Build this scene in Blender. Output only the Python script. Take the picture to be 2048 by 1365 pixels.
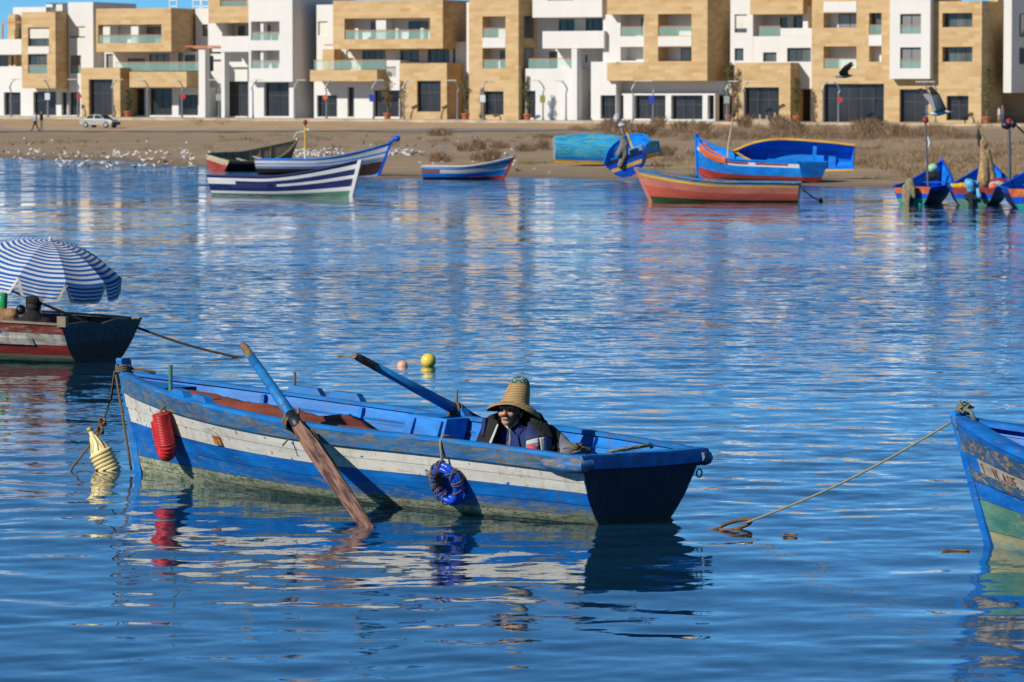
import bpy, bmesh, math, random
import numpy as np
from mathutils import Vector, Matrix, Euler, noise as mnoise

for _o in list(bpy.data.objects):
    bpy.data.objects.remove(_o, do_unlink=True)
scene = bpy.context.scene
COL = scene.collection
R = math.radians
random.seed(7)

# ------------------------------------------------------------------ camera, sky, sun, exposure
FPX, CX, CY, YH, CAMZ = 8000.0, 1024.0, 682.5, 205.0, 3.0
PITCH = math.atan((CY - YH) / FPX)
cam_data = bpy.data.cameras.new('camera')
cam = bpy.data.objects.new('camera', cam_data)
COL.objects.link(cam)
cam.location = (0, 0, CAMZ)
cam.rotation_euler = (math.pi / 2 - PITCH, 0, 0)
cam_data.sensor_width = 36.0
cam_data.lens = FPX / 2048.0 * 36.0
cam_data.clip_start = 0.5
cam_data.clip_end = 20000
cam_data.dof.use_dof = True
cam_data.dof.focus_distance = 30.0
cam_data.dof.aperture_fstop = 8.5
scene.camera = cam

SUN_EL = R(31)
SUN_AZ = math.atan2(-0.79, -0.613)         # clockwise from +Y
SUN_DIR = Vector((math.sin(SUN_AZ) * math.cos(SUN_EL), math.cos(SUN_AZ) * math.cos(SUN_EL), math.sin(SUN_EL)))
world = bpy.data.worlds.new('World')
scene.world = world
world.use_nodes = True
wn = world.node_tree.nodes
wn.clear()
sky = wn.new('ShaderNodeTexSky')
sky.sky_type = 'NISHITA'
sky.sun_disc = False
sky.sun_elevation = SUN_EL
sky.sun_rotation = SUN_AZ
sky.altitude = 8000
sky.air_density = 1.0
sky.dust_density = 0.0
sky.ozone_density = 3.5
bg = wn.new('ShaderNodeBackground')
bg.inputs['Strength'].default_value = 0.09
wo = wn.new('ShaderNodeOutputWorld')
tint = wn.new('ShaderNodeMix')
tint.data_type = 'RGBA'
tint.blend_type = 'MULTIPLY'
tint.inputs[0].default_value = 1.0
tint.inputs[7].default_value = (0.56, 0.95, 1.0, 1)
world.node_tree.links.new(sky.outputs[0], tint.inputs[6])
world.node_tree.links.new(tint.outputs[2], bg.inputs[0])
world.node_tree.links.new(bg.outputs[0], wo.inputs[0])

sun_data = bpy.data.lights.new('sun', 'SUN')
sun_data.energy = 4.0
sun_data.angle = R(0.53)
sun_data.color = (1.0, 0.93, 0.82)
sun = bpy.data.objects.new('sun', sun_data)
COL.objects.link(sun)
sun.rotation_euler = SUN_DIR.to_track_quat('Z', 'Y').to_euler()

scene.view_settings.view_transform = 'Standard'
scene.view_settings.look = 'None'
scene.view_settings.exposure = 0.22
scene.view_settings.gamma = 1.0
scene.view_settings.use_curve_mapping = False
scene.render.engine = 'CYCLES'
scene.cycles.max_bounces = 6
scene.cycles.use_denoising = True
scene.cycles.caustics_reflective = False
scene.cycles.caustics_refractive = False

# ------------------------------------------------------------------ helpers: rays of the photograph
def ray(px, py):
    a, b = (px - CX) / FPX, (CY - py) / FPX
    sp, cp = math.sin(PITCH), math.cos(PITCH)
    return Vector((a, cp + b * sp, -sp + b * cp))

def at_z(px, py, z=0.0):
    d = ray(px, py)
    k = (z - CAMZ) / d.z
    return Vector((d.x * k, d.y * k, z))

def at_y(px, py, Y):
    d = ray(px, py)
    k = Y / d.y
    return Vector((d.x * k, Y, CAMZ + d.z * k))

# ------------------------------------------------------------------ helpers: objects
def tag(o, label=None, cat=None, group=None, kind=None):
    if label: o['label'] = label
    if cat: o['category'] = cat
    if group: o['group'] = group
    if kind: o['kind'] = kind
    return o

def empty(name, loc=(0, 0, 0), rot=(0, 0, 0), label=None, cat=None, group=None):
    o = bpy.data.objects.new(name, None)
    COL.objects.link(o)
    o.location = loc
    o.rotation_euler = rot
    o.empty_display_size = 0.2
    return tag(o, label, cat, group)

def link_mesh(name, me, parent=None, loc=None):
    o = bpy.data.objects.new(name, me)
    COL.objects.link(o)
    if parent is not None:
        o.parent = parent
    if loc is not None:
        o.location = loc
    return o

def mk(name, verts, faces, mats, parent=None, smooth=False, mi=None, loc=None):
    me = bpy.data.meshes.new(name)
    me.from_pydata([tuple(v) for v in verts], [], faces)
    if not isinstance(mats, (list, tuple)):
        mats = [mats]
    for m in mats:
        me.materials.append(m)
    if mi is not None:
        me.polygons.foreach_set('material_index', list(mi))
    if smooth:
        me.polygons.foreach_set('use_smooth', [True] * len(me.polygons))
    me.update()
    return link_mesh(name, me, parent, loc)

class MB:
    """collects simple shapes into one mesh"""
    def __init__(self):
        self.v, self.f, self.m = [], [], []
    def add(self, vs, fs, mi=0):
        o = len(self.v)
        self.v += [tuple(v) for v in vs]
        self.f += [tuple(i + o for i in f) for f in fs]
        self.m += [mi] * len(fs)
        return self
    def box(self, a, b, mi=0, M=None):
        x0, y0, z0 = a
        x1, y1, z1 = b
        vs = [(x0, y0, z0), (x1, y0, z0), (x1, y1, z0), (x0, y1, z0), (x0, y0, z1), (x1, y0, z1), (x1, y1, z1), (x0, y1, z1)]
        if M is not None:
            vs = [M @ Vector(v) for v in vs]
        return self.add(vs, [(0, 3, 2, 1), (4, 5, 6, 7), (0, 1, 5, 4), (1, 2, 6, 5), (2, 3, 7, 6), (3, 0, 4, 7)], mi)
    def tube(self, pts, r, n=8, mi=0, caps=True):
        pts = [Vector(p) for p in pts]
        rs = r if isinstance(r, (list, tuple)) else [r] * len(pts)
        vs, fs = [], []
        up = None
        for i, p in enumerate(pts):
            d = (pts[min(i + 1, len(pts) - 1)] - pts[max(i - 1, 0)])
            if d.length < 1e-9: d = Vector((0, 0, 1))
            d.normalize()
            if up is None:
                up = Vector((0, 0, 1)) if abs(d.z) < 0.9 else Vector((1, 0, 0))
            a = d.cross(up)
            if a.length < 1e-6: a = d.cross(Vector((0, 1, 0)))
            a.normalize()
            b = a.cross(d).normalized()
            up = b
            for k in range(n):
                t = 2 * math.pi * k / n
                vs.append(p + (a * math.cos(t) + b * math.sin(t)) * rs[i])
        for i in range(len(pts) - 1):
            for k in range(n):
                fs.append((i * n + k, i * n + (k + 1) % n, (i + 1) * n + (k + 1) % n, (i + 1) * n + k))
        if caps:
            fs.append(tuple(reversed(range(n))))
            fs.append(tuple(range((len(pts) - 1) * n, len(pts) * n)))
        return self.add(vs, fs, mi)
    def lathe(self, prof, n=16, M=None, mi=0):
        """prof: (r, z) list"""
        vs, fs = [], []
        for r, z in prof:
            for k in range(n):
                t = 2 * math.pi * k / n
                v = Vector((r * math.cos(t), r * math.sin(t), z))
                vs.append(M @ v if M is not None else v)
        for i in range(len(prof) - 1):
            for k in range(n):
                fs.append((i * n + k, i * n + (k + 1) % n, (i + 1) * n + (k + 1) % n, (i + 1) * n + k))
        fs.append(tuple(reversed(range(n))))
        fs.append(tuple(range((len(prof) - 1) * n, len(prof) * n)))
        return self.add(vs, fs, mi)
    def ball(self, c, r, n=12, mi=0):
        rx, ry, rz = r if isinstance(r, (list, tuple)) else (r, r, r)
        m = max(4, n // 2)
        vs, fs = [], []
        for i in range(m + 1):
            a = math.pi * i / m
            for k in range(n):
                t = 2 * math.pi * k / n
                vs.append((c[0] + rx * math.sin(a) * math.cos(t), c[1] + ry * math.sin(a) * math.sin(t), c[2] + rz * math.cos(a)))
        for i in range(m):
            for k in range(n):
                fs.append((i * n + k, (i + 1) * n + k, (i + 1) * n + (k + 1) % n, i * n + (k + 1) % n))
        return self.add(vs, fs, mi)
    def build(self, name, mats, parent=None, smooth=False, loc=None):
        return mk(name, self.v, self.f, mats, parent, smooth, self.m, loc)

def smooth_by_angle(o, ang=40):
    me = o.data
    bm = bmesh.new()
    bm.from_mesh(me)
    for f in bm.faces: f.smooth = True
    for e in bm.edges:
        if len(e.link_faces) == 2 and e.calc_face_angle(0) > R(ang):
            e.smooth = False
    bm.to_mesh(me)
    bm.free()
    return o

def blob(name, caps, mats, parent=None, voxel=0.012, loc=None, iters=4, paintfn=None):
    """one continuous skin grown over tapered capsules ((p0, r0), (p1, r1))"""
    mb = MB()
    for (p0, r0), (p1, r1) in caps:
        p0, p1 = Vector(p0), Vector(p1)
        n = max(2, int((p1 - p0).length / max(0.35 * min(r0, r1), 1e-3)) + 1)
        for i in range(n + 1):
            t = i / n
            mb.ball(p0.lerp(p1, t), r0 + (r1 - r0) * t, 12)
    me = bpy.data.meshes.new(name + '_seed')
    me.from_pydata(mb.v, [], mb.f)
    tmp = bpy.data.objects.new('seed', me)
    COL.objects.link(tmp)
    md = tmp.modifiers.new('r', 'REMESH')
    md.mode = 'VOXEL'
    md.voxel_size = voxel
    sm = tmp.modifiers.new('s', 'SMOOTH')
    sm.iterations = iters
    sm.factor = 0.5
    dg = bpy.context.evaluated_depsgraph_get()
    dg.update()
    out = bpy.data.meshes.new_from_object(tmp.evaluated_get(dg))
    bpy.data.objects.remove(tmp, do_unlink=True)
    out.name = name
    out.materials.clear()
    for m in (mats if isinstance(mats, (list, tuple)) else [mats]):
        out.materials.append(m)
    out.polygons.foreach_set('use_smooth', [True] * len(out.polygons))
    if paintfn:
        out.polygons.foreach_set('material_index', [paintfn(p.center) for p in out.polygons])
    return link_mesh(name, out, parent, loc)

# ------------------------------------------------------------------ materials
class NT:
    def __init__(self, name):
        self.mat = bpy.data.materials.new(name)
        self.mat.use_nodes = True
        self.t = self.mat.node_tree
        self.t.nodes.clear()
        self.out = self.n('ShaderNodeOutputMaterial')
        self.p = self.n('ShaderNodeBsdfPrincipled')
        self.l(self.p.outputs[0], self.out.inputs[0])
    def n(self, typ, **kw):
        nd = self.t.nodes.new(typ)
        for k, v in kw.items(): setattr(nd, k, v)
        return nd
    def l(self, a, b): self.t.links.new(a, b)
    def put(self, sock, v):
        if isinstance(v, bpy.types.NodeSocket): self.l(v, sock)
        else: sock.default_value = v
    def coords(self, scale=(1, 1, 1), kind='Object', rot=(0, 0, 0)):
        tc = self.n('ShaderNodeTexCoord')
        mp = self.n('ShaderNodeMapping')
        mp.inputs['Scale'].default_value = scale
        mp.inputs['Rotation'].default_value = rot
        self.l(tc.outputs[kind], mp.inputs['Vector'])
        return mp.outputs[0]
    def noise(self, vec, scale, detail=4, rough=0.55, dist=0.0):
        nd = self.n('ShaderNodeTexNoise')
        self.l(vec, nd.inputs['Vector'])
        nd.inputs['Scale'].default_value = scale
        nd.inputs['Detail'].default_value = detail
        nd.inputs['Roughness'].default_value = rough
        nd.inputs['Distortion'].default_value = dist
        return nd.outputs['Fac']
    def ramp(self, fac, a, b, lo=0.0, hi=1.0):
        nd = self.n('ShaderNodeMapRange')
        nd.clamp = True
        self.l(fac, nd.inputs['Value'])
        nd.inputs['From Min'].default_value = a
        nd.inputs['From Max'].default_value = b
        nd.inputs['To Min'].default_value = lo
        nd.inputs['To Max'].default_value = hi
        return nd.outputs[0]
    def math(self, op, a, b=0.0):
        nd = self.n('ShaderNodeMath', operation=op)
        self.put(nd.inputs[0], a)
        self.put(nd.inputs[1], b)
        return nd.outputs[0]
    def mix(self, fac, a, b, mode='MIX'):
        nd = self.n('ShaderNodeMix', data_type='RGBA', blend_type=mode)
        self.put(nd.inputs[0], fac)
        for s, v in ((nd.inputs[6], a), (nd.inputs[7], b)):
            if isinstance(v, bpy.types.NodeSocket): self.l(v, s)
            else: s.default_value = (v[0], v[1], v[2], 1)
        return nd.outputs[2]
    def bump(self, h, strength=0.3, dist=0.01, normal=None):
        nd = self.n('ShaderNodeBump')
        nd.inputs['Strength'].default_value = strength
        nd.inputs['Distance'].default_value = dist
        self.l(h, nd.inputs['Height'])
        if normal is not None: self.l(normal, nd.inputs['Normal'])
        self.l(nd.outputs[0], self.p.inputs['Normal'])
        return nd.outputs[0]

_MC = {}
def plain(name, col, rough=0.6, var=0.18, scale=6.0, bump=0.15, metal=0.0, spec=0.5, bdist=0.01, stretch=(1, 1, 1)):
    if name in _MC: return _MC[name]
    t = NT(name)
    v = t.coords(stretch)
    n = t.noise(v, scale, 5, 0.6)
    dark = [c * (1 - var) for c in col]
    lite = [min(1, c * (1 + var)) for c in col]
    c = t.mix(t.ramp(n, 0.35, 0.65), dark, lite)
    t.l(c, t.p.inputs['Base Color'])
    t.p.inputs['Roughness'].default_value = rough
    t.p.inputs['Metallic'].default_value = metal
    t.p.inputs['Specular IOR Level'].default_value = spec
    if bump > 0:
        t.bump(t.noise(v, scale * 4, 4, 0.6), bump, bdist)
    _MC[name] = t.mat
    return t.mat

def paint(name, col, wear=0.15, wearcol=(0.23, 0.18, 0.12), col2=None, rust=0.0, algae=None, chips=0.05, chipcol=(0.12, 0.1, 0.08),
          rough=0.5, var=0.25, stretch=(0.9, 4, 5), spots=None, far=False, soft=0.06, grime=0.0, grimecol=(0.10, 0.085, 0.06), scratch=0.0, scratchcol=(0.5, 0.5, 0.45)):
    """weathered boat paint over wood: tonal drift, worn-through patches, chips, rust, weed at the waterline (boat-local height)"""
    if name in _MC: return _MC[name]
    t = NT(name)
    v = t.coords(stretch)
    vi = t.coords((1, 1, 1))
    k = 0.5 if far else 1.0
    a = [c * (1 - var) for c in col]
    b = col2 or [min(1, c * (1 + var)) for c in col]
    n1 = t.noise(v, 2.2 * k, 5, 0.6)
    c = t.mix(t.ramp(n1, 0.36, 0.64), a, b)
    n2 = t.noise(v, 5.0 * k, 8, 0.72, 0.4)
    th = 0.5 + (0.5 - wear) * 0.36
    m2 = t.ramp(n2, th - soft * 0.5, th + soft)
    wc = t.mix(t.ramp(t.noise(v, 9, 4), 0.4, 0.6), [x * 0.7 for x in wearcol], [min(1, x * 1.25) for x in wearcol])
    c = t.mix(m2, c, wc)
    n3 = t.noise(t.coords((1, 2.2, 2.2)), 26 * k, 5, 0.65)
    if grime:                                   # runs and smears down the planks
        gr = t.math('MULTIPLY', t.ramp(t.noise(t.coords((7, 7, 1.1)), 2.0, 5, 0.65, 0.3), 0.48, 0.66), t.ramp(t.noise(vi, 1.6, 3, 0.5), 0.35, 0.6))
        c = t.mix(t.math('MULTIPLY', gr, grime), c, grimecol)
    if scratch:                                 # rubbed lengthwise by ropes and other boats
        sc = t.ramp(t.noise(t.coords((1.2, 3, 26)), 2.5, 4, 0.7), 0.60, 0.68)
        c = t.mix(t.math('MULTIPLY', sc, scratch), c, scratchcol)
    if spots:                                   # small touches of another paint
        sp = t.noise(vi, 17, 3, 0.5)
        c = t.mix(t.ramp(sp, 0.67, 0.70), c, spots)
    if chips:
        th3 = 0.5 + (0.5 - chips) * 0.4
        c = t.mix(t.ramp(n3, th3, th3 + 0.03), c, chipcol)
    if rust:
        vo = t.n('ShaderNodeTexVoronoi')
        t.l(t.coords((2.4, 2.4, 1.5)), vo.inputs['Vector'])
        vo.inputs['Scale'].default_value = 3.6
        d = t.math('ADD', vo.outputs['Distance'], t.math('MULTIPLY', t.noise(vi, 30, 3), 0.12))
        c = t.mix(t.ramp(d, 0.10 + 0.05 * rust, 0.15 + 0.06 * rust, 0.95, 0.0), c, (0.33, 0.10, 0.02))
    if algae is not None:
        lo, hi, gc = algae
        sep = t.n('ShaderNodeSeparateXYZ')
        t.l(vi, sep.inputs[0])
        z = t.math('ADD', sep.outputs['Z'], t.math('MULTIPLY', t.math('SUBTRACT', t.noise(t.coords((1.6, 1.6, 6)), 4, 6, 0.7), 0.5), 0.30))
        c = t.mix(t.ramp(z, lo, hi, 1.0, 0.0), c, gc)
    t.l(c, t.p.inputs['Base Color'])
    t.l(t.ramp(m2, 0, 1, rough, 0.85), t.p.inputs['Roughness'])
    t.p.inputs['Specular IOR Level'].default_value = 0.35
    h = t.math('ADD', t.math('MULTIPLY', n2, 0.6), t.math('MULTIPLY', n3, 0.4))
    t.bump(h, 0.35, 0.012 if not far else 0.02)
    _MC[name] = t.mat
    return t.mat

def wood(name, c1, c2, scale=3.0, stretch=(1, 10, 10), rough=0.75):
    if name in _MC: return _MC[name]
    t = NT(name)
    v = t.coords(stretch)
    n = t.noise(v, scale, 6, 0.65, 0.6)
    t.l(t.mix(t.ramp(n, 0.41, 0.59), c1, c2), t.p.inputs['Base Color'])
    t.p.inputs['Roughness'].default_value = rough
    t.bump(n, 0.5, 0.01)
    _MC[name] = t.mat
    return t.mat

def rope_mat(name, c1, c2):
    if name in _MC: return _MC[name]
    t = NT(name)
    w = t.n('ShaderNodeTexWave')
    t.l(t.coords((1, 1, 1)), w.inputs['Vector'])
    w.inputs['Scale'].default_value = 40
    w.inputs['Distortion'].default_value = 3
    t.l(t.mix(w.outputs['Fac'], c1, c2), t.p.inputs['Base Color'])
    t.p.inputs['Roughness'].default_value = 0.9
    t.bump(w.outputs['Fac'], 0.6, 0.006)
    _MC[name] = t.mat
    return t.mat

# ------------------------------------------------------------------ water
def smoothstep(a, b, x):
    t = np.clip((x - a) / (b - a), 0, 1)
    return t * t * (3 - 2 * t)

def build_water():
    ys = [15.0]
    while ys[-1] < 135: ys.append(ys[-1] * 1.00225)
    ys = np.array([-2000, -400, -60, 0, 10, 13] + ys + [150, 175, 200, 240, 300])
    core = np.linspace(-1, 1, 380)
    us = np.concatenate([[-60, -15, -4, -1.8, -1.3], core, [1.3, 1.8, 4, 15, 60]])
    Y, U = np.meshgrid(ys, us, indexing='ij')
    half = 0.155 * np.maximum(Y, 15) + 1.2
    X = U * half
    dY = np.gradient(ys)[:, None] * np.ones_like(U)
    dX = half * (2 / 379)
    rng = np.random.default_rng(11)
    Z = np.zeros_like(X)
    # gentle patches of wind
    def patch(x, y):
        s = np.zeros_like(x)
        for k in range(9):
            a = rng.uniform(0, 2 * np.pi)
            lam = rng.uniform(5, 16)
            s += np.sin(2 * np.pi * (x * math.cos(a) * 0.5 + y * math.sin(a)) / lam + rng.uniform(0, 6.28))
        return s / 3.0
    wind = 0.85 + 0.25 * np.clip(patch(X, Y), -1.6, 1.6)
    calm = 0.92 - 0.30 * smoothstep(30, 60, Y)
    N = 90
    for i in range(N):
        lam = 0.20 * (2.6 / 0.20) ** (rng.uniform(0, 1) ** 0.9)
        ang = math.pi / 2 + rng.normal(0, 0.85)
        k = 2 * math.pi / lam
        slope = 0.0060 * (0.6 if lam > 1.0 else 1.0) * (0.7 if lam < 0.35 else 1.0)
        amp = slope / k
        res = np.maximum(dY * abs(math.sin(ang)), dX * abs(math.cos(ang)))
        fade = smoothstep(2.5, 5.0, lam / np.maximum(res, 1e-6))
        ph = k * (X * math.cos(ang) + Y * math.sin(ang)) + rng.uniform(0, 6.28)
        g = wind if lam < 0.9 else 1.0
        Z += amp * fade * np.sin(ph + 0.35 * np.sin(ph * 0.31 + 1.7 * i)) * g * calm
    edge = smoothstep(1.0, 0.97, np.abs(U)) * smoothstep(14, 16, Y) * smoothstep(130, 110, Y)
    Z *= edge
    ny, nx = X.shape
    verts = np.stack([X, Y, Z], -1).reshape(-1, 3)
    idx = np.arange(ny * nx).reshape(ny, nx)
    quads = np.stack([idx[:-1, :-1], idx[:-1, 1:], idx[1:, 1:], idx[1:, :-1]], -1).reshape(-1, 4)
    me = bpy.data.meshes.new('water')
    me.vertices.add(len(verts))
    me.vertices.foreach_set('co', verts.astype(np.float32).ravel())
    me.loops.add(quads.size)
    me.loops.foreach_set('vertex_index', quads.astype(np.int32).ravel())
    me.polygons.add(len(quads))
    me.polygons.foreach_set('loop_start', np.arange(0, quads.size, 4, dtype=np.int32))
    me.polygons.foreach_set('use_smooth', np.ones(len(quads), dtype=bool))
    me.update()
    me.validate()
    t = NT('water_surface')
    t.p.inputs['Base Color'].default_value = (0.005, 0.055, 0.12, 1)
    t.p.inputs['Roughness'].default_value = 0.03
    t.p.inputs['IOR'].default_value = 1.333
    # fine ripples tilt the normal directly, so they hold at any distance
    pos = t.n('ShaderNodeNewGeometry')
    sep = t.n('ShaderNodeSeparateXYZ')
    t.l(pos.outputs['Position'], sep.inputs[0])
    def tilt(scale, sc, ax, ay, fac):
        nd = t.n('ShaderNodeTexNoise')
        t.l(t.coords(scale), nd.inputs['Vector'])
        nd.inputs['Scale'].default_value = sc
        nd.inputs['Detail'].default_value = 2.0
        nd.inputs['Roughness'].default_value = 0.55
        sub = t.n('ShaderNodeVectorMath', operation='SUBTRACT')
        t.l(nd.outputs['Color'], sub.inputs[0])
        sub.inputs[1].default_value = (0.5, 0.5, 0.5)
        mul = t.n('ShaderNodeVectorMath', operation='MULTIPLY')
        t.l(sub.outputs[0], mul.inputs[0])
        mul.inputs[1].default_value = (ax, ay, 0)
        scn = t.n('ShaderNodeVectorMath', operation='SCALE')
        t.l(mul.outputs[0], scn.inputs[0])
        t.l(fac, scn.inputs['Scale'])
        return scn.outputs[0]
    wp = t.ramp(t.noise(t.coords((0.012, 0.055, 1)), 1.0, 3, 0.5), 0.38, 0.62, 0.55, 1.45)
    # a gust ruffles the water across the middle of the harbour
    yy = t.math('ADD', sep.outputs['Y'], t.math('MULTIPLY', t.math('SUBTRACT', t.noise(t.coords((0.05, 0.07, 1)), 1.0, 4, 0.6), 0.5), 46.0))
    gust = t.math('MULTIPLY', t.ramp(yy, 42, 54), t.ramp(yy, 84, 68))
    wp = t.math('MULTIPLY', wp, t.ramp(gust, 0, 1, 1.0, 2.1))
    nearf = t.math('MULTIPLY', t.ramp(sep.outputs['Y'], 26, 60, 0.22, 1.0), wp)
    farf = t.math('MULTIPLY', t.ramp(sep.outputs['Y'], 55, 120), wp)
    t1 = tilt((0.9, 1.7, 1), 3.0, 0.13, 0.23, nearf)
    t2 = tilt((1.0, 1.8, 1), 9.0, 0.10, 0.17, nearf)
    t3 = tilt((0.35, 1.0, 1), 1.0, 0.14, 0.34, farf)
    t4 = tilt((0.5, 1.2, 1), 2.0, 0.22, 0.62, t.ramp(sep.outputs['Y'], 122, 142))
    vec = pos.outputs['Normal']
    # on ruffled water seen this low the facets turned to the shore hide behind those turned to the viewer
    bias = t.n('ShaderNodeVectorMath', operation='SCALE')
    bias.inputs[0].default_value = (0, -1, 0)
    t.l(t.math('ADD', t.math('MULTIPLY', t.ramp(yy, 120, 142), 0.050), t.math('MULTIPLY', gust, 0.013)), bias.inputs['Scale'])
    t5 = bias.outputs[0]
    for q in (t1, t2, t3, t4, t5):
        ad = t.n('ShaderNodeVectorMath', operation='ADD')
        t.l(vec, ad.inputs[0]); t.l(q, ad.inputs[1])
        vec = ad.outputs[0]
    nm = t.n('ShaderNodeVectorMath', operation='NORMALIZE')
    t.l(vec, nm.inputs[0])
    t.l(nm.outputs[0], t.p.inputs['Normal'])
    t.p.inputs['Coat Weight'].default_value = 1.0
    t.p.inputs['Coat IOR'].default_value = 1.333
    t.p.inputs['Coat Roughness'].default_value = 0.03
    t.l(nm.outputs[0], t.p.inputs['Coat Normal'])
    me.materials.append(t.mat)
    o = link_mesh('water', me)
    tag(o, kind='structure')
    o['label'] = 'rippled blue harbour water reflecting boats and houses'
    return o
build_water()

# ------------------------------------------------------------------ ground
PHI = R(25)
SHORE_PX = [(-400, 312), (0, 317), (120, 318), (250, 322), (400, 336), (520, 344), (640, 350), (760, 358), (860, 355), (1040, 356), (1200, 360), (1330, 362), (1500, 366), (1740, 374), (1800, 377), (2100, 380), (2500, 384)]
_sx, _sy = [], []
for _p in SHORE_PX:
    _w = at_z(_p[0], _p[1], 0.0)
    _sx.append(_w.x); _sy.append(_w.y)
_sx, _sy = np.array(_sx), np.array(_sy)
def shore_y(x): return np.interp(x, _sx, _sy)
def fac_y(x): return 400.0 - np.asarray(x) * math.tan(PHI)
def pave_z(x): return np.interp(x, [-60, 55], [1.58, 0.98])
def ground_z(x, y, rough=True):
    x = np.asarray(x, float); y = np.asarray(y, float)
    sh = shore_y(x) + 1.6 * np.sin(x * 0.35) + 0.9 * np.sin(x * 0.9 + 1)
    d = y - sh
    front = np.minimum(fac_y(np.clip(x, -70, 60)) - 9.0, 412)
    span = np.maximum(front - sh, 20)
    u = d / span
    pz = pave_z(x)
    z = np.where(d < 0, np.maximum(d * 0.05, -1.5), 0)
    prof = np.interp(u, [0, 0.04, 0.15, 0.55, 0.78, 0.93, 1.0, 1.001], [0, 0.10, 0.20, 0.42, 0.50, 0.85, 1.0, 1.0])
    prof = np.where(u > 0.55, 0.42 + (pz - 0.25 - 0.42) * (prof - 0.42) / 0.58, prof)
    z = np.where(d >= 0, prof, z)
    # a low mud bank awash on the left
    bar = 0.16 * np.exp(-((y - 190 - 0.04 * x) / 1.7) ** 2) * smoothstep(-24.5, -20, x) * smoothstep(-14, -17, x)
    z = np.where(d < 2, np.maximum(z, -0.09 + bar) if True else z, z)
    z = np.where(d < -1.5, z - smoothstep(-1.5, -6, d) * 0.0, z)
    if rough:
        z = z + np.where(d > 3, 0.035 * np.sin(x * 1.3 + 0.4 * y) * np.sin(y * 0.45 + 0.3 * x) + 0.03 * np.sin(x * 0.31) * np.sin(0.21 * y), 0)
    return z

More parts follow.
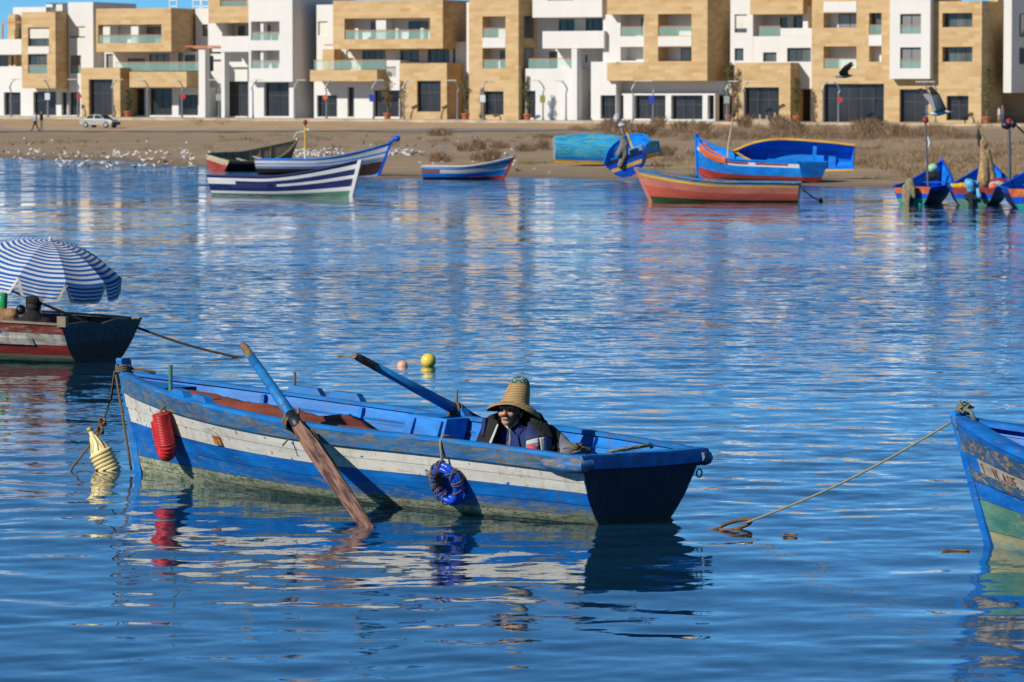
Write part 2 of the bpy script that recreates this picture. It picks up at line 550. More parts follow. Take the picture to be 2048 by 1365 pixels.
def build_ground():
    xs = np.concatenate([[-6000, -2000, -600, -200, -110], np.linspace(-80, 80, 260), [110, 200, 600, 2000, 6000]])
    ys = np.concatenate([np.linspace(120, 260, 170), np.linspace(262, 440, 110), [520, 700, 1200, 3000, 9000]])
    Y, X = np.meshgrid(ys, xs, indexing='ij')
    Z = ground_z(np.clip(X, -300, 300), Y)
    ny, nx = X.shape
    verts = np.stack([X, Y, Z], -1).reshape(-1, 3)
    idx = np.arange(ny * nx).reshape(ny, nx)
    quads = np.stack([idx[:-1, :-1], idx[:-1, 1:], idx[1:, 1:], idx[1:, :-1]], -1).reshape(-1, 4)
    t = NT('sandy_ground')
    v = t.coords((1, 1, 1))
    n1 = t.noise(t.coords((0.05, 0.16, 1)), 1.0, 5, 0.6)
    n2 = t.noise(t.coords((0.25, 0.6, 1)), 1.0, 6, 0.7)
    n3 = t.noise(v, 1.6, 5, 0.7)
    c = t.mix(t.ramp(n1, 0.4, 0.6), (0.44, 0.30, 0.18), (0.37, 0.26, 0.165))
    sep = t.n('ShaderNodeSeparateXYZ')
    t.l(v, sep.inputs[0])
    bank = t.ramp(sep.outputs['Y'], 352, 362)
    c = t.mix(t.math('MULTIPLY', bank, 0.9), c, t.mix(t.ramp(n2, 0.4, 0.6), (0.56, 0.36, 0.19), (0.60, 0.41, 0.24)))
    low = t.ramp(sep.outputs['Y'], 250, 330, 1, 0)
    c = t.mix(t.math('MULTIPLY', t.ramp(n2, 0.50, 0.60), 0.65), c, (0.23, 0.185, 0.10))
    c = t.mix(t.math('MULTIPLY', t.math('MULTIPLY', t.ramp(t.noise(t.coords((0.09, 0.2, 1)), 1.0, 4, 0.6), 0.47, 0.60), t.ramp(sep.outputs['Y'], 352, 345)), 0.6), c, (0.27, 0.225, 0.125))
    c = t.mix(t.math('MULTIPLY', t.ramp(n3, 0.5, 0.7), 0.45), c, (0.28, 0.20, 0.13))
    wet = t.ramp(t.math('ADD', sep.outputs['Z'], t.math('MULTIPLY', n2, 0.06)), 0.05, 0.17, 1, 0)
    c = t.mix(t.math('MULTIPLY', wet, 0.75), c, (0.17, 0.115, 0.07))
    t.l(c, t.p.inputs['Base Color'])
    t.p.inputs['Roughness'].default_value = 0.95
    t.bump(n3, 0.5, 0.1)
    o = mk('ground', verts, [tuple(q) for q in quads], t.mat, smooth=True)
    tag(o, 'sandy shore rising to the promenade', kind='structure')
    # track along the shore
    xs = np.linspace(-140, 14, 80)
    vs, fs = [], []
    for i, x in enumerate(xs):
        w = 1.0 if x < 2 else max(0.1, (14 - x) / 12)
        for k in range(5):
            y = 346.5 + (k / 4 - 0.5) * 11 * w + 0.5 * math.sin(x * 0.1)
            vs.append((x, y, float(np.max(ground_z(x + np.array([-.6, 0, .6]), y))) + 0.035))
    for i in range(79):
        for k in range(4):
            a = i * 5 + k
            fs.append((a, a + 5, a + 6, a + 1))
    o = mk('road', vs, fs, plain('asphalt', (0.24, 0.245, 0.26), 0.9, 0.2, 0.5, 0.2), smooth=True)
    tag(o, 'grey asphalt track along the sandy shore', kind='structure')
    # promenade with a stone kerb
    vs, fs, mi = [], [], []
    c_, s_ = math.cos(PHI), math.sin(PHI)
    def P(s, w, z): return (s * c_ + w * s_, 400 - s * s_ + w * c_, z)
    ss = np.linspace(-90, 90, 61)
    for i, s in enumerate(ss):
        xx = s * c_
        zp = float(pave_z(xx))
        for (w, z) in ((-8.6, zp - 1.0), (-8.55, zp - 0.02), (-8.1, zp), (-8.0, zp - 0.005), (22, zp - 0.005)):
            vs.append(P(s, w, z))
    for i in range(60):
        for k in range(4):
            a = i * 5 + k
            fs.append((a, a + 5, a + 6, a + 1))
            mi.append(0 if k < 2 else 1)
    o = mk('pavement', vs, fs, [plain('kerb_stone', (0.46, 0.38, 0.27), 0.9, 0.25, 0.8, 0.4, bdist=0.05), plain('pavement_stone', (0.42, 0.40, 0.37), 0.85, 0.1, 0.5, 0.1)], mi=mi)
    tag(o, 'pale stone promenade with rough kerb before the houses', kind='structure')
build_ground()
# ------------------------------------------------------------------ buildings
def stone_mat():
    t = NT('sandstone_cladding')
    tc = t.n('ShaderNodeTexCoord')
    sep = t.n('ShaderNodeSeparateXYZ')
    t.l(tc.outputs['Object'], sep.inputs[0])
    cmb = t.n('ShaderNodeCombineXYZ')
    t.l(t.math('ADD', sep.outputs['X'], sep.outputs['Y']), cmb.inputs['X'])
    t.l(sep.outputs['Z'], cmb.inputs['Y'])
    br = t.n('ShaderNodeTexBrick')
    t.l(cmb.outputs[0], br.inputs['Vector'])
    br.inputs['Scale'].default_value = 1.0
    br.inputs['Brick Width'].default_value = 1.15
    br.inputs['Row Height'].default_value = 0.36
    br.inputs['Mortar Size'].default_value = 0.006
    br.inputs['Color1'].default_value = (0.47, 0.305, 0.135, 1)
    br.inputs['Color2'].default_value = (0.62, 0.45, 0.245, 1)
    br.inputs['Mortar'].default_value = (0.50, 0.35, 0.18, 1)
    br.inputs['Bias'].default_value = -0.1
    n = t.noise(cmb.outputs[0], 0.35, 4, 0.6)
    c = t.mix(t.ramp(n, 0.36, 0.66, 0, 0.5), br.outputs['Color'], (0.59, 0.43, 0.245))
    c = t.mix(t.ramp(t.noise(cmb.outputs[0], 1.1, 3), 0.58, 0.68, 0, 0.35), c, (0.47, 0.33, 0.18))
    t.l(c, t.p.inputs['Base Color'])
    t.p.inputs['Roughness'].default_value = 0.9
    t.bump(br.outputs['Fac'], -0.2, 0.02)
    return t.mat
STONE = stone_mat()
WHITE = plain('white_render', (0.69, 0.685, 0.665), 0.85, 0.03, 0.5, 0.05, stretch=(1.0, 1.0, 0.4))
CREAM = plain('cream_shutter', (0.72, 0.70, 0.62), 0.7, 0.04, 1.0, 0.05)
ORANGE = plain('orange_rail', (0.50, 0.17, 0.06), 0.6, 0.1, 2, 0.0)
FRAME = plain('dark_frame', (0.10, 0.105, 0.115), 0.5, 0.1, 2, 0.0)
SHOPF = plain('shop_mullion', (0.055, 0.053, 0.058), 0.5, 0.1, 2, 0.0)
def glass_mat(name, c1, c2, rough=0.08, scale=0.35, curtain=False):
    t = NT(name)
    n = t.noise(t.coords((1.6, 1, 0.35)), scale, 3, 0.5)
    c = t.mix(t.ramp(n, 0.4, 0.6), c1, c2)
    if curtain:                                 # some windows have curtains or blinds drawn behind the glass
        oi = t.n('ShaderNodeObjectInfo')
        w = t.n('ShaderNodeTexWave')
        t.l(t.coords((1, 0, 0)), w.inputs['Vector'])
        w.inputs['Scale'].default_value = 1.6
        w.inputs['Distortion'].default_value = 1.5
        cur = t.mix(w.outputs['Fac'], (0.15, 0.155, 0.15), (0.30, 0.30, 0.28))
        c = t.mix(t.math('GREATER_THAN', oi.outputs['Random'], 0.66), c, cur)
    t.l(c, t.p.inputs['Base Color'])
    t.p.inputs['Roughness'].default_value = rough
    return t.mat
GLASS = glass_mat('window_glass', (0.045, 0.055, 0.055), (0.12, 0.14, 0.125), curtain=True)
SHOP = glass_mat('shop_glass', (0.020, 0.019, 0.023), (0.036, 0.033, 0.037), 0.12)
def balustrade_mat():
    t = NT('mint_glass')
    t.p.inputs['Base Color'].default_value = (0.42, 0.68, 0.60, 1)
    t.p.inputs['Roughness'].default_value = 0.1
    t.p.inputs['Alpha'].default_value = 0.24
    return t.mat
MINT = balustrade_mat()

_cp, _sp = math.cos(PHI), math.sin(PHI)
def fac(px, py, w):
    """pixel of the photograph -> (s, z) on the facade plane set back by w metres"""
    d = ray(px, py)
    # point = k*d ; s*c + w*sn = k*dx ; 400 - s*sn + w*c = k*dy
    # eliminate s: k*(dx*sn + dy*c) = w + 400*c
    k = (w + 400 * _cp) / (d.x * _sp + d.y * _cp)
    s = (k * d.x - w * _sp) / _cp
    return s, CAMZ + k * d.z

class Building:
    def __init__(self, name, label, pxc, group='houses along the promenade'):
        s, _ = fac(pxc, 240, 0)
        self.s0 = s
        x, y = s * _cp, 400 - s * _sp
        self.z0 = float(pave_z(x))
        self.root = empty(name, (x, y, self.z0), (0, 0, -PHI), label, 'building', group)
    def L(self, px, py, w):
        s, z = fac(px, py, w)
        return s - self.s0, z - self.z0
    def vol(self, x0, x1, y0, y1, w, D, mat, openings=(), name='wall', top=None):
        """a cubic volume whose front spans these pixels; y1=None goes down to the ground"""
        s0, z1 = self.L(x0, y0, w)
        s1, _ = self.L(x1, y0, w)
        if y1 is None: z0 = -0.6
        else: _, z0 = self.L((x0 + x1) / 2, y1, w)
        if top is not None: z1 = top
        ops = []
        for op in openings:
            a, zb = self.L(op[0], op[3], w)
            b, zt = self.L(op[1], op[2], w)
            a, b = max(a, s0 + 0.02), min(b, s1 - 0.02)
            zb, zt = max(zb, z0 + 0.01), min(zt, z1 - 0.01)
            ops.append((a, b, zb, zt) + tuple(op[4:]))
        S = sorted(set([s0, s1] + [o[0] for o in ops] + [o[1] for o in ops]))
        Zs = sorted(set([z0, z1] + [o[2] for o in ops] + [o[3] for o in ops]))
        V, Fc, MI = [], [], []
        def q(a, b, c, d, mi=0):
            n = len(V)
            V.extend([a, b, c, d]); Fc.append((n, n + 1, n + 2, n + 3)); MI.append(mi)
        for i in range(len(S) - 1):
            for j in range(len(Zs) - 1):
                cs, cz = (S[i] + S[i + 1]) / 2, (Zs[j] + Zs[j + 1]) / 2
                if any(o[0] < cs < o[1] and o[2] < cz < o[3] for o in ops): continue
                q((S[i], w, Zs[j]), (S[i + 1], w, Zs[j]), (S[i + 1], w, Zs[j + 1]), (S[i], w, Zs[j + 1]))
        e = w + D
        q((s1, w, z0), (s1, e, z0), (s1, e, z1), (s1, w, z1))
        q((s0, e, z0), (s0, w, z0), (s0, w, z1), (s0, e, z1))
        q((s0, w, z1), (s1, w, z1), (s1, e, z1), (s0, e, z1))
        q((s0, e, z0), (s1, e, z0), (s1, w, z0), (s0, w, z0))
        q((s1, e, z0), (s0, e, z0), (s0, e, z1), (s1, e, z1))
        mats = [mat, WHITE]
        for o in ops:
            a, b, zb, zt, dep, kind = o[:6]
            r = w + dep
            q((a, w, zb), (a, r, zb), (a, r, zt), (a, w, zt), 0)
            q((b, r, zb), (b, w, zb), (b, w, zt), (b, r, zt), 0)
            q((a, w, zt), (a, r, zt), (b, r, zt), (b, w, zt), 0)
            q((a, r, zb), (a, w, zb), (b, w, zb), (b, r, zb), 0 if kind != 'log' else 1)
            q((a, r, zb), (b, r, zb), (b, r, zt), (a, r, zt), 1)
            self.fill(a, b, zb, zt, w, r, kind, o[6:] if len(o) > 6 else ())
        return mk(name, V, Fc, mats, self.root, mi=MI)
    def window(self, a, b, zb, zt, r, n=2, mat=None, name='window', fm=None, transom=None):
        y1 = r - 0.012
        g = MB().box((a + 0.02, y1 - 0.03, zb + 0.02), (b - 0.02, y1, zt - 0.02)).build(name, mat or GLASS, self.root)
        f = MB()
        t = 0.07
        yf, yb = y1 - 0.085, y1 - 0.034
        f.box((a + 0.003, yf, zb + 0.003), (b - 0.003, yb, zb + t))
        f.box((a + 0.003, yf, zt - t), (b - 0.003, yb, zt - 0.003))
        f.box((a + 0.003, yf, zb + t), (a + t, yb, zt - t))
        f.box((b - t, yf, zb + t), (b - 0.003, yb, zt - t))
        for i in range(1, n):
            x = a + (b - a) * i / n
            f.box((x - 0.035, yf + 0.006, zb + t), (x + 0.035, yb, zt - t))
        if transom:
            z = zb + (zt - zb) * transom
            f.box((a + t, yf + 0.012, z - 0.035), (b - t, yb, z + 0.035))
        f.build('frame', fm or FRAME, g)
        return g
    def rail(self, a, b, zb, w, h=1.0, glass=True):
        p = MB().box((a + 0.02, w + 0.10, zb + 0.03), (b - 0.02, w + 0.125, zb + h - 0.07)).build('balustrade', MINT, self.root)
        MB().box((a + 0.005, w + 0.07, zb + h - 0.065), (b - 0.005, w + 0.155, zb + h)).build('handrail', ORANGE, p)
        n = max(2, int((b - a) / 1.4) + 1)
        for i in range(n):
            x = a + 0.05 + (b - a - 0.1) * i / (n - 1)
            MB().box((x - 0.02, w + 0.128, zb + 0.003), (x + 0.02, w + 0.15, zb + h - 0.068)).build('post', FRAME, p)
        return p
    def fill(self, a, b, zb, zt, w, r, kind, extra):
        if kind == 'shop':
            self.window(a, b, zb, zt, r, extra[0] if extra else max(2, round((b - a) / 1.3)), SHOP, 'shopfront', SHOPF, 0.62)
        elif kind == 'win':
            self.window(a, b, zb, zt, r, extra[0] if extra else 2)
        elif kind == 'railwin':
            self.window(a, b, zb, zt, r, 2)
            self.rail(a, b, zb, w, min(1.0, (zt - zb) * 0.45))
        elif kind == 'shutter':
            h = zt - zb
            f = extra[0] if extra else 0.3
            if f > 0.12: self.window(a, b, zb, zb + h * f, r, 2)
            m = MB()
            nz = max(3, int(h * (1 - f) / 0.16))
            for i in range(nz):
                z0 = zb + h * f + 0.01 + (h * (1 - f) - 0.02) * i / nz
                z1 = zb + h * f + 0.01 + (h * (1 - f) - 0.02) * (i + 1) / nz
                m.box((a + 0.03, r - 0.10, z0), (b - 0.03, r - 0.05 - 0.01 * (i % 2), z1 - 0.012))
            m.build('shutter', CREAM, self.root)
        elif kind == 'log':
            # loggia: extra = rail?, list of (fraction0, fraction1) doors in the back wall
            rail = extra[0] if extra else True
            doors = extra[1] if len(extra) > 1 else [(0.55, 0.95)]
            for d in doors:
                self.window(a + (b - a) * d[0], a + (b - a) * d[1], zb + 0.02, zb + (zt - zb) * (d[2] if len(d) > 2 else 0.86), r, 2)
            if rail: self.rail(a, b, zb, w, min(1.05, (zt - zb) * 0.45))
    def strip_rail(self, x0, x1, y1, w):
        a, zb = self.L(x0, y1, w)
        b, _ = self.L(x1, y1, w)
        self.rail(a, b, zb, w)
    def freewin(self, x0, x1, y0, y1, w, n=2, mat=None, name='window', fm=None):
        """a window standing just in front of a wall plane at w"""
        a, zb = self.L(x0, y1, w)
        b, zt = self.L(x1, y0, w)
        return self.window(a, b, zb, zt, w - 0.004, n, mat, name, fm)
    def sidewin(self, s, w0, w1, y0, y1, px, w):
        _, zb = self.L(px, y1, w)
        _, zt = self.L(px, y0, w)
        g = MB().box((s + 0.004, w0, zb), (s + 0.03, w1, zt)).build('window', GLASS, self.root)
        f = MB()
        f.box((s + 0.006, w0 - 0.06, zb - 0.06), (s + 0.07, w0, zt + 0.06))
        f.box((s + 0.006, w1, zb - 0.06), (s + 0.07, w1 + 0.06, zt + 0.06))
        f.box((s + 0.006, w0, zt), (s + 0.07, w1, zt + 0.06))
        f.box((s + 0.006, w0, zb - 0.06), (s + 0.07, w1, zb))
        f.build('frame', FRAME, g)
    def bar(self, x0, x1, y, w, t=0.14, D=2.0, mat=None, name='pergola_beam'):
        a, z = self.L(x0, y, w)
        b, _ = self.L(x1, y, w)
        MB().box((a, w, z - t), (b, w + 0.15, z)).build(name, mat or ORANGE, self.root)

B = Building
# --- far left house
b = B('apartment_house', 'leftmost house with narrow tan stone bay and double windows over white ground floor', 80)
b.vol(-150, 135, 134, None, 3.2, 14, WHITE, [(-130, -60, 185, 231, .5, 'shop'), (8, 41, 185, 231, .5, 'shop'), (67, 112, 184, 231, .5, 'shop'), (123, 134, 185, 231, .5, 'shop', 1)])
b.vol(43, 110.5, 25, 177, 0.6, 3.4, STONE, [(56, 98, 55, 93, .35, 'shutter', .42), (56, 94, 109, 147, .35, 'railwin')])
MB().box((b.L(56, 93.5, .55)[0], .55, b.L(56, 108, .55)[1]), (b.L(98, 93.5, .55)[0], .75, b.L(98, 93.5, .55)[1])).build('spandrel', WHITE, b.root)
b.vol(26, 92, 15, 140, 5.5, 9, WHITE, [(33, 42, 57, 79, .4, 'win', 1)])
b.vol(-150, 43, 80, 110, 3.0, 8, WHITE, name='parapet')
b.vol(16, 30, 29, 134, 4.6, 2.0, STONE, [(22, 27, 112, 132, .4, 'win', 1)])
b.vol(-150, 20, 110.5, 133, 9, 4, WHITE, [(-60, 0, 112, 132, .4, 'win', 3)])
b.bar(2, 43, 44, 3.1)
MB().box((b.L(3, 46, 3.1)[0], 3.1, b.L(3, 79, 3.1)[1]), (b.L(5.5, 46, 3.1)[0], 3.25, b.L(3, 46.5, 3.1)[1] - .16)).build('pergola_post', ORANGE, b.root)
b.vol(136, 186, 5, None, 3.0, 9, WHITE, [(138, 170, 53, 76, .3, 'shutter', .13), (140, 162, 111, 147, .35, 'railwin'), (137, 160, 185, 231, .5, 'shop', 2)], name='tower')
for i, (px, py) in enumerate(((92, 15), (112, 15))):
    s, z = b.L(px, py, 7)
    u = MB().box((s, 7, z - .4), (s + .8, 8, z + .3)).build('rooftop_unit', CREAM, b.root)
    MB().box((s + .1, 6.95, z + .34), (s + 1.3, 8.1, z + .44)).build('panel', FRAME, u)

# --- tan upper storey house
b = B('apartment_house', 'house with long tan upper storey, tall tan portal and tan terrace band', 300)
b.vol(205, 440, 60, None, 7.5, 8, WHITE)
b.vol(192, 342, 18, 104, 0.0, 8.0, STONE, [(196, 323, 49, 87, 2.2, 'log', True, [(.62, .97)])])
for x0, x1 in ((206, 220), (262, 277)):
    a, zt = b.L(x0, 49.3, .3); c, zb = b.L(x1, 86.8, .3)
    MB().box((a, .3, zb), (c, 2.1, zt)).build('pillar', WHITE, b.root)
b.vol(209, 391, 104.5, 142, 3.4, 4, WHITE, [(212, 226, 108, 142, .3, 'win', 1), (255, 290, 117, 130, .3, 'win', 2), (298, 339, 108, 142, .3, 'win', 3), (356, 366, 106, 142, .3, 'win', 1), (369, 391, 110, 142, .3, 'win', 2)])
b.vol(259, 373, 144, 175, -0.6, 5.2, STONE, name='terrace')
b.strip_rail(230, 396, 143.5, 0.9)
b.vol(244, 412, 175.5, None, 2.2, 6, WHITE, [(258, 289, 177, 231, .5, 'shop'), (298, 344, 177, 231, .5, 'shop'), (357, 396, 190, 231, .5, 'shop')])
b.vol(162, 240, 136, None, -1.0, 4.0, STONE, [(178, 225, 159, 231, .6, 'shop')], name='portal')
b.vol(391, 417, 17, None, 4.5, 7, WHITE, [(403, 416, 49, 73, .35, 'win', 1)], name='tower')
b.vol(397, 410, 100, None, 0.5, 1.0, WHITE, name='column')
b.bar(370, 440, 92, 0.4)
b.bar(378, 440, 95, 2.4)
b.vol(410, 443, 108, None, 4.4, 5, WHITE, [(413, 427, 112, 143, .35, 'win', 2), (413, 439, 190, 231, .4, 'shop', 2)])
for px in (338, 385, 402):
    s, z = b.L(px, 16, 6)
    f = MB()
    for dx in (0, .9):
        f.box((s + dx, 6, z - .3), (s + dx + .1, 6.1, z + .75))
    f.box((s, 6, z + .75), (s + 1.0, 6.1, z + .85)); f.box((s, 6.0, z + .1), (s + 1.0, 6.1, z + .2))
    f.build('rooftop_frame', WHITE, b.root)

# --- white house with tan attic
b = B('apartment_house', 'tall white house with stacked glass loggias and tan stone attic', 520)
b.vol(440, 640, -25, None, 9, 8, WHITE)
b.vol(417, 497, -25, 46, 0.2, 5, STONE, [(440, 494, -14, 13, .5, 'railwin')], name='attic')
b.vol(497, 584.5, -25, 164, 0.0, 9.0, WHITE, [(502, 559, 43, 81, 2.0, 'log', True, [(.22, .36, .8)]), (502, 559, 101, 137, 2.0, 'log', True, [])])
for y0, y1 in ((43.3, 80.8), (101.3, 136.8)):
    a, zt = b.L(521, y0, .35); c, zb = b.L(527, y1, .35)
    MB().box((a, .35, zb), (c, 1.2, zt)).build('pillar', WHITE, b.root)
b.vol(444, 497, 73, 104, 0.3, 6, WHITE, name='balcony')
b.vol(424, 496, 46.5, 104, 4.4, 3, WHITE, [(476, 490, 52, 73, .35, 'win', 1)])
b.vol(417, 444, 47, 95, 1.6, 5, WHITE, [(404, 416, 52, 60, .3, 'win', 1)])
b.vol(442, 449, 104.5, None, 0.4, 1.0, WHITE, name='column')
b.vol(449, 500, 104.5, None, 3.8, 4, WHITE, [(454, 496, 163, 233, .5, 'shop')])
b.vol(497, 587, 164.5, None, 0.9, 7, WHITE, [(528, 578, 165.5, 233, .6, 'shop')])
b.vol(587, 640, 164, None, 6.0, 5, WHITE)

# --- tan loggia house
b = B('apartment_house', 'house with wide tan loggia storey above a potted tree and tan shop portal', 770)
b.vol(633, 935, 10, None, 9.5, 8, WHITE)
b.vol(633, 668, 10, None, 2.6, 7, WHITE, [(636, 655, 43, 71, .3, 'shutter', 0.0)], name='tower')
b.vol(666, 885.5, 2, 98, 0.0, 8.5, STONE, [(689, 860, 36, 79, 2.0, 'log', True, [(.21, .36), (.655, .875)])])
for x0, x1 in ((752, 772), (840, 847), (709, 716), (790, 796)):
    a, zt = b.L(x0, 36.3, .3); c, zb = b.L(x1, 78.8, .3)
    MB().box((a, .3 if x0 == 752 else .35, zb), (c, 1.9 if x0 == 752 else .7, zt if x0 == 752 else zb + 1.1)).build('pillar', WHITE, b.root)
b.vol(668, 905, 98.5, 141, 3.2, 5, WHITE, [(692, 722, 101, 139, .3, 'shutter', .05), (724, 771, 101, 139, .3, 'win', 4), (800, 838, 101, 124, .4, 'win', 2), (855, 899, 99, 125, .4, 'win', 3)])
b.vol(645, 668, 99, 140, 1.4, 1.6, STONE, name='pier')
b.vol(620, 754, 140.5, 163, -0.6, 4.5, STONE, name='terrace')
b.strip_rail(627, 771, 140, -0.4)
b.bar(649, 668, 89, 1.2)
b.vol(773, 800, 121, 181, 0.8, 4, WHITE)
b.vol(628, 800, 163.5, None, 2.0, 5, WHITE, [(634, 674, 191, 234, .5, 'shop'), (695, 708, 175, 234, .5, 'shop', 1), (747, 798, 181, 234, .5, 'shop')])
b.vol(799, 893.5, 127, None, -0.8, 5.0, STONE, [(834, 881.5, 162, 224, .5, 'shop')], name='portal')
b.vol(911, 938, 84, None, 3.0, 4, WHITE)

# --- tan tower house with white wings
b = B('apartment_house', 'slim tan tower with two glass balconies and white overhanging wing beside it', 1060)
b.vol(938, 1037, -25, None, -0.2, 6.5, STONE, [(965, 1011, 33, 75, 1.8, 'log', True, []), (965, 1011, 97, 137, 1.8, 'log', True, [(.45, .98)]), (968, 1007, 183, 230, .5, 'shop')], name='tower')
_s, _z = b.L(1037, 100, -0.2)
b.sidewin(_s, 1.2, 3.2, 33, 75, 1037, -.2)
b.sidewin(_s, 1.2, 3.2, 97, 137, 1037, -.2)
MB().box((b.L(965, 76, -.25)[0], -.25, b.L(965, 96, -.25)[1]), (b.L(1011, 76, -.25)[0], -.02, b.L(1011, 76, -.25)[1])).build('spandrel', WHITE, b.root)
b.vol(933, 938.5, 5, None, 2.6, 2, WHITE, name='fin')
b.vol(1050, 1215, -25, None, 7.5, 8, WHITE)
b.vol(1065, 1204, -25, 35, 0.8, 6.5, WHITE, [(1095, 1148, -20, 1.5, .3, 'win', 3)], name='overhang')
b.vol(1085, 1208, 63, 97, 0.6, 6, WHITE, name='parapet')
b.vol(1062, 1210, 35.5, 97, 4.2, 4, WHITE, [(1117, 1149, 39, 64, .35, 'win', 2), (1171, 1208, 37, 64, .35, 'win', 3)])
b.vol(1050, 1144, 97.5, 138, 4.0, 4, WHITE, [(1062, 1070, 101, 136, .3, 'win', 1), (1096, 1115, 103, 137, .35, 'win', 2)])
b.strip_rail(1056, 1143, 137.2, 0.7)
b.vol(1050, 1143, 137.5, None, 0.6, 6, WHITE, [(1052, 1071, 182, 236, .5, 'shop', 1)])
b.vol(1143, 1154, 97.5, None, 0.4, 1.2, WHITE, name='column')
b.vol(1154, 1216, 97.5, None, 5.0, 3, WHITE, [(1163, 1181, 183, 238, .5, 'shop', 1), (1170, 1175, 110, 125, .3, 'win', 1)])
b.vol(1182, 1232, 124, None, 0.5, 4.4, WHITE, [(1201, 1231, 191, 238, .5, 'shop', 2)])

# --- big tan frame house
b = B('apartment_house', 'house framed in tan stone with four recessed balconies over white shop pillars', 1330)
b.vol(1205, 1462, -25, None, 8.2, 8, WHITE)
b.vol(1214, 1288, -25, 29, 0.0, 6, STONE, name='frame_top')
b.vol(1288, 1415, -25, 162, -0.003, 7.6, STONE, [(1316, 1383, 28, 72, 2.4, 'log', True, []), (1316, 1383, 94, 123, 2.4, 'log', False, [(.42, .98, .95)])], name='frame')
b.vol(1214, 1288, 126, 162, 0.0, 6, STONE, name='terrace')
b.vol(1206, 1290, 29.5, 125.5, 1.2, 5.5, WHITE, [(1241, 1287, 29, 73, 1.8, 'log', True, [(.6, .97)]), (1241, 1287, 94, 122, 1.8, 'log', False, [])])
MB().box((b.L(1316, 73, -.05)[0], -.05, b.L(1316, 93, -.05)[1]), (b.L(1383, 73, -.05)[0], .2, b.L(1383, 73, -.05)[1])).build('spandrel', WHITE, b.root)
b.vol(1232, 1463, 162.5, 190, 2.4, 6, WHITE, name='lintel')
b.vol(1232, 1430, 187.5, None, 1.2, 1.1, WHITE, [(1268, 1331, 191, 238, .7, 'shop'), (1342, 1405, 191, 239, .7, 'shop'), (1233, 1247, 191, 238, .7, 'shop', 1), (1415, 1428, 191, 239, .7, 'shop', 1)], name='arcade')
b.vol(1430, 1466, 190, None, 3.6, 3, WHITE, [(1432, 1447, 191, 240, .5, 'shop', 1), (1454, 1464, 191, 240, .5, 'shop', 1)])

# --- white house with tan portal
b = B('apartment_house', 'white house with stepped parapet, tan attic and low tan shop portal', 1540)
b.vol(1461, 1630, -25, None, 6.5, 8, WHITE)
b.vol(1461, 1506, -25, 130, 1.0, 6, WHITE, [(1469, 1494, 29, 66, .3, 'shutter', .24), (1469, 1487, 97, 122, .3, 'win', 2)], name='tower')
b.vol(1500, 1606, -25, 29, 0.2, 5, STONE, name='attic')
b.vol(1506, 1626, 29.5, 73, 4.4, 3, WHITE, [(1559, 1575, 35, 60, .35, 'win', 1), (1587, 1604, 33, 60, .35, 'win', 1)])
b.vol(1506, 1626, 73, 178, 1.02, 6, WHITE, [(1526, 1553, 105, 124, .3, 'win', 2), (1574, 1622, 96, 124, .35, 'win', 4)])
b.vol(1561, 1626, 57, 73, 1.0, 2.8, WHITE, name='parapet')
b.vol(1606, 1616, 12, 57, 1.2, 2.5, WHITE, name='fin')
b.strip_rail(1517, 1561, 73, 1.0)
b.vol(1469, 1581, 126, None, -1.2, 5.0, STONE, [(1489, 1558, 175, 240, .6, 'shop')], name='portal')
b.vol(1590, 1626, 178.5, None, 2.0, 4, WHITE, [(1600, 1621, 179, 243, .4, 'shop', 2)])

# --- big tan house with white bay
b = B('apartment_house', 'big tan stone house with projecting white bay of two windows', 1790)
b.vol(1624, 1862, -25, None, -0.6, 9, STONE, [(1647, 1713, 26, 56, 1.6, 'log', False, [(.3, .98, .95)]), (1647, 1713, 93, 137, 1.8, 'log', True, []), (1738, 1763, 26, 69, .9, 'railwin'), (1738, 1763, 93, 124, 1.2, 'log', False, []), (1647, 1768, 168, 245, .6, 'shop'), (1799, 1856, 179, 245, .6, 'shop')])
b.vol(1862, 1964, 3, None, -0.603, 6.0, STONE, [(1884.5, 1945, 26, 55, .9, 'win', 3), (1884.5, 1945, 94, 124, .9, 'win', 3), (1893, 1937, 192, 241, .6, 'shop')], name='wing')
b.vol(1780, 1861, -25, 158, -1.6, 1.0, WHITE, [(1800, 1842, 28, 68, .35, 'railwin'), (1800, 1842, 95, 137, .35, 'railwin')], name='bay')
for x0, x1, y0, y1 in ((1647, 1713, 3, 25), (1737, 1764, 71, 92)):
    MB().box((b.L(x0, y1, -.66)[0], -.66, b.L(x0, y1, -.66)[1]), (b.L(x1, y0, -.66)[0], -.55, b.L(x1, y0, -.66)[1])).build('spandrel', WHITE, b.root)
b.vol(1978, 1996, -25, None, 5.0, 5, STONE, [(1986, 1994, 27, 60, .3, 'win', 1)], name='pier')

# --- far right white house
b = B('apartment_house', 'rightmost white house in shade above a plain brown wall', 2080)
b.vol(2008, 2024, -25, 186, 1.5, 16, WHITE)
_s = b.L(2024, 100, 1.5)[0]
for y0, y1 in ((29, 72), (97, 127)):
    b.sidewin(_s, 4.0, 7.5, y0, y1, 2024, 1.5)
b.vol(1960, 2300, 160, None, 7.0, 5, STONE)
b.vol(2024, 2300, -25, 186, 14, 5, WHITE)

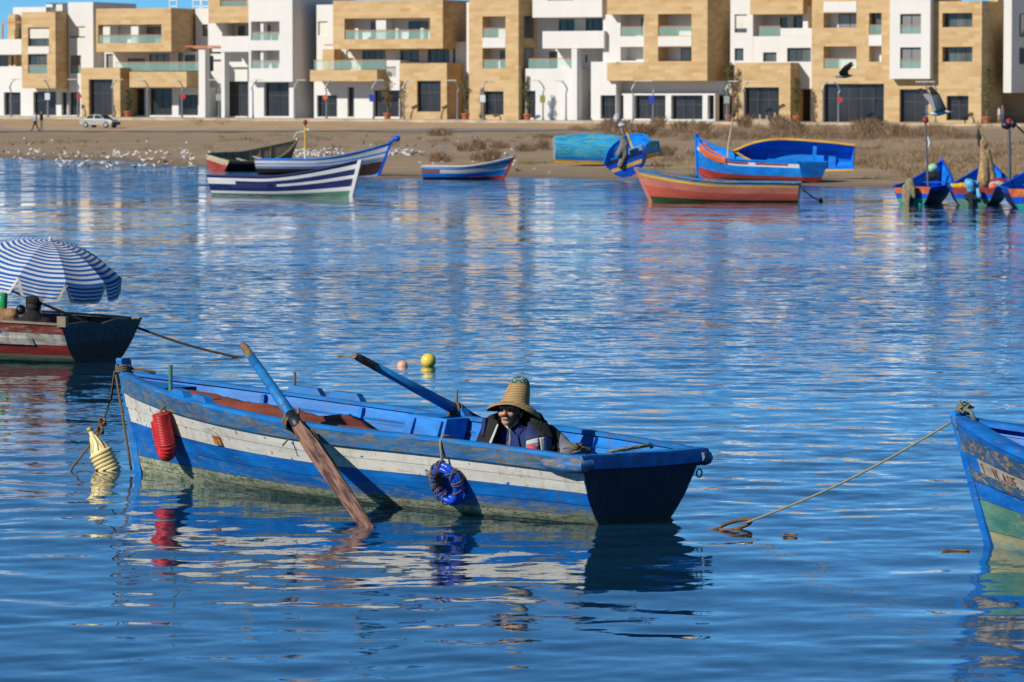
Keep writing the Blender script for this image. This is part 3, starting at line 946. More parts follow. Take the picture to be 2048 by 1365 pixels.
# ------------------------------------------------------------------ lamp posts with signs
STEEL = plain('lamp_steel', (0.20, 0.23, 0.27), 0.45, 0.1, 2, 0.0, 0.3)
HEADM = plain('lamp_head', (0.62, 0.63, 0.60), 0.5, 0.05, 2, 0.0)
POTM = plain('terracotta_pot', (0.50, 0.15, 0.06), 0.8, 0.15, 3, 0.1)
SIGNS = {'white': (0.75, 0.78, 0.8), 'red': (0.55, 0.05, 0.06), 'blue': (0.03, 0.06, 0.42), 'olive': (0.28, 0.30, 0.07), 'grey': (0.36, 0.38, 0.4), 'orange': (0.62, 0.16, 0.05), 'dark': (0.07, 0.07, 0.08)}
LAMPS = [(22, 1, None, 'beside the leftmost shop'), (96, -1, 'white', 'before the leftmost house'), (156, -1, 'red', 'left of the tall tan portal'), (226, 1, None, 'on the right edge of the tall tan portal'),
         (295, -1, None, 'between shops under the tan terrace band'), (364, -1, 'red', 'right of the tan terrace band'), (438, -1, 'grey', 'by the slim white columns'), (506, 1, None, 'left of the white loggia house'),
         (591, 1, None, 'at the corner of the white loggia house'), (653, 1, 'orange', 'under the tan terrace'), (747, 1, 'blue', 'left of a potted tree'), (808, 1, None, 'on the left of a tan shop portal'),
         (915, -1, None, 'beside a tree left of the tan tower'), (966, 1, 'white', 'before the tan tower shop'), (1086, -1, 'olive', 'right of the tan tower'), (1132, -1, None, 'in front of bare white walls'),
         (1266, 1, None, 'before the first shop pillar'), (1306, -1, 'blue', 'before the middle arcade shop'), (1454, 1, 'grey', 'beside the climbing tree'), (1488, 1, None, 'on the low tan portal'),
         (1646, 1, None, 'at the left edge of a wide shop'), (1677, -1, 'red', 'in the middle of a wide shop'), (1853, -1, 'dark', 'below the white bay'), (1871, -1, None, 'just right of the white bay')]
for px, sgn, sign, where in LAMPS:
    w = -5.0
    s, _ = fac(px, 240, w)
    x, y = s * _cp + w * _sp, 400 - s * _sp + w * _cp
    zb = float(pave_z(s * _cp))
    txt = 'lamp post ' + ('with %s sign ' % sign if sign else '') + where
    r = empty('street_lamp', (x, y, zb - 0.01), (0, 0, 0), 'slim steel ' + txt, 'lamp post', 'lamp posts along the promenade')
    MB().tube([(0, 0, 0), (0, 0, 2.8)], [0.085, 0.065], 8).tube([(0, 0, 0), (0, 0, .25)], .12, 8).build('post', STEEL, r)
    MB().tube([(0, 0, 2.75), (-sgn * .12, 0, 3.05), (sgn * .1, 0, 3.55), (sgn * .45, 0, 3.85)], [.08, .09, .07, .05], 6).build('arm', STEEL, r)
    MB().box((min(0, sgn * .95) + sgn * .1, -.14, 3.84), (max(0, sgn * .95) + sgn * .1, .14, 3.93)).build('lamp_head', HEADM, r)
    if sign:
        sm = plain('sign_' + sign, SIGNS[sign], 0.5, 0.05, 2, 0.0)
        m = MB()
        if sign in ('red', 'orange'):
            m.lathe([(.27, 0), (.27, .03)], 16, Matrix.Translation((-sgn * .12, -.13, 2.15)) @ Matrix.Rotation(R(90), 4, 'X'))
        else:
            m.box((-.30 if sign != 'blue' else -.42, -.13, 1.75), (.22 if sign != 'blue' else .12, -.10, 2.45))
        m.build('sign', sm, r)

# ------------------------------------------------------------------ potted climbing trees before the houses
LEAF = plain('dull_leaf', (0.10, 0.105, 0.028), 0.8, 0.4, 1.5, 0.0)
LEAF2 = plain('dry_leaf', (0.20, 0.15, 0.05), 0.8, 0.4, 1.5, 0.0)
BARK = plain('pale_bark', (0.22, 0.16, 0.10), 0.9, 0.2, 3, 0.2)
def leaf_cloud(rng, blobs, n, size, mb=None):
    mb = mb or MB()
    for _ in range(n):
        c, r = blobs[rng.randrange(len(blobs))]
        d = Vector((rng.gauss(0, 1), rng.gauss(0, 1), rng.gauss(0, 1)))
        d = d.normalized() * rng.random() ** 0.45
        p = Vector(c) + Vector((d.x * r[0], d.y * r[1], d.z * r[2]))
        a = Vector((rng.gauss(0, 1), rng.gauss(0, 1), rng.gauss(0, 1))).normalized()
        bb = a.cross(Vector((rng.gauss(0, 1), rng.gauss(0, 1), rng.gauss(0, 1)))).normalized()
        sz = size * rng.uniform(.6, 1.4)
        mb.add([p - a * sz, p + bb * sz * .5, p + a * sz, p - bb * sz * .5], [(0, 1, 2, 3)])
    return mb
TREES = [(256, 233, 2.9, .35, 'beside the tall tan portal', LEAF), (775, 234, 4.7, .7, 'bushy and dry between shop doors of the loggia house', LEAF2), (931, 235, 4.4, .5, 'left of the slim tan tower', LEAF),
         (1055, 236, 4.3, .5, 'right of the slim tan tower', LEAF), (1458, 240, 5.6, .55, 'climbing between the tan frame house and the low portal', LEAF), (1594, 241, 4.3, .5, 'right of the low tan portal', LEAF), (1973, 246, 5.4, .7, 'at the right end of the big tan house', LEAF)]
for i, (px, py, h, rad, where, lm) in enumerate(TREES):
    rng = random.Random(50 + i)
    w = -2.2 if i != 5 else -2.4
    s, _ = fac(px, py, w)
    x, y = s * _cp + w * _sp, 400 - s * _sp + w * _cp
    r = empty('potted_tree', (x, y, float(pave_z(s * _cp)) - .01), (0, 0, 0), 'potted tree ' + where, 'tree', 'potted trees along the houses')
    MB().lathe([(.26, 0), (.30, .1), (.40, .5), (.44, .52), (.44, .6), (.36, .6), (.34, .5)], 14).build('pot', POTM, r, True)
    tb = MB().tube([(0, 0, .45), (.05, 0, h * .4), (-.05, 0.02, h * .7), (.03, 0, h * .95)], [.06, .05, .035, .015], 6)
    for k in range(7):
        z = h * (.35 + .09 * k)
        a = rng.uniform(0, 6.28)
        tb.tube([(0, 0, z), (math.cos(a) * rad * .7, math.sin(a) * rad * .7, z + h * .1)], [.025, .01], 5)
    tb.build('trunk', BARK, r)
    bl = []
    for k in range(10):
        z = h * (.30 + .072 * k)
        rr = rad * (.45 + .55 * math.sin(math.pi * (k + .7) / 10.5)) * rng.uniform(.7, 1.15)
        bl.append(((rng.gauss(0, .12), rng.gauss(0, .12), z), (rr, rr, h * .07)))
    leaf_cloud(rng, bl, 900, .085).build('crown', lm, r)
# ------------------------------------------------------------------ boats
class Hull:
    def __init__(self, L, B, zs, zm, zb, rake=0.3, keel=-0.15, bt=0.8, tm=0.42, n=2.1, pm=0.30, pb=0.85, srake=0.10, tmid=0.42, ptr=None, bow_up=2.0):
        self.__dict__.update(locals())
    def half(self, t):
        B, bt, tm = self.B / 2, self.bt, self.tm
        if t < tm:
            u = t / tm
            return B * (bt + (1 - bt) * math.sin(math.pi / 2 * u))
        u = (t - tm) / (1 - tm)
        return max(0.022, B * (1 - u ** self.n))
    def zg(self, t):
        m = self.tmid
        if t > m: return self.zm + (self.zb - self.zm) * ((t - m) / (1 - m)) ** self.bow_up
        return self.zm + (self.zs - self.zm) * ((m - t) / m) ** 1.6
    def pt(self, t, q, side=1, off=0.0):
        zk, zg = self.keel, self.zg(t)
        z = zk + (zg - zk) * q
        p = self.pm + (self.pb - self.pm) * max(0, (t - 0.3) / 0.7) ** 1.5
        if self.ptr is not None and t < 0.3: p += (self.ptr - self.pm) * (1 - t / 0.3) ** 2
        y = self.half(t) * max(q, 0.0) ** p
        x = -self.srake * (z - self.keel) * (1 - t) + t * (self.L + self.rake * z)
        # push outwards along the plan normal
        if off:
            e = 1e-3
            dx = self.L * 2 * e
            dy = self.half(min(1, t + e)) - self.half(max(0, t - e))
            l = math.hypot(dx, dy)
            x += off * (-dy / l) * 1.0
            y += off * (dx / l)
        return Vector((x, side * y, z))

def strake(h, root, q0, q1, side, mats, off=0.0, thick=0.022, t0=0.0, t1=1.0, nt=36, nq=3, name='hull_plank', notches=0):
    """one plank of the hull, a thin closed shell; slot 0 outside, slot 1 inside"""
    nt = max(3, int(nt * (t1 - t0)) + 2)
    V, Fc, MI = [], [], []
    W = nq + 1
    g = 0.0016 / max(0.3, h.zm - h.keel)
    g0 = g if q0 > 0 else 0.0
    for layer in (off, -thick):
        for i in range(nt + 1):
            t = t0 + (t1 - t0) * i / nt
            for j in range(W):
                q = (q0 + g0) + (q1 - q0 - g - g0) * j / nq
                V.append(h.pt(t, q, side, layer if t < 0.985 else min(layer, 0.012) if layer > 0 else layer))
    n1 = (nt + 1) * W
    def a(l, i, j): return l * n1 + i * W + j
    def face(f, m):
        Fc.append(f if side > 0 else tuple(reversed(f))); MI.append(m)
    for i in range(nt):
        for j in range(nq):
            face((a(0, i, j), a(0, i, j + 1), a(0, i + 1, j + 1), a(0, i + 1, j)), 0)
            face((a(1, i, j), a(1, i + 1, j), a(1, i + 1, j + 1), a(1, i, j + 1)), 1)
        face((a(0, i, nq), a(1, i, nq), a(1, i + 1, nq), a(0, i + 1, nq)), 0)
        face((a(0, i, 0), a(0, i + 1, 0), a(1, i + 1, 0), a(1, i, 0)), 0)
    for j in range(nq):
        face((a(0, 0, j), a(1, 0, j), a(1, 0, j + 1), a(0, 0, j + 1)), 0)
        face((a(0, nt, j), a(0, nt, j + 1), a(1, nt, j + 1), a(1, nt, j)), 0)
    o = mk(name, V, Fc, mats, root, mi=MI)
    return smooth_by_angle(o, 35)

def rail_strip(h, root, side, mat, out=0.03, inn=0.05, z0=-0.01, z1=0.03, t0=0.0, t1=1.0, nt=40, name='gunwale'):
    V, Fc = [], []
    for i in range(nt + 1):
        t = t0 + (t1 - t0) * i / nt
        o_, i_ = h.pt(t, 1, side, out), h.pt(t, 1, side, -inn)
        if side * i_.y < 0.004: i_.y = side * 0.004
        if side * o_.y < 0.012: o_.y = side * 0.012
        for p, z in ((o_, z0), (o_, z1 - 0.006), (o_.lerp(i_, 0.12), z1), (i_.lerp(o_, 0.12), z1), (i_, z1 - 0.006), (i_, z0)):
            V.append(p + Vector((0, 0, z)))
    for i in range(nt):
        for k in range(6):
            f = (i * 6 + k, i * 6 + (k + 1) % 6, (i + 1) * 6 + (k + 1) % 6, (i + 1) * 6 + k)
            Fc.append(f if side < 0 else tuple(reversed(f)))
    Fc.append((0, 1, 2, 3, 4, 5) if side > 0 else (5, 4, 3, 2, 1, 0))
    b = nt * 6
    Fc.append((b + 5, b + 4, b + 3, b + 2, b + 1, b) if side > 0 else (b, b + 1, b + 2, b + 3, b + 4, b + 5))
    return smooth_by_angle(mk(name, V, Fc, mat, root), 50)

def transom_board(h, root, q0, q1, mat, th=0.035, inset=0.012, top_fn=None, n=5, inner=None, name='transom_board', nu=1):
    """a board across the stern between two heights"""
    V, Fc, MI = [], [], []
    rows = []
    g = 0.0
    for j in range(n + 1):
        q = q0 + (q1 - q0) * j / n
        p = h.pt(0, q, 1)
        y = max(0.004, p.y - inset)
        row = []
        for k in range(nu + 1):
            yy = -y + 2 * y * k / nu
            dz = 0.0
            if top_fn and j == n: dz = top_fn(yy / y)
            row.append(Vector((p.x - 0.004, yy, p.z + dz)))
        rows.append(row)
    W = nu + 1
    for dx in (0, th):
        for row in rows:
            for v in row: V.append(v + Vector((dx, 0, 0)))
    m = (n + 1) * W
    for j in range(n):
        for k in range(nu):
            a = j * W + k
            Fc.append((a, a + W, a + W + 1, a + 1)); MI.append(0)
            Fc.append((m + a, m + a + 1, m + a + W + 1, m + a + W)); MI.append(1)
        a, b = j * W, j * W + nu
        Fc.append((a, m + a, m + a + W, a + W)); MI.append(0)
        Fc.append((b, b + W, m + b + W, m + b)); MI.append(0)
    for k in range(nu):
        a = n * W + k
        Fc.append((a, m + a, m + a + 1, a + 1)); MI.append(0)
        Fc.append((k, k + 1, m + k + 1, m + k)); MI.append(0)
    return mk(name, V, Fc, [mat, inner or mat], root, mi=MI)

def stem_post(h, root, mat, ext=0.1, wid=0.035, fwd=0.045, aft=0.06, z0=-0.12, cap=None, topw=1.0, name='stem_post'):
    V = []
    zt = h.zg(1) + ext
    zs = [z0, 0.1 * zt, 0.4 * zt, 0.8 * zt, zt - 0.02, zt]
    for i, z in enumerate(zs):
        x = h.L + h.rake * z
        k = wid * (1.0 if i < 4 else topw) * (0.75 if i == 5 else 1)
        f = fwd * (0.8 if i == 5 else 1)
        for dx, dy in ((f, k * 0.55), (-aft, k), (-aft, -k), (f, -k * 0.55)):
            V.append((x + dx, dy, z))
    Fc = []
    for i in range(len(zs) - 1):
        for k in range(4):
            Fc.append((i * 4 + k, i * 4 + (k + 1) % 4, (i + 1) * 4 + (k + 1) % 4, (i + 1) * 4 + k))
    Fc.append((3, 2, 1, 0)); n = (len(zs) - 1) * 4
    Fc.append((n, n + 1, n + 2, n + 3))
    o = mk(name, V, [tuple(reversed(f)) for f in Fc], mat, root)
    return o

def floor_in(h, root, z, mat, name='floor_boards', t0=0.02, t1=0.93):
    n = 24
    V, Fc = [], []
    for i in range(n + 1):
        t = t0 + (t1 - t0) * i / n
        q = (z - h.keel) / (h.zg(t) - h.keel)
        p = h.pt(t, q, 1, -0.03)
        y = max(p.y, 0.01)
        V += [(p.x, y, z), (p.x, -y, z)]
    for i in range(n):
        Fc.append((i * 2, i * 2 + 2, i * 2 + 3, i * 2 + 1))
    return mk(name, V, [tuple(reversed(f)) for f in Fc], mat, root)

def thwart(h, root, t, z, w, mat, th=0.035, name='thwart'):
    q = (z - h.keel) / (h.zg(t) - h.keel)
    p = h.pt(t, q, 1, -0.028)
    return MB().box((p.x - w / 2, -p.y, z - th), (p.x + w / 2, p.y, z)).build(name, mat, root)

def rib(h, root, t, mat, q0=0.15, q1=0.98, w=0.04, d=0.035, side=1):
    V, Fc = [], []
    n = 8
    for i in range(n + 1):
        q = q0 + (q1 - q0) * i / n
        a, b = h.pt(t, q, side, -0.023), h.pt(t, q, side, -0.023 - d)
        for dx in (-w / 2, w / 2):
            V += [a + Vector((dx, 0, 0)), b + Vector((dx, 0, 0))]
    for i in range(n):
        o = i * 4
        for k, l in ((0, 1), (1, 3), (3, 2), (2, 0)):
            Fc.append((o + k, o + l, o + 4 + l, o + 4 + k))
    Fc.append((n * 4, n * 4 + 1, n * 4 + 3, n * 4 + 2))
    return mk('rib', V, Fc, mat, root)

def make_boat(name, label, h, loc, psi, bands, inner, capmat, transom=None, roll=0, pitch=0, stem=None, rails=True, thw=(), floor=None, ribs=(), stem_kw=None, cap_kw=None, group=None, floorz=0.06, tr_kw=None, offs=None, ribmat=None):
    """bands: (q0, q1, material[, t0, t1])"""
    root = empty(name, loc, (0, 0, 0), label, 'boat', group)
    root.rotation_mode = 'XYZ'
    root.rotation_euler = (Matrix.Rotation(R(psi), 3, 'Z') @ Matrix.Rotation(R(-pitch), 3, 'Y') @ Matrix.Rotation(R(roll), 3, 'X')).to_euler()
    for side in (1, -1):
        for bi, bd in enumerate(bands):
            t0, t1 = (bd[3], bd[4]) if len(bd) > 3 else (0, 1)
            off = (offs or {}).get(bi, 0.004 * ((bi + (1 if len(bd) > 3 and bd[3] > 0 else 0)) % 2))
            strake(h, root, bd[0], bd[1], side, [bd[2], inner], off, t0=t0, t1=t1)
        if rails:
            rail_strip(h, root, side, capmat, **(cap_kw or {}))
        for t in ribs: rib(h, root, t, ribmat or inner, side=side)
    for tb in (transom or [(b[0], b[1], b[2]) for b in bands if len(b) == 3]):
        transom_board(h, root, tb[0], tb[1], tb[2], inner=inner, **(tr_kw or {}))
    stem_post(h, root, stem or capmat, **(stem_kw or {}))
    if floor: floor_in(h, root, floorz, floor)
    for (t, z, w, m) in thw: thwart(h, root, t, z, w, m)
    bpy.context.view_layer.update()
    return root

ROPE = rope_mat('brown_rope', (0.10, 0.07, 0.04), (0.25, 0.18, 0.11))
ROPE2 = rope_mat('pale_rope', (0.20, 0.18, 0.12), (0.40, 0.35, 0.24))
IRON = plain('rusty_iron', (0.10, 0.065, 0.045), 0.8, 0.4, 20, 0.3)
BL = (0.004, 0.20, 0.70)
WOODG = (0.20, 0.165, 0.11)
GREEN_WEED = (0.035, 0.095, 0.05)
M_SHEER = paint('blue_worn_rail', (0.02, 0.13, 0.36), .47, (0.19, 0.16, 0.10), (0.02, 0.20, 0.52), chips=.28, soft=.10, grime=.5, scratch=.35, scratchcol=(0.30, 0.27, 0.2), chipcol=(0.09, 0.14, 0.06), spots=(0.05, 0.20, 0.10))
M_WHITE = paint('white_worn_plank', (0.68, 0.66, 0.58), .18, (0.40, 0.37, 0.30), (0.72, 0.70, 0.63), rust=.75, chips=.09, grime=.35, scratch=.2, scratchcol=(0.32, 0.29, 0.24), chipcol=(0.14, 0.12, 0.10), var=.12, spots=(0.02, 0.15, 0.5))
M_BLUE = paint('blue_hull_plank', (0.003, 0.125, 0.50), .12, (0.06, 0.16, 0.28), (0.004, 0.19, 0.66), chips=.07, grime=.45, grimecol=(0.05, 0.10, 0.09), scratch=.35, scratchcol=(0.12, 0.28, 0.5), chipcol=(0.03, 0.2, 0.18), algae=(-0.05, 0.05, (0.22, 0.23, 0.16)))
M_BLUELOW = paint('blue_low_plank', (0.004, 0.14, 0.55), .27, (0.20, 0.22, 0.17), (0.004, 0.18, 0.60), chips=.12, chipcol=(0.02, 0.14, 0.10), grime=.6, grimecol=(0.10, 0.13, 0.07), scratch=.3, scratchcol=(0.25, 0.3, 0.3), algae=(0.05, 0.13, (0.24, 0.245, 0.16)))
M_BOTTOM = paint('weedy_bottom_plank', (0.44, 0.43, 0.29), .36, (0.13, 0.15, 0.07), (0.50, 0.48, 0.34), chips=.36, chipcol=(0.010, 0.17, 0.11), grime=.7, grimecol=(0.05, 0.07, 0.03), algae=(-0.07, 0.05, (0.02, 0.07, 0.03)))
M_BLUEIN = paint('blue_inner_plank', (0.004, 0.17, 0.60), .09, (0.07, 0.16, 0.28), (0.006, 0.23, 0.72), chips=.05, grime=.4, scratch=.2, scratchcol=(0.15, 0.3, 0.45), chipcol=(0.03, 0.05, 0.08), rough=.55)
M_BLUECAP = paint('blue_cap', (0.005, 0.18, 0.58), .27, WOODG, (0.006, 0.22, 0.66), chips=.12, grime=.5, scratch=.3, scratchcol=(0.28, 0.26, 0.2))
M_TRANSOM = paint('navy_transom', (0.018, 0.019, 0.046), .10, (0.035, 0.035, 0.045), (0.022, 0.025, 0.065), chips=.05, grime=.5, algae=(0.0, 0.12, (0.03, 0.05, 0.03)))
M_DARKWOOD = wood('dark_floor_wood', (0.035, 0.03, 0.025), (0.09, 0.075, 0.055))
M_OARBLUE = paint('blue_oar_paint', (0.012, 0.17, 0.52), .22, (0.10, 0.13, 0.12), (0.02, 0.24, 0.6), chips=.05, stretch=(3, 3, 3))
M_OARWOOD = wood('oar_wood', (0.05, 0.022, 0.018), (0.25, 0.135, 0.095), 4.5, (9, 9, .7))
M_OARWOOD2 = wood('oar_plank_wood', (0.10, 0.075, 0.03), (0.40, 0.25, 0.13), 3.4, (10, 10, 1.0))
M_HANDLE = wood('oar_handle_wood', (0.12, 0.07, 0.035), (0.30, 0.20, 0.11), 3.0, (5, 5, 2))

# ---------------------------------------------------------------- main rowing boat
bow_wl = at_z(279, 949, 0)
st_near = at_z(1172, 1052, 0)
st_far = at_z(1357, 1037, 0)
st_mid = (st_near + st_far) / 2
_d = (bow_wl - st_mid)
PSI_MAIN = math.degrees(math.atan2(_d.y, _d.x))
L_MAIN = _d.length
H1 = Hull(L_MAIN, 1.62, 0.475, 0.555, 0.80, rake=0.26, keel=-0.12, bt=0.80, n=2.3, pm=0.26, pb=0.62, srake=0.14, ptr=0.34, tmid=0.36, bow_up=1.45)
bands1 = [(0.0, .20, M_BOTTOM), (.20, .30, M_BOTTOM), (.30, .44, M_BLUELOW), (.44, .59, M_BLUE), (.59, .715, M_WHITE), (.715, .838, M_WHITE), (.838, 1.0, M_SHEER)]
boat = make_boat('rowing_boat', 'blue and white wooden rowing boat carrying the man in a straw hat', H1, st_mid, PSI_MAIN, bands1, M_BLUEIN, M_BLUECAP,
                 transom=[(0, .35, M_TRANSOM), (.35, .66, M_TRANSOM), (.66, 1.0, M_TRANSOM)], roll=1.2, floor=M_DARKWOOD, floorz=.07,
                 thw=[(.30, .30, .22, M_BLUEIN), (.56, .34, .22, M_BLUEIN)], stem=M_BLUECAP, stem_kw=dict(ext=.13, wid=.032, fwd=.035, aft=.06, topw=1.7),
                 offs={6: .034, 5: .006, 4: .002, 3: .005, 2: .001, 1: .004}, ribs=(.2, .42, .64, .8), cap_kw=dict(out=.036, inn=.045, z0=.0, z1=.03))
MW = boat.matrix_world.copy()
def bp(t, side, dz=0.0, off=0.0, q=1.0):
    """a point on the main boat's rail, boat-local"""
    return H1.pt(t, q, side, off) + Vector((0, 0, dz))
def bw(v): return MW @ Vector(v)
# stern rail with rounded overhanging ends
p0 = H1.pt(0, 1, 1)
y = p0.y + .03
mb = MB()
prof = [(-.045, -.07), (-.05, -.01), (-.035, .028), (.03, .035), (.055, .02), (.055, -.05)]
N = 15
vs = []
for i in range(N):
    u = -1 + 2 * i / (N - 1)
    sag = -.012 * (1 - u * u)
    for dx, dz in prof: vs.append((p0.x + dx, u * y, p0.z + .012 + dz * (1 if abs(u) < .99 else .8) + sag))
fs = []
for i in range(N - 1):
    for k in range(6): fs.append((i * 6 + k, (i + 1) * 6 + k, (i + 1) * 6 + (k + 1) % 6, i * 6 + (k + 1) % 6))
fs += [tuple(range(6)), tuple(reversed(range((N - 1) * 6, N * 6)))]
smooth_by_angle(mb.add(vs, fs).build('stern_rail', M_BLUECAP, boat), 60)
M_KNEE = paint('worn_corner_block', (0.02, 0.12, 0.35), .5, (0.22, 0.20, 0.16), chips=.2)
for s in (1, -1):
    kb = MB()
    a = H1.pt(0, .94, s)
    kb.tube([a + Vector((-.05, s * -.05, .01)), a + Vector((-.03, s * .03, .0)), a + Vector((.10, s * .055, -.005)), a + Vector((.26, s * .05, 0)), a + Vector((.34, s * .036, .005))], [.035, .056, .054, .046, .03], 8)
    smooth_by_angle(kb.build('corner_block', M_KNEE, boat), 60)
# mooring ring under the far corner
a = H1.pt(0, .80, -1)
rg = MB().tube([a + Vector((-.01, -.03 + .03 * math.cos(t), -.03 + .03 * math.sin(t))) for t in np.linspace(0, 2 * math.pi, 15)], .006, 6).build('mooring_ring', IRON, boat, True)
# rust plate on the near side
c = H1.pt(.70, .66, 1, .012)
e = H1.pt(.69, .66, 1, .012)
u = (c - e).normalized()
up = (H1.pt(.70, .70, 1, .012) - c).normalized()
nn = up.cross(u).normalized()
if nn.y < 0: nn = -nn
RUST = plain('rust_plate', (0.36, 0.13, 0.03), .85, .6, 25, .5)
def plate(c, u, up, nn, w, hh, th, mat, name, par):
    M = Matrix((u, up, nn)).transposed().to_4x4()
    M.translation = c
    return MB().box((-w / 2, -hh / 2, 0), (w / 2, hh / 2, th), 0, M).build(name, mat, par)
plate(c, u, up, nn, .105, .075, .008, RUST, 'rusty_plate', boat)
# inner stringers along the far side
M_SEAM = plain('dark_seam', (0.01, 0.025, 0.06), .9, .2, 5, 0)
for q in (.74, .88):
    V = [H1.pt(t, q, -1, -.026) for t in np.linspace(.03, .96, 40)]
    MB().tube(V, .012 if q == .74 else .009, 5).build('stringer', M_BLUEIN if q == .88 else M_SEAM, boat)
# rowlock pads and thole pins
PIN = wood('thole_pin_wood', (0.10, 0.08, 0.05), (0.24, 0.20, 0.14), 3, (4, 4, 1))
PING = paint('green_pin', (0.03, 0.20, 0.13), .4, (0.22, 0.2, 0.14), stretch=(4, 4, 2))
def find_t(px, side, zadd=0.03):
    """station on the rail that shows at this pixel column"""
    best, bt_ = 1e9, 0
    for i in range(1001):
        t = i / 1000
        w = bw(bp(t, side, zadd))
        k = (w.x / (w.y * math.cos(PITCH) - (w.z - CAMZ) * math.sin(PITCH))) * FPX + CX
        if abs(k - px) < best: best, bt_ = abs(k - px), t
    return bt_
def pad(px, side, ln=.24, hgt=.05):
    t = find_t(px, side)
    c = bp(t, side, .03, -.004)
    d = (bp(min(1, t + .02), side, .03) - bp(t - .02, side, .03)).normalized()
    nrm = Vector((0, 0, 1)); lat = nrm.cross(d).normalized(); nrm = d.cross(lat)
    M = Matrix((d, lat, nrm)).transposed().to_4x4(); M.translation = c
    vs = [(-ln / 2, -.04, 0), (ln / 2, -.04, 0), (ln / 2, .04, 0), (-ln / 2, .04, 0), (-ln / 2 + .05, -.035, hgt), (ln / 2 - .05, -.035, hgt), (ln / 2 - .05, .035, hgt), (-ln / 2 + .05, .035, hgt)]
    MB().add([M @ Vector(v) for v in vs], [(0, 3, 2, 1), (4, 5, 6, 7), (0, 1, 5, 4), (1, 2, 6, 5), (2, 3, 7, 6), (3, 0, 4, 7)]).build('rowlock_pad', M_BLUECAP, boat)
    return t
for px, s in ((362, 1), (404, 1), (612, -1), (693, -1), (905, -1)): pad(px, s, .26 if s > 0 else .34, .045 if s > 0 else .055)
def pin(px, side, z0, z1, r, mat):
    t = find_t(px, side)
    a = bp(t, side, z0, -.012)
    return MB().tube([a, a + Vector((0, 0, z1 - z0))], [r, r * .9], 10).build('thole_pin', mat, boat, False)
pin(338, 1, -.1, .235, .017, PING)
pin(594, 1, -.1, .13, .012, PIN)
pin(591, -1, -.1, .19, .013, PIN)
pin(915, -1, -.1, .22, .012, PIN)
# eye bolt in the far side planks
t_ = find_t(505, -1)
a = H1.pt(t_, .86, -1, -.03)
MB().tube([a + Vector((0.0 + .028 * math.cos(k), .012, .028 * math.sin(k))) for k in np.linspace(0, 2 * math.pi, 13)], .006, 6).build('eye_bolt', IRON, boat, True)
# small bulkhead locker by the man on the far side
t_a, t_b = find_t(868, -1), find_t(948, -1)
lk = MB()
def lkbox(ta, tb, q0, q1, d0, d1, name, mat):
    a0, b0 = H1.pt(ta, q0, -1, -d0), H1.pt(tb, q0, -1, -d0)
    a1, b1 = H1.pt(ta, q1, -1, -d0), H1.pt(tb, q1, -1, -d0)
    off = Vector((0, d1 - d0, 0))
    vs = [a0, b0, b1, a1, a0 + off, b0 + off, b1 + off, a1 + off]
    return MB().add(vs, [(0, 1, 2, 3), (7, 6, 5, 4), (0, 4, 5, 1), (1, 5, 6, 2), (2, 6, 7, 3), (3, 7, 4, 0)]).build(name, mat, boat)
lkbox(t_a, t_b, .42, .62, .06, .30, 'locker_board', M_BLUEIN)
lkbox(t_a, t_b, .625, .81, .06, .295, 'locker_board', M_BLUEIN)
lkbox(t_a, t_b, .815, 1.03, .06, .30, 'locker_board', M_BLUEIN)
dt = (t_b - t_a)
lkbox(t_a + dt * .12, t_a + dt * .22, .44, 1.0, .30, .325, 'locker_batten', M_BLUEIN)
lkbox(t_a + dt * .80, t_a + dt * .92, .44, 1.0, .30, .325, 'locker_batten', M_BLUEIN)
# small foredeck
V = []
for t in (.90, .93, .96, .985):
    V += [H1.pt(t, .97, 1, -.02), H1.pt(t, .97, -1, -.02)]
mk('foredeck', V, [(i * 2, i * 2 + 1, i * 2 + 3, i * 2 + 2) for i in range(3)], M_BLUEIN, boat)

def to_world(o):
    """objects carried by the boat are things of their own: put the boat-local mesh into the world"""
    o.matrix_world = MW
    return o

# ---------------------------------------------------------------- oars
def make_oar(label, grip, pivot, tip, blade_from, plank_len):
    grip, pivot, tip = Vector(grip), Vector(pivot), Vector(tip)
    Ltot = (tip - grip).length
    d = (tip - grip).normalized()
    root = empty('oar', grip, (0, 0, 0), label, 'oar', 'oars of the rowing boat')
    root.rotation_euler = d.to_track_quat('Z', 'Y').to_euler()
    MB().tube([(0, 0, 0), (0, 0, .04), (0, 0, .24)], [.024, .030, .033], 12).build('handle', M_HANDLE, root, False)
    MB().tube([(0, 0, .24), (0, 0, .8), (0, 0, blade_from - .2)], [.0335, .040, .044], 12).build('shaft', M_OARBLUE, root, True)
    MB().tube([(0, 0, blade_from - .2), (0, 0, blade_from + .02)], [.045, .046], 12).build('collar', plain('tarred_collar', (0.018, 0.02, 0.03), .45, .4, 12, .2), root, True)
    # blade of two planks scarfed together
    b0, b1 = blade_from, Ltot
    n = 10
    V = []
    for i in range(n + 1):
        u = i / n
        z = b0 + (b1 - b0) * u
        wl = .040 + .020 * min(1, u * 6) - .026 * max(0, u - .35)
        th = .034 - .020 * u
        for x, yv in ((-wl, -th), (wl, -th), (wl, th), (-wl, th)):
            V.append((x, yv, z))
    Fc = []
    for i in range(n):
        for k in range(4): Fc.append((i * 4 + k, i * 4 + (k + 1) % 4, (i + 1) * 4 + (k + 1) % 4, (i + 1) * 4 + k))
    Fc += [(3, 2, 1, 0), (n * 4, n * 4 + 1, n * 4 + 2, n * 4 + 3)]
    mk('blade', V, Fc, M_OARWOOD, root)
    MB().box((.010, -.056, b0 + .10), (.066, -.022, b0 + plank_len)).build('blade_plank', M_OARWOOD2, root)
    return root
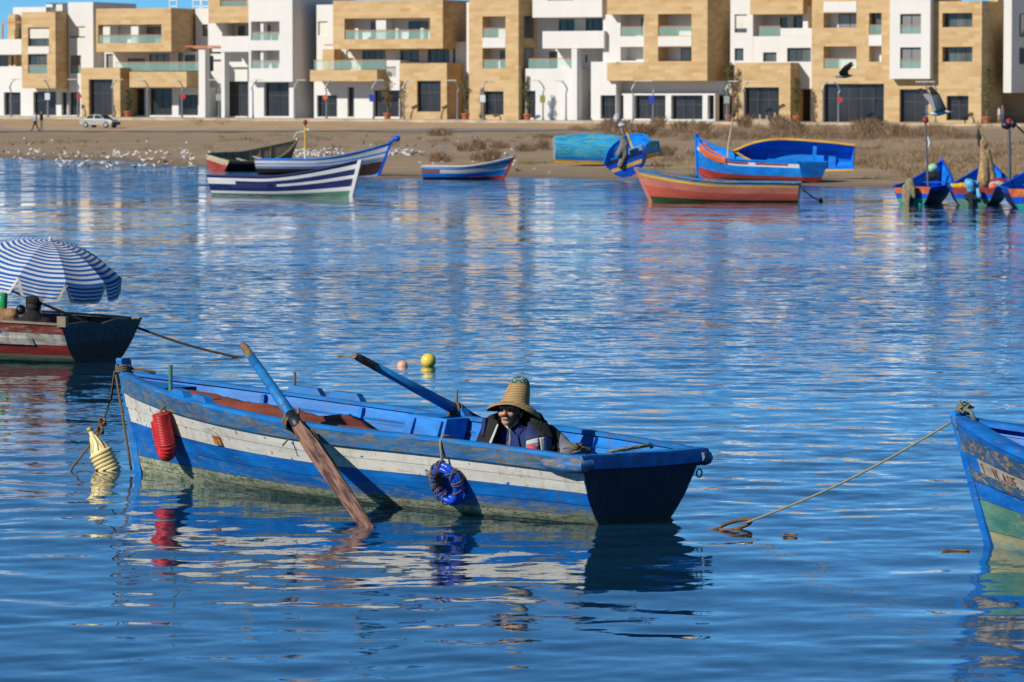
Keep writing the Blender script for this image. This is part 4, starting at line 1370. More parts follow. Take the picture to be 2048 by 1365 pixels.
# near oar: grip at the upper left, blade over the near side into the water
pv_t = find_t(588, 1)
pv = bw(bp(pv_t, 1, .07, .02))
tipw = at_z(741, 1064, -.03)
grip = at_y(486, 690, pv.y + (pv.y - tipw.y) * .66)
tipdir = tipw - grip
oar1 = make_oar('oar resting over the near side with its split wooden blade in the water', grip, pv, tipw, tipdir.length * .46, .72)
oar1.rotation_mode = 'XYZ'
d_ = tipdir.normalized()
# turn the blade so that its planks face the camera
zax = d_
xax = zax.cross(Vector((0, -1, 0))).normalized()
xax = -xax
yax = zax.cross(xax)
oar1.rotation_euler = Matrix((xax, yax, zax)).transposed().to_euler()
pv2_t = find_t(915, -1)
pv2 = bw(bp(pv2_t, -1, .06, 0))
grip2 = at_y(709, 711, pv2.y - .75)
dir2 = (pv2 - grip2)
oar2 = make_oar('oar slanting across the far side with its tip hidden behind the man', grip2, pv2, grip2 + dir2 * 2.1, dir2.length + .12, .85)
# lashings at the pivots
rngL = random.Random(3)
def lashing(c, ax, r, label, turns=5):
    ax = Vector(ax).normalized()
    a = ax.orthogonal().normalized(); b_ = ax.cross(a)
    pts = []
    for i in range(turns * 10 + 1):
        t = i / 10 * 2 * math.pi
        pts.append(Vector(c) + ax * (-.05 + .10 * i / (turns * 10)) + (a * math.cos(t) + b_ * math.sin(t)) * r * rngL.uniform(.92, 1.15))
    m = MB().tube(pts, .010, 5)
    for k in range(5):
        q = Vector(c) + ax * rngL.uniform(-.06, .06) + (a * rngL.uniform(-1, 1) + b_ * rngL.uniform(-1, 1)) * r
        m.tube([q, q + Vector((rngL.uniform(-.05, .05), rngL.uniform(-.03, .03), rngL.uniform(-.10, .03))), q + Vector((rngL.uniform(-.08, .08), rngL.uniform(-.03, .03), rngL.uniform(-.14, -.02)))], .007, 5)
    o = m.build('rope_lashing', ROPE, None, True)
    return tag(o, label, 'rope')
lashing(at_y(583, 842, pv.y), d_, .056, 'frayed rope lashing tying the near oar to its thole pin', 6)
lashing(bw(bp(pv2_t, -1, .055, 0)), dir2, .055, 'brown rope lashing tying the far oar to its thole pin', 7)
# ---------------------------------------------------------------- things hung on and lying in the main boat
def hang_frame(px, py_q, off):
    t = find_t(px, 1)
    return t
# red ribbed hose fender, bent double
t_ = find_t(322, 1)
RED = plain('red_rubber', (0.58, 0.026, 0.026), .42, .18, 8, .1)
def hull_frame(t, q):
    c = H1.pt(t, q, 1)
    u = (H1.pt(t - .02, q, 1) - H1.pt(t + .02, q, 1)).normalized()
    v = (H1.pt(t, q + .06, 1) - H1.pt(t, q - .06, 1)).normalized()
    n = v.cross(u).normalized()
    if n.y < 0: n = -n
    return c, u, v, n
c_, u, zup, nrm_ = hull_frame(t_, .66)
zup = ((zup - u * zup.dot(u)).normalized() + Vector((0, 0, .6))).normalized()
ctr = c_ + nrm_ * .085
fd = empty('ribbed_fender', bw(ctr), boat.rotation_euler, 'red ribbed rubber fender bent double, hanging at the bow', 'fender')
def bend(k):
    # U shape: k in 0..1
    r = .064
    if k < .38: return (zup * .165).lerp(zup * -.07, k / .38) + u * r + nrm_ * .02
    if k > .62: return (zup * -.07).lerp(zup * .085, (k - .62) / .38) - u * r
    a = (k - .38) / .24 * math.pi
    return zup * (-.07 - r * 1.4 * math.sin(a)) + u * r * math.cos(a) + nrm_ * .02 * (1 - (k - .38) / .24)
pts, rad = [], []
NR = 200
for i in range(NR + 1):
    k = i / NR
    pts.append(bend(k)); rad.append((.070 if k < .5 else .062) * (1 + .055 * math.sin(i * 2 * math.pi / 4.0)))
MB().tube(pts, rad, 16).build('hose', RED, fd, True)
top = bend(0)
rl = MB().tube([top + Vector((0, -.0, -.05)), top + Vector((0, .0, .03)), top + Vector((0, -.06, .07)), top + Vector((.05, -.16, .075)) - u * .02], .012, 6)
rl.build('rope_loop', ROPE, fd, True)

# blue hose ring fender wound with cord
t_ = find_t(889, 1)
c_, u, zup, nrm_ = hull_frame(t_, .58)
zup = (zup - u * zup.dot(u)).normalized()
ctr = c_ + nrm_ * .068
rf = empty('ring_fender', bw(ctr), boat.rotation_euler, 'blue ring fender wound with brown cord on the near side', 'fender')
HOSE = plain('blue_hose', (0.008, 0.075, 0.62), .30, .15, 10, .05)
lean = Vector((0, .05, 0))
def ringp(a, r, o=0.0, side=0.0):
    nrm = nrm_
    v = u * math.cos(a) * r * .86 + zup * math.sin(a) * r * 1.12
    return v + nrm * side
for side, r in ((.022, .116), (-.024, .117), (.0, .136)):
    pts = [ringp(a, r, 0, side) for a in np.linspace(0, 2 * math.pi, 121)]
    rad = [.0245 * (1 + .05 * math.sin(i * 2 * math.pi / 3)) for i in range(121)]
    MB().tube(pts, rad, 10, caps=False).build('hose', HOSE, rf, True)
rngF = random.Random(9)
for k in range(26):
    a = rngF.choice([rngF.uniform(1.5, 4.6), rngF.uniform(1.5, 4.6), rngF.uniform(0, 6.28)])
    c = ringp(a, .112, 0, 0)
    rd = ringp(a, 1).normalized()
    da = rngF.uniform(-.25, .25)
    pts = []
    for j in range(17):
        b_ = j / 16 * 2 * math.pi
        pts.append(ringp(a + da * math.cos(b_), .122 + .042 * math.cos(b_), 0, .050 * math.sin(b_)))
    MB().tube(pts, .005, 5, caps=False).build('cord', ROPE, rf, True)
topv = H1.pt(t_, 1, 1, .0) + Vector((0, 0, .036)) - ctr
MB().tube([ringp(math.pi / 2, .12), ringp(math.pi / 2, .16) + Vector((0, -.01, .02)), topv + Vector((0, .045, -.03)), topv + Vector((0, .02, .01)), topv + Vector((-.02, -.07, 0))], .010, 6).build('rope_loop', ROPE2, rf, True)

# red-brown tarpaulin heaped in the bow
TARP = plain('rust_red_tarpaulin', (0.26, 0.062, 0.032), .85, .25, 5, .4, bdist=.02)
V, Fc = [], []
na, nb_ = 30, 10
rt = random.Random(4)
ta, tb_ = find_t(300, 1) + .03, find_t(555, -1) + .02
for i in range(na + 1):
    k = i / na
    t = .88 - .40 * k
    hgt = np.interp(k, [0, .12, .3, .45, .55, .65, .78, .9, 1], [.03, .05, .01, .015, .005, .045, -.01, -.03, -.14])
    for j in range(nb_ + 1):
        l = j / nb_ * 2 - 1
        p = H1.pt(t, .93, 1, -.05)
        zz = H1.zg(t) - .075 + hgt - .10 * max(0, l) ** 2 - .05 * l * l
        zz += .018 * math.sin(9 * k + 4 * l) + .014 * math.sin(23 * k + 3 * l + 1) + rt.uniform(-.006, .006)
        V.append((p.x + .03 * math.sin(5 * l), l * p.y * (.92 - .3 * k), zz))
W_ = nb_ + 1
for i in range(na):
    for j in range(nb_):
        a = i * W_ + j
        Fc.append((a, a + 1, a + W_ + 1, a + W_))
tp = mk('tarpaulin', V, Fc, TARP, smooth=True)
md = tp.modifiers.new('thick', 'SOLIDIFY'); md.thickness = .008
to_world(tp)
tag(tp, 'rust red tarpaulin heaped in the bow of the rowing boat', 'tarpaulin')

# rope tail on the stern rail and cord tangle
p = H1.pt(0, 1, 1)
o = MB().tube([p + Vector((-.02, -.28, .055)), p + Vector((-.01, -.45, .06)), p + Vector((-.02, -.62, .075)), p + Vector((-.03, -.70, .085)), p + Vector((-.035, -.71, .06))], [.012, .014, .015, .017, .016], 7).build('rope_end', ROPE2, None, True)
tag(to_world(o), 'short pale rope end lying on the stern rail', 'rope')
m = MB()
rk = random.Random(12)
pc = H1.pt(0, 1, 1) + Vector((.10, -.06, .07))
for k in range(7):
    pts = [pc + Vector((rk.uniform(-.10, .10), rk.uniform(-.10, .10), rk.uniform(-.025, .05))) for _ in range(4)]
    m.tube(pts, .007, 5)
o = m.build('cord_tangle', ROPE, None, True)
tag(to_world(o), 'tangle of orange-brown cord on the near stern corner', 'cord')
# coil at the bow
pc = H1.pt(1, 1, 1) + Vector((-.02, 0, .05))
m = MB()
for k in range(3):
    z = -.02 + .018 * k
    m.tube([pc + Vector((.055 * math.cos(a) + .0, .055 * math.sin(a), z + .008 * math.sin(3 * a))) for a in np.linspace(0, 2 * math.pi, 17)], .011, 6, caps=False)
m.tube([pc + Vector((.0, -.05, .0)), pc + Vector((-.12, -.10, -.01)), pc + Vector((-.22, -.15, -.03))], .014, 6)
o = m.build('rope_coil', ROPE, None, True)
tag(to_world(o), 'brown mooring rope coiled round the bow post', 'rope')

# bow line with the bottle float
bow_top = bw(H1.pt(1, 1, 1) + Vector((.05, 0, .04)))
hang = [bow_top, bow_top + Vector((.015, -.06, -.25))]
stem_pts = [bw(Vector((H1.L + H1.rake * z + .06, .03, z))) for z in (.78, .6, .4, .2, .03)]
o = MB().tube([bow_top] + stem_pts, .011, 7).build('bow_rope', ROPE, None, True)
tag(o, 'grey-brown rope running down the stem of the rowing boat', 'rope')
flo = at_z(210, 940, 0)
fy = flo.y
k1 = at_y(200, 862, fy)
line = [bow_top + Vector((-.02, -.03, -.02)), at_y(222, 800, fy + .5), at_y(205, 845, fy + .1), k1, at_y(182, 888, fy - .02), at_y(146, 933, fy - .05), at_y(140, 945, fy - .06)]
m = MB().tube(line, .010, 7)
for c in (line[2], k1):
    for j in range(5):
        a = j * 1.3
        m.tube([Vector(c) + Vector((.028 * math.cos(a + b_), .03 * math.sin(a * 2 + b_), .028 * math.sin(b_))) for b_ in np.linspace(0, 2 * math.pi, 9)], .008, 5, caps=False)
o = m.build('mooring_line', ROPE, None, True)
tag(o, 'knotted brown mooring line from the bow into the water', 'rope')

YEL = plain('cream_yellow_plastic', (0.80, 0.66, 0.33), .5, .12, 9, .15)
bt_top, bt_bot = at_y(179, 858, fy), at_y(217, 938, fy - .03)
ax = (bt_bot - bt_top)
bt = empty('bottle_float', bt_top, ax.to_track_quat('Z', 'Y').to_euler(), 'cream yellow ribbed plastic bottle used as float at the bow', 'float')
k = ax.length
prof = [(.018, .022), (.022, .03), (.024, .06), (.050, .14), (.082, .20)]
z = .20
while z < k * 1.03:
    prof += [(.088, z + .006), (.101, z + .014), (.101, z + .026), (.088, z + .032)]
    z += .033
prof += [(.085, z + .01), (.05, z + .02)]
MB().lathe(prof, 22).build('body', YEL, bt, True)
smooth_by_angle(bt.children[0], 35)
MB().lathe([(.022, -.012), (.024, -.01), (.024, .018), (.022, .02)], 16).build('cap', plain('olive_cap', (0.42, 0.38, 0.06), .5, .1), bt, True)
sv = MB()
for j in range(9):
    a = j * 2 * math.pi / 9
    sv.tube([(.026 * math.cos(a), .026 * math.sin(a), .065), (.052 * math.cos(a), .052 * math.sin(a), .14), (.083 * math.cos(a + .2), .083 * math.sin(a + .2), .195)], .006, 5)
sv.build('shoulder_ribs', YEL, bt, True)

# loose floats
def ball_float(px, py, r, sink, col, label, name='ball_float'):
    c = at_z(px, py, 0)
    o = MB().ball((0, 0, 0), (r, r, r * .98), 28).build(name, plain(label[:12].replace(' ', '_') + '_plastic', col, .28, .05, 5, .02), None, True)
    o.location = (c.x, c.y, r * (1 - sink))
    return tag(o, label, 'float')
ball_float(857, 733, .088, .28, (0.80, 0.62, 0.09), 'yellow ball float on the open water')
ball_float(805, 733, .062, .90, (0.80, 0.42, 0.28), 'small pinkish float barely above the water beside the yellow one')
o = MB().ball((0, 0, 0), .052, 18).build('ball_float', plain('pink_plastic', (0.80, 0.08, 0.11), .4, .05, 5, .02), None, True)
q_ = bw(bp(find_t(1045, 1), 1, 0, -.11))
o.location = (q_.x + .0, q_.y + .02, q_.z - .005)
tag(o, 'bright pink ball float wedged beside the man in the straw hat', 'float')

# ---------------------------------------------------------------- the man in the straw hat
MX, MY = at_y(1035, 800, 29.35).x, 29.35
man = empty('person', (MX, MY, 0.08), (0, 0, R(-12)), 'person in a tall straw hat, dark jacket and blue pullover reclining in the rowing boat', 'person')
SKIN = plain('weathered_skin', (0.52, 0.27, 0.165), .5, .12, 20, .1)
NAVY = plain('navy_pullover', (0.016, 0.034, 0.150), .9, .2, 5, .7, bdist=.03)
BLACKJ = plain('dark_jacket', (0.010, 0.0095, 0.011), .8, .4, 9, .8, bdist=.03)
BLUEJ = plain('blue_jacket_panel', (0.010, 0.024, 0.12), .75, .2, 9, .3)
GREYJ = plain('grey_jacket_panel', (0.19, 0.20, 0.23), .85, .12, 12, .2)
WHITEJ = plain('white_trim', (0.50, 0.50, 0.48), .85, .06, 12, .1)
TROUS = plain('dark_trousers', (0.03, 0.03, 0.035), .9, .2, 9, .2)
HAIR = plain('black_hair', (0.012, 0.010, 0.009), .7, .3, 30, .3)
def Z(py): return CAMZ - (py - YH) * MY / FPX - 0.08       # heights relative to the person's base
hz = Z(828)
hx = -.060
caps = [(((hx, .02, hz + .045), .088), ((hx, .025, hz + .05), .088)),           # skull
        (((hx, -.015, hz - .01), .068), ((hx - .002, -.012, hz - .055), .050)),     # face
        (((hx - .001, -.040, hz - .082), .030), ((hx + .001, -.030, hz - .078), .036)),  # chin
        (((hx, -.10, hz - .03), .013), ((hx, -.088, hz + .02), .008)),          # nose
        (((hx - .014, -.092, hz - .032), .009), ((hx + .014, -.092, hz - .032), .009)),
        (((hx - .05, -.068, hz + .026), .014), ((hx + .05, -.068, hz + .026), .014)),   # brow
        (((hx - .038, -.055, hz - .022), .026), ((hx + .038, -.055, hz - .022), .026)),   # cheeks
        (((hx - .018, -.080, hz - .062), .010), ((hx + .018, -.080, hz - .062), .010)),   # lips
        (((hx - .087, .02, hz + .0), .016), ((hx - .085, .02, hz - .03), .010)), (((hx + .087, .02, hz + .0), .016), ((hx + .085, .02, hz - .03), .010)),
        (((hx, .035, hz - .04), .055), ((-.01, .085, hz - .16), .062)),         # neck
        (((0, .10, hz - .19), .10), ((0.0, .06, .12), .13)),                    # trunk
        (((-.16, .09, hz - .22), .06), ((.16, .09, hz - .22), .06)),
        (((-.18, .09, hz - .22), .055), ((-.30, -.02, hz - .38), .042)), (((-.30, -.02, hz - .38), .040), ((-.16, -.20, .20), .032)),
        (((.18, .09, hz - .22), .055), ((.36, .02, hz - .26), .042)), (((.36, .02, hz - .26), .040), ((.30, -.20, .22), .032)),
        (((-.16, -.20, .20), .032), ((-.10, -.24, .18), .034)), (((.30, -.20, .22), .032), ((.26, -.26, .19), .034)),
        (((-.09, .02, .08), .09), ((-.20, -.36, .22), .065)), (((-.20, -.36, .22), .06), ((-.24, -.42, -.02), .045)), (((-.24, -.42, .0), .04), ((-.25, -.52, -.01), .035)),
        (((.09, .02, .08), .09), ((.08, -.36, .24), .065)), (((.08, -.36, .24), .06), ((.06, -.44, -.02), .045)), (((.06, -.44, .0), .04), ((.05, -.54, -.01), .035))]
HM = Matrix.Translation((hx, .03, hz - .03)) @ Matrix.Rotation(R(-9), 4, 'Z') @ Matrix.Rotation(R(-15), 4, 'X') @ Matrix.Translation((-hx, -.03, -(hz - .03)))
caps = [((HM @ Vector(p0), r0), (HM @ Vector(p1), r1)) if i_ < 10 else ((p0, r0), (p1, r1)) for i_, ((p0, r0), (p1, r1)) in enumerate(caps)]
def headpiece(o):
    for v in o.data.vertices: v.co = HM @ v.co
    return o
for hx_, sg in ((-.10, -1), (.26, 1)):   # fingers of the resting hands
    for f in range(4):
        b0 = Vector((hx_ + sg * (.0) - .018 + .012 * f, -.255 if sg < 0 else -.275, .18))
        caps.append(((b0, .0095), (b0 + Vector((sg * -.01, -.030, -.004)), .009)))
        caps.append(((b0 + Vector((sg * -.01, -.030, -.004)), .009), (b0 + Vector((sg * -.014, -.050 + .004 * abs(f - 1), -.022)), .0075)))
    caps.append(((Vector((hx_ - sg * .03, -.235, .185)), .010), (Vector((hx_ - sg * .045, -.265, .18)), .008)))
def skinpaint(c):
    return 0
blob('body', caps, SKIN, man, .0075, iters=3)
# moustache and brows, stubble shadow under the hat
HZ = hz
mu = MB()
for s in (-1, 1):
    mu.tube([(hx, -.100, HZ - .045), (hx + s * .020, -.097, HZ - .048), (hx + s * .036, -.084, HZ - .060)], [.0045, .0052, .002], 6)
headpiece(mu.build('moustache', HAIR, man, True))
ey = MB()
for s in (-1, 1):
    ey.tube([(hx + s * .016, -.084, HZ + .030), (hx + s * .034, -.083, HZ + .036), (hx + s * .050, -.070, HZ + .030)], [.005, .006, .003], 5)
headpiece(ey.build('eyebrows', HAIR, man, True))
eb = MB()
for s in (-1, 1):
    eb.ball((hx + s * .032, -.070, HZ + .010), .012, 10)
headpiece(eb.build('eyes', plain('eye_dark', (0.05, 0.04, 0.035), .25, .05), man, True))
hr = MB()
hr.ball((hx, .045, HZ + .03), (.094, .075, .085), 16)
hr.build('hair', HAIR, man, True)
# pullover
pc_ = [(((0, .085, hz - .185), .115), ((0.0, .035, .13), .155)), (((-.06, .07, hz - .20), .105), ((-.05, .03, .15), .14)), (((.06, .07, hz - .20), .105), ((.06, .03, .15), .14)),
       (((-.14, .09, hz - .22), .075), ((.14, .09, hz - .22), .075)), (((-.01, .06, hz - .135), .078), ((0, .08, hz - .18), .09))]
blob('pullover', pc_, NAVY, man, .012, iters=5)
# jacket: back, shoulders and sleeves
jc = [(((-.20, .07, hz - .075), .060), ((-.13, .15, hz - .055), .065)), (((.055, .13, hz - .05), .065), ((.125, .06, hz - .085), .068)), (((-.13, .15, hz - .055), .06), ((.055, .14, hz - .05), .06)), (((-.17, .15, hz - .205), .085), ((.17, .15, hz - .205), .085)), (((-.14, .17, hz - .12), .060), ((.13, .18, hz - .12), .060)), (((-.21, .10, hz - .19), .095), ((-.27, .02, hz - .31), .090)), (((-.24, .02, hz - .31), .080), ((-.36, -.03, hz - .40), .070)), (((-.36, -.03, hz - .40), .066), ((-.17, -.19, .21), .045)),
      (((.20, .10, hz - .18), .100), ((.30, .05, hz - .235), .088)), (((.29, .05, hz - .235), .080), ((.385, .02, hz - .275), .066)), (((.385, .02, hz - .275), .066), ((.31, -.20, .23), .047)),
      (((-.13, .18, hz - .2), .10), ((-.12, .15, .1), .11)), (((.13, .18, hz - .2), .10), ((.14, .15, .1), .11)), (((0, .2, hz - .2), .10), ((0, .17, .1), .11))]
def jpaint(c):
    if c.x > .315 + .3 * max(0, hz - .22 - c.z): return 1
    if c.x < -.30: return 1
    return 0
blob('jacket', jc, [BLACKJ, GREYJ], man, .012, iters=4, paintfn=jpaint)
# jacket fronts: curved panels lying open on the chest
def panel(rows, mat, name, th=.012):
    V = [v for r_ in rows for v in r_]
    n = len(rows[0])
    Fc = []
    for i in range(len(rows) - 1):
        for j in range(n - 1):
            Fc.append((i * n + j, i * n + j + 1, (i + 1) * n + j + 1, (i + 1) * n + j))
    o = mk(name, V, Fc, mat, man, True)
    s = o.modifiers.new('sub', 'SUBSURF'); s.levels = 2; s.render_levels = 2; s.boundary_smooth = 'PRESERVE_CORNERS'
    m = o.modifiers.new('th', 'SOLIDIFY'); m.thickness = th; m.offset = 0
    return o
zc = hz - .09
panel([[(-.245, .05, zc + .05), (-.20, -.01, zc + .06), (-.135, -.045, zc + .035)],
       [(-.285, .0, zc - .06), (-.22, -.065, zc - .05), (-.155, -.095, zc - .06)],
       [(-.325, -.02, zc - .17), (-.255, -.105, zc - .17), (-.195, -.135, zc - .17)],
       [(-.36, -.03, zc - .34), (-.27, -.13, zc - .34), (-.215, -.16, zc - .34)]], BLACKJ, 'jacket_front')
panel([[(-.138, -.060, zc + .015), (-.128, -.068, zc + .010)], [(-.165, -.112, zc - .07), (-.147, -.116, zc - .07)], [(-.205, -.150, zc - .17), (-.185, -.152, zc - .17)], [(-.23, -.172, zc - .34), (-.21, -.174, zc - .34)]], WHITEJ, 'zip_trim', .01)
panel([[(-.262, .03, zc + .045), (-.235, -.012, zc + .055)], [(-.265, .012, zc - .02), (-.238, -.045, zc - .015)], [(-.272, .0, zc - .08), (-.246, -.07, zc - .08)]], BLUEJ, 'collar_lining', .02)
# right-hand front with blue yoke, grey and white blocks
panel([[(.095, -.05, zc + .02), (.13, -.06, zc + .012), (.17, -.035, zc + .005)],
       [(.085, -.115, zc - .040), (.13, -.115, zc - .035), (.185, -.075, zc - .035)],
       [(.085, -.14, zc - .105), (.14, -.15, zc - .085), (.20, -.12, zc - .072)]], BLUEJ, 'jacket_yoke')
panel([[(.10, -.02, zc + .055), (.15, -.02, zc + .05), (.205, .03, zc + .03)], [(.115, -.068, zc + .012), (.165, -.062, zc + .004), (.23, .0, zc - .005)], [(.16, -.095, zc - .03), (.205, -.085, zc - .04), (.255, -.03, zc - .05)], [(.205, -.115, zc - .07), (.235, -.10, zc - .075), (.275, -.05, zc - .09)]], BLACKJ, 'jacket_shoulder', .03)
panel([[(.098, -.148, zc - .100), (.145, -.158, zc - .085), (.185, -.142, zc - .075)],
       [(.100, -.155, zc - .13), (.145, -.166, zc - .12), (.19, -.15, zc - .115)]], WHITEJ, 'jacket_stripe')
panel([[(.098, -.156, zc - .132), (.145, -.167, zc - .122), (.19, -.151, zc - .117)],
       [(.090, -.165, zc - .19), (.140, -.178, zc - .185), (.19, -.16, zc - .18)]], GREYJ, 'jacket_block')
panel([[(.086, -.166, zc - .192), (.140, -.179, zc - .187), (.19, -.161, zc - .182)],
       [(.07, -.17, zc - .34), (.135, -.185, zc - .34), (.20, -.16, zc - .34)]], BLACKJ, 'jacket_front')
panel([[(.192, -.140, zc - .075), (.222, -.115, zc - .070)], [(.205, -.145, zc - .14), (.228, -.12, zc - .14)], [(.215, -.15, zc - .22), (.225, -.135, zc - .22)]], WHITEJ, 'jacket_stripe')
panel([[(.224, -.112, zc - .068), (.262, -.06, zc - .065)], [(.230, -.12, zc - .14), (.272, -.07, zc - .14)], [(.228, -.135, zc - .24), (.28, -.08, zc - .24)]], BLUEJ, 'jacket_panel')
# raised collar and hood behind the neck
panel([[(-.19, .01, zc + .06), (-.17, .10, zc + .085), (-.06, .165, zc + .10), (.06, .165, zc + .10), (.15, .10, zc + .085), (.185, .0, zc + .045)],
       [(-.225, .03, zc - .03), (-.20, .13, zc - .02), (-.07, .19, zc - .02), (.08, .19, zc - .02), (.19, .13, zc - .02), (.23, .02, zc - .02)]], BLACKJ, 'collar', .03)
# white shirt collar, scarf string and hat cord
panel([[(hx + .0, -.055, zc - .005), (hx - .022, -.045, zc + .022), (hx - .045, -.02, zc + .045)], [(hx + .012, -.075, zc - .022), (hx - .02, -.066, zc + .0), (hx - .05, -.04, zc + .028)]], WHITEJ, 'shirt_collar', .008)
MB().tube([(hx + .02, -.078, zc - .018), (hx + .024, -.115, zc - .09), (hx + .012, -.15, zc - .17), (hx + .0, -.165, zc - .22)], .004, 6).tube([(hx + .02, -.078, zc - .018), (hx + .030, -.118, zc - .09), (hx + .028, -.152, zc - .17), (hx + .022, -.165, zc - .22)], .004, 6).build('drawstring', ROPE2, man, True)
MB().tube([(hx + .085, .0, hz + .03), (hx + .07, -.05, hz - .06), (hx + .025, -.082, zc - .014)], .003, 5).build('hat_cord', HAIR, man, True)
blob('trousers', [(((-.09, .03, .09), .10), ((-.20, -.36, .225), .078)), (((-.20, -.36, .225), .074), ((-.24, -.42, .02), .058)), (((.09, .03, .09), .10), ((.08, -.36, .245), .078)), (((.08, -.36, .245), .074), ((.06, -.44, .02), .058)), (((-.08, .05, .09), .11), ((.08, .05, .09), .11))], TROUS, man, .016, iters=3)
# straw hat
def straw_mat():
    t = NT('straw')
    v = t.coords((1, 1, 1))
    w = t.n('ShaderNodeTexWave', wave_type='BANDS', bands_direction='Z')
    t.l(v, w.inputs['Vector'])
    w.inputs['Scale'].default_value = 26
    w.inputs['Distortion'].default_value = 2.0
    w.inputs['Detail'].default_value = 2
    n = t.noise(v, 90, 3, .6)
    f = t.math('ADD', t.math('MULTIPLY', w.outputs['Fac'], .6), t.math('MULTIPLY', n, .4))
    c = t.mix(t.ramp(f, .25, .75), (0.22, 0.125, 0.045), (0.56, 0.38, 0.18))
    c = t.mix(t.ramp(t.noise(v, 12, 4), .5, .68, 0, .5), c, (0.22, 0.12, 0.05))
    t.l(c, t.p.inputs['Base Color'])
    t.p.inputs['Roughness'].default_value = .85
    t.bump(f, .7, .006)
    return t.mat
STRAW = straw_mat()
hat = MB()
prof = [(.205, -.024), (.200, -.014), (.175, .004), (.145, .012), (.114, .016), (.104, .022), (.099, .05), (.093, .09), (.086, .13), (.077, .165), (.064, .192), (.046, .210), (.025, .220), (.002, .223)]
n = 40
vs, fs = [], []
for i, (r_, z_) in enumerate(prof):
    for k in range(n):
        a = 2 * math.pi * k / n
        dz = 0
        if i < 4:
            e = (4 - i) / 4
            dz = e * (-.052 * max(0, math.cos(a - .2)) + .004 * math.sin(3 * a) - .030 * max(0, math.cos(a - math.pi)) ** 2 + .012 * max(0, math.sin(-a)))
        vs.append((r_ * math.cos(a) + .10 * z_ * (1 if z_ > 0 else 0), r_ * math.sin(a) * .92, z_ + dz))
for i in range(len(prof) - 1):
    for k in range(n): fs.append((i * n + k, i * n + (k + 1) % n, (i + 1) * n + (k + 1) % n, (i + 1) * n + k))
HATM = Matrix.Translation((hx + .034, .022, Z(816) + .006)) @ Matrix.Rotation(R(5), 4, 'Y') @ Matrix.Rotation(R(-11), 4, 'X')
ho = mk('straw_hat', [HATM @ Vector(v) for v in vs], fs, STRAW, man, True)
md = ho.modifiers.new('th', 'SOLIDIFY'); md.thickness = .006; md.offset = -1
# green knitted patch on the crown
vs, fs = [], []
n = 20
pr = [(.0005, .2255), (.0255, .2225), (.0472, .2125), (.0655, .194), (.0785, .167)]
for i, (r_, z_) in enumerate(pr):
    for k in range(n):
        a = 2 * math.pi * k / n
        zz = z_ - (.012 * math.sin(2 * a) + .01 * math.cos(a)) * (i / 4) ** 2
        vs.append((r_ * 1.02 * math.cos(a) + .10 * zz, r_ * .94 * math.sin(a), zz + .002))
for i in range(len(pr) - 1):
    for k in range(n): fs.append((i * n + k, i * n + (k + 1) % n, (i + 1) * n + (k + 1) % n, (i + 1) * n + k))
cm = NT('green_knit')
v_ = cm.coords((1, 1, 1))
nz_ = cm.noise(v_, 120, 2, .5)
cc = cm.mix(cm.ramp(nz_, .45, .55), (0.012, 0.06, 0.03), (0.03, 0.13, 0.075))
cc = cm.mix(cm.ramp(cm.noise(v_, 95, 1, .5), .60, .63), cc, (0.6, 0.65, 0.6))
cm.l(cc, cm.p.inputs['Base Color']); cm.p.inputs['Roughness'].default_value = .9
mk('crown_patch', [HATM @ Vector(v) for v in vs], fs, cm.mat, ho, True)
# ---------------------------------------------------------------- helper: boat from two waterline pixels
def boat_from_px(stern, bow, z=0.0):
    a, b_ = at_z(stern[0], stern[1], z), at_z(bow[0], bow[1], z)
    d = b_ - a
    return a, math.degrees(math.atan2(d.y, d.x)), d.length
def P_(name, col, **kw):
    kw.setdefault('far', True); kw.setdefault('wear', .08); kw.setdefault('chips', .04)
    return paint(name, col, **kw)
FB = P_('far_blue', (0.004, 0.21, 0.72), wear=.10, wearcol=(0.10, 0.25, 0.42))
FBD = P_('far_royal_blue', (0.004, 0.085, 0.55), wear=.05, wearcol=(0.05, 0.12, 0.4))
FNAVY = P_('far_navy', (0.012, 0.022, 0.11))
FWHITE = P_('far_white', (0.68, 0.68, 0.68), wear=.06, wearcol=(0.42, 0.42, 0.42), var=.08)
FGREEN = P_('far_sea_green', (0.08, 0.22, 0.15), wear=.2, wearcol=(0.13, 0.17, 0.11))
FTEAL = P_('far_teal', (0.02, 0.32, 0.24), wear=.1, wearcol=(0.1, 0.25, 0.2))
FRED = P_('far_red', (0.33, 0.045, 0.04), wear=.12, wearcol=(0.2, 0.06, 0.05))
FORANGE = P_('far_orange', (0.68, 0.15, 0.045), wear=.06, wearcol=(0.5, 0.14, 0.06))
FYEL = P_('far_yellow', (0.72, 0.42, 0.05), wear=.12, wearcol=(0.4, 0.3, 0.12))
FPINK = P_('far_pink', (0.52, 0.17, 0.13), wear=.24, wearcol=(0.44, 0.26, 0.22), var=.15)
FSALMON = P_('far_salmon', (0.50, 0.10, 0.065), wear=.12, wearcol=(0.45, 0.17, 0.13), var=.15)
FWEED = P_('far_weed', (0.03, 0.06, 0.02))
FDARK = P_('far_dark_hull', (0.035, 0.020, 0.018), wear=.15, wearcol=(0.07, 0.03, 0.03))
FGREYW = P_('far_grey_wood', (0.23, 0.205, 0.15), wear=.3, wearcol=(0.12, 0.11, 0.08))
FCREAM = P_('far_cream', (0.50, 0.43, 0.28), wear=.2, wearcol=(0.3, 0.26, 0.18))
FMIX = P_('far_turquoise_patches', (0.02, 0.33, 0.62), wear=.42, wearcol=(0.16, 0.40, 0.36), var=.3, chips=.12, chipcol=(0.005, 0.12, 0.5))
FRIM = P_('far_patchy_rim', (0.05, 0.20, 0.42), wear=.45, wearcol=(0.25, 0.22, 0.15), chips=.1)
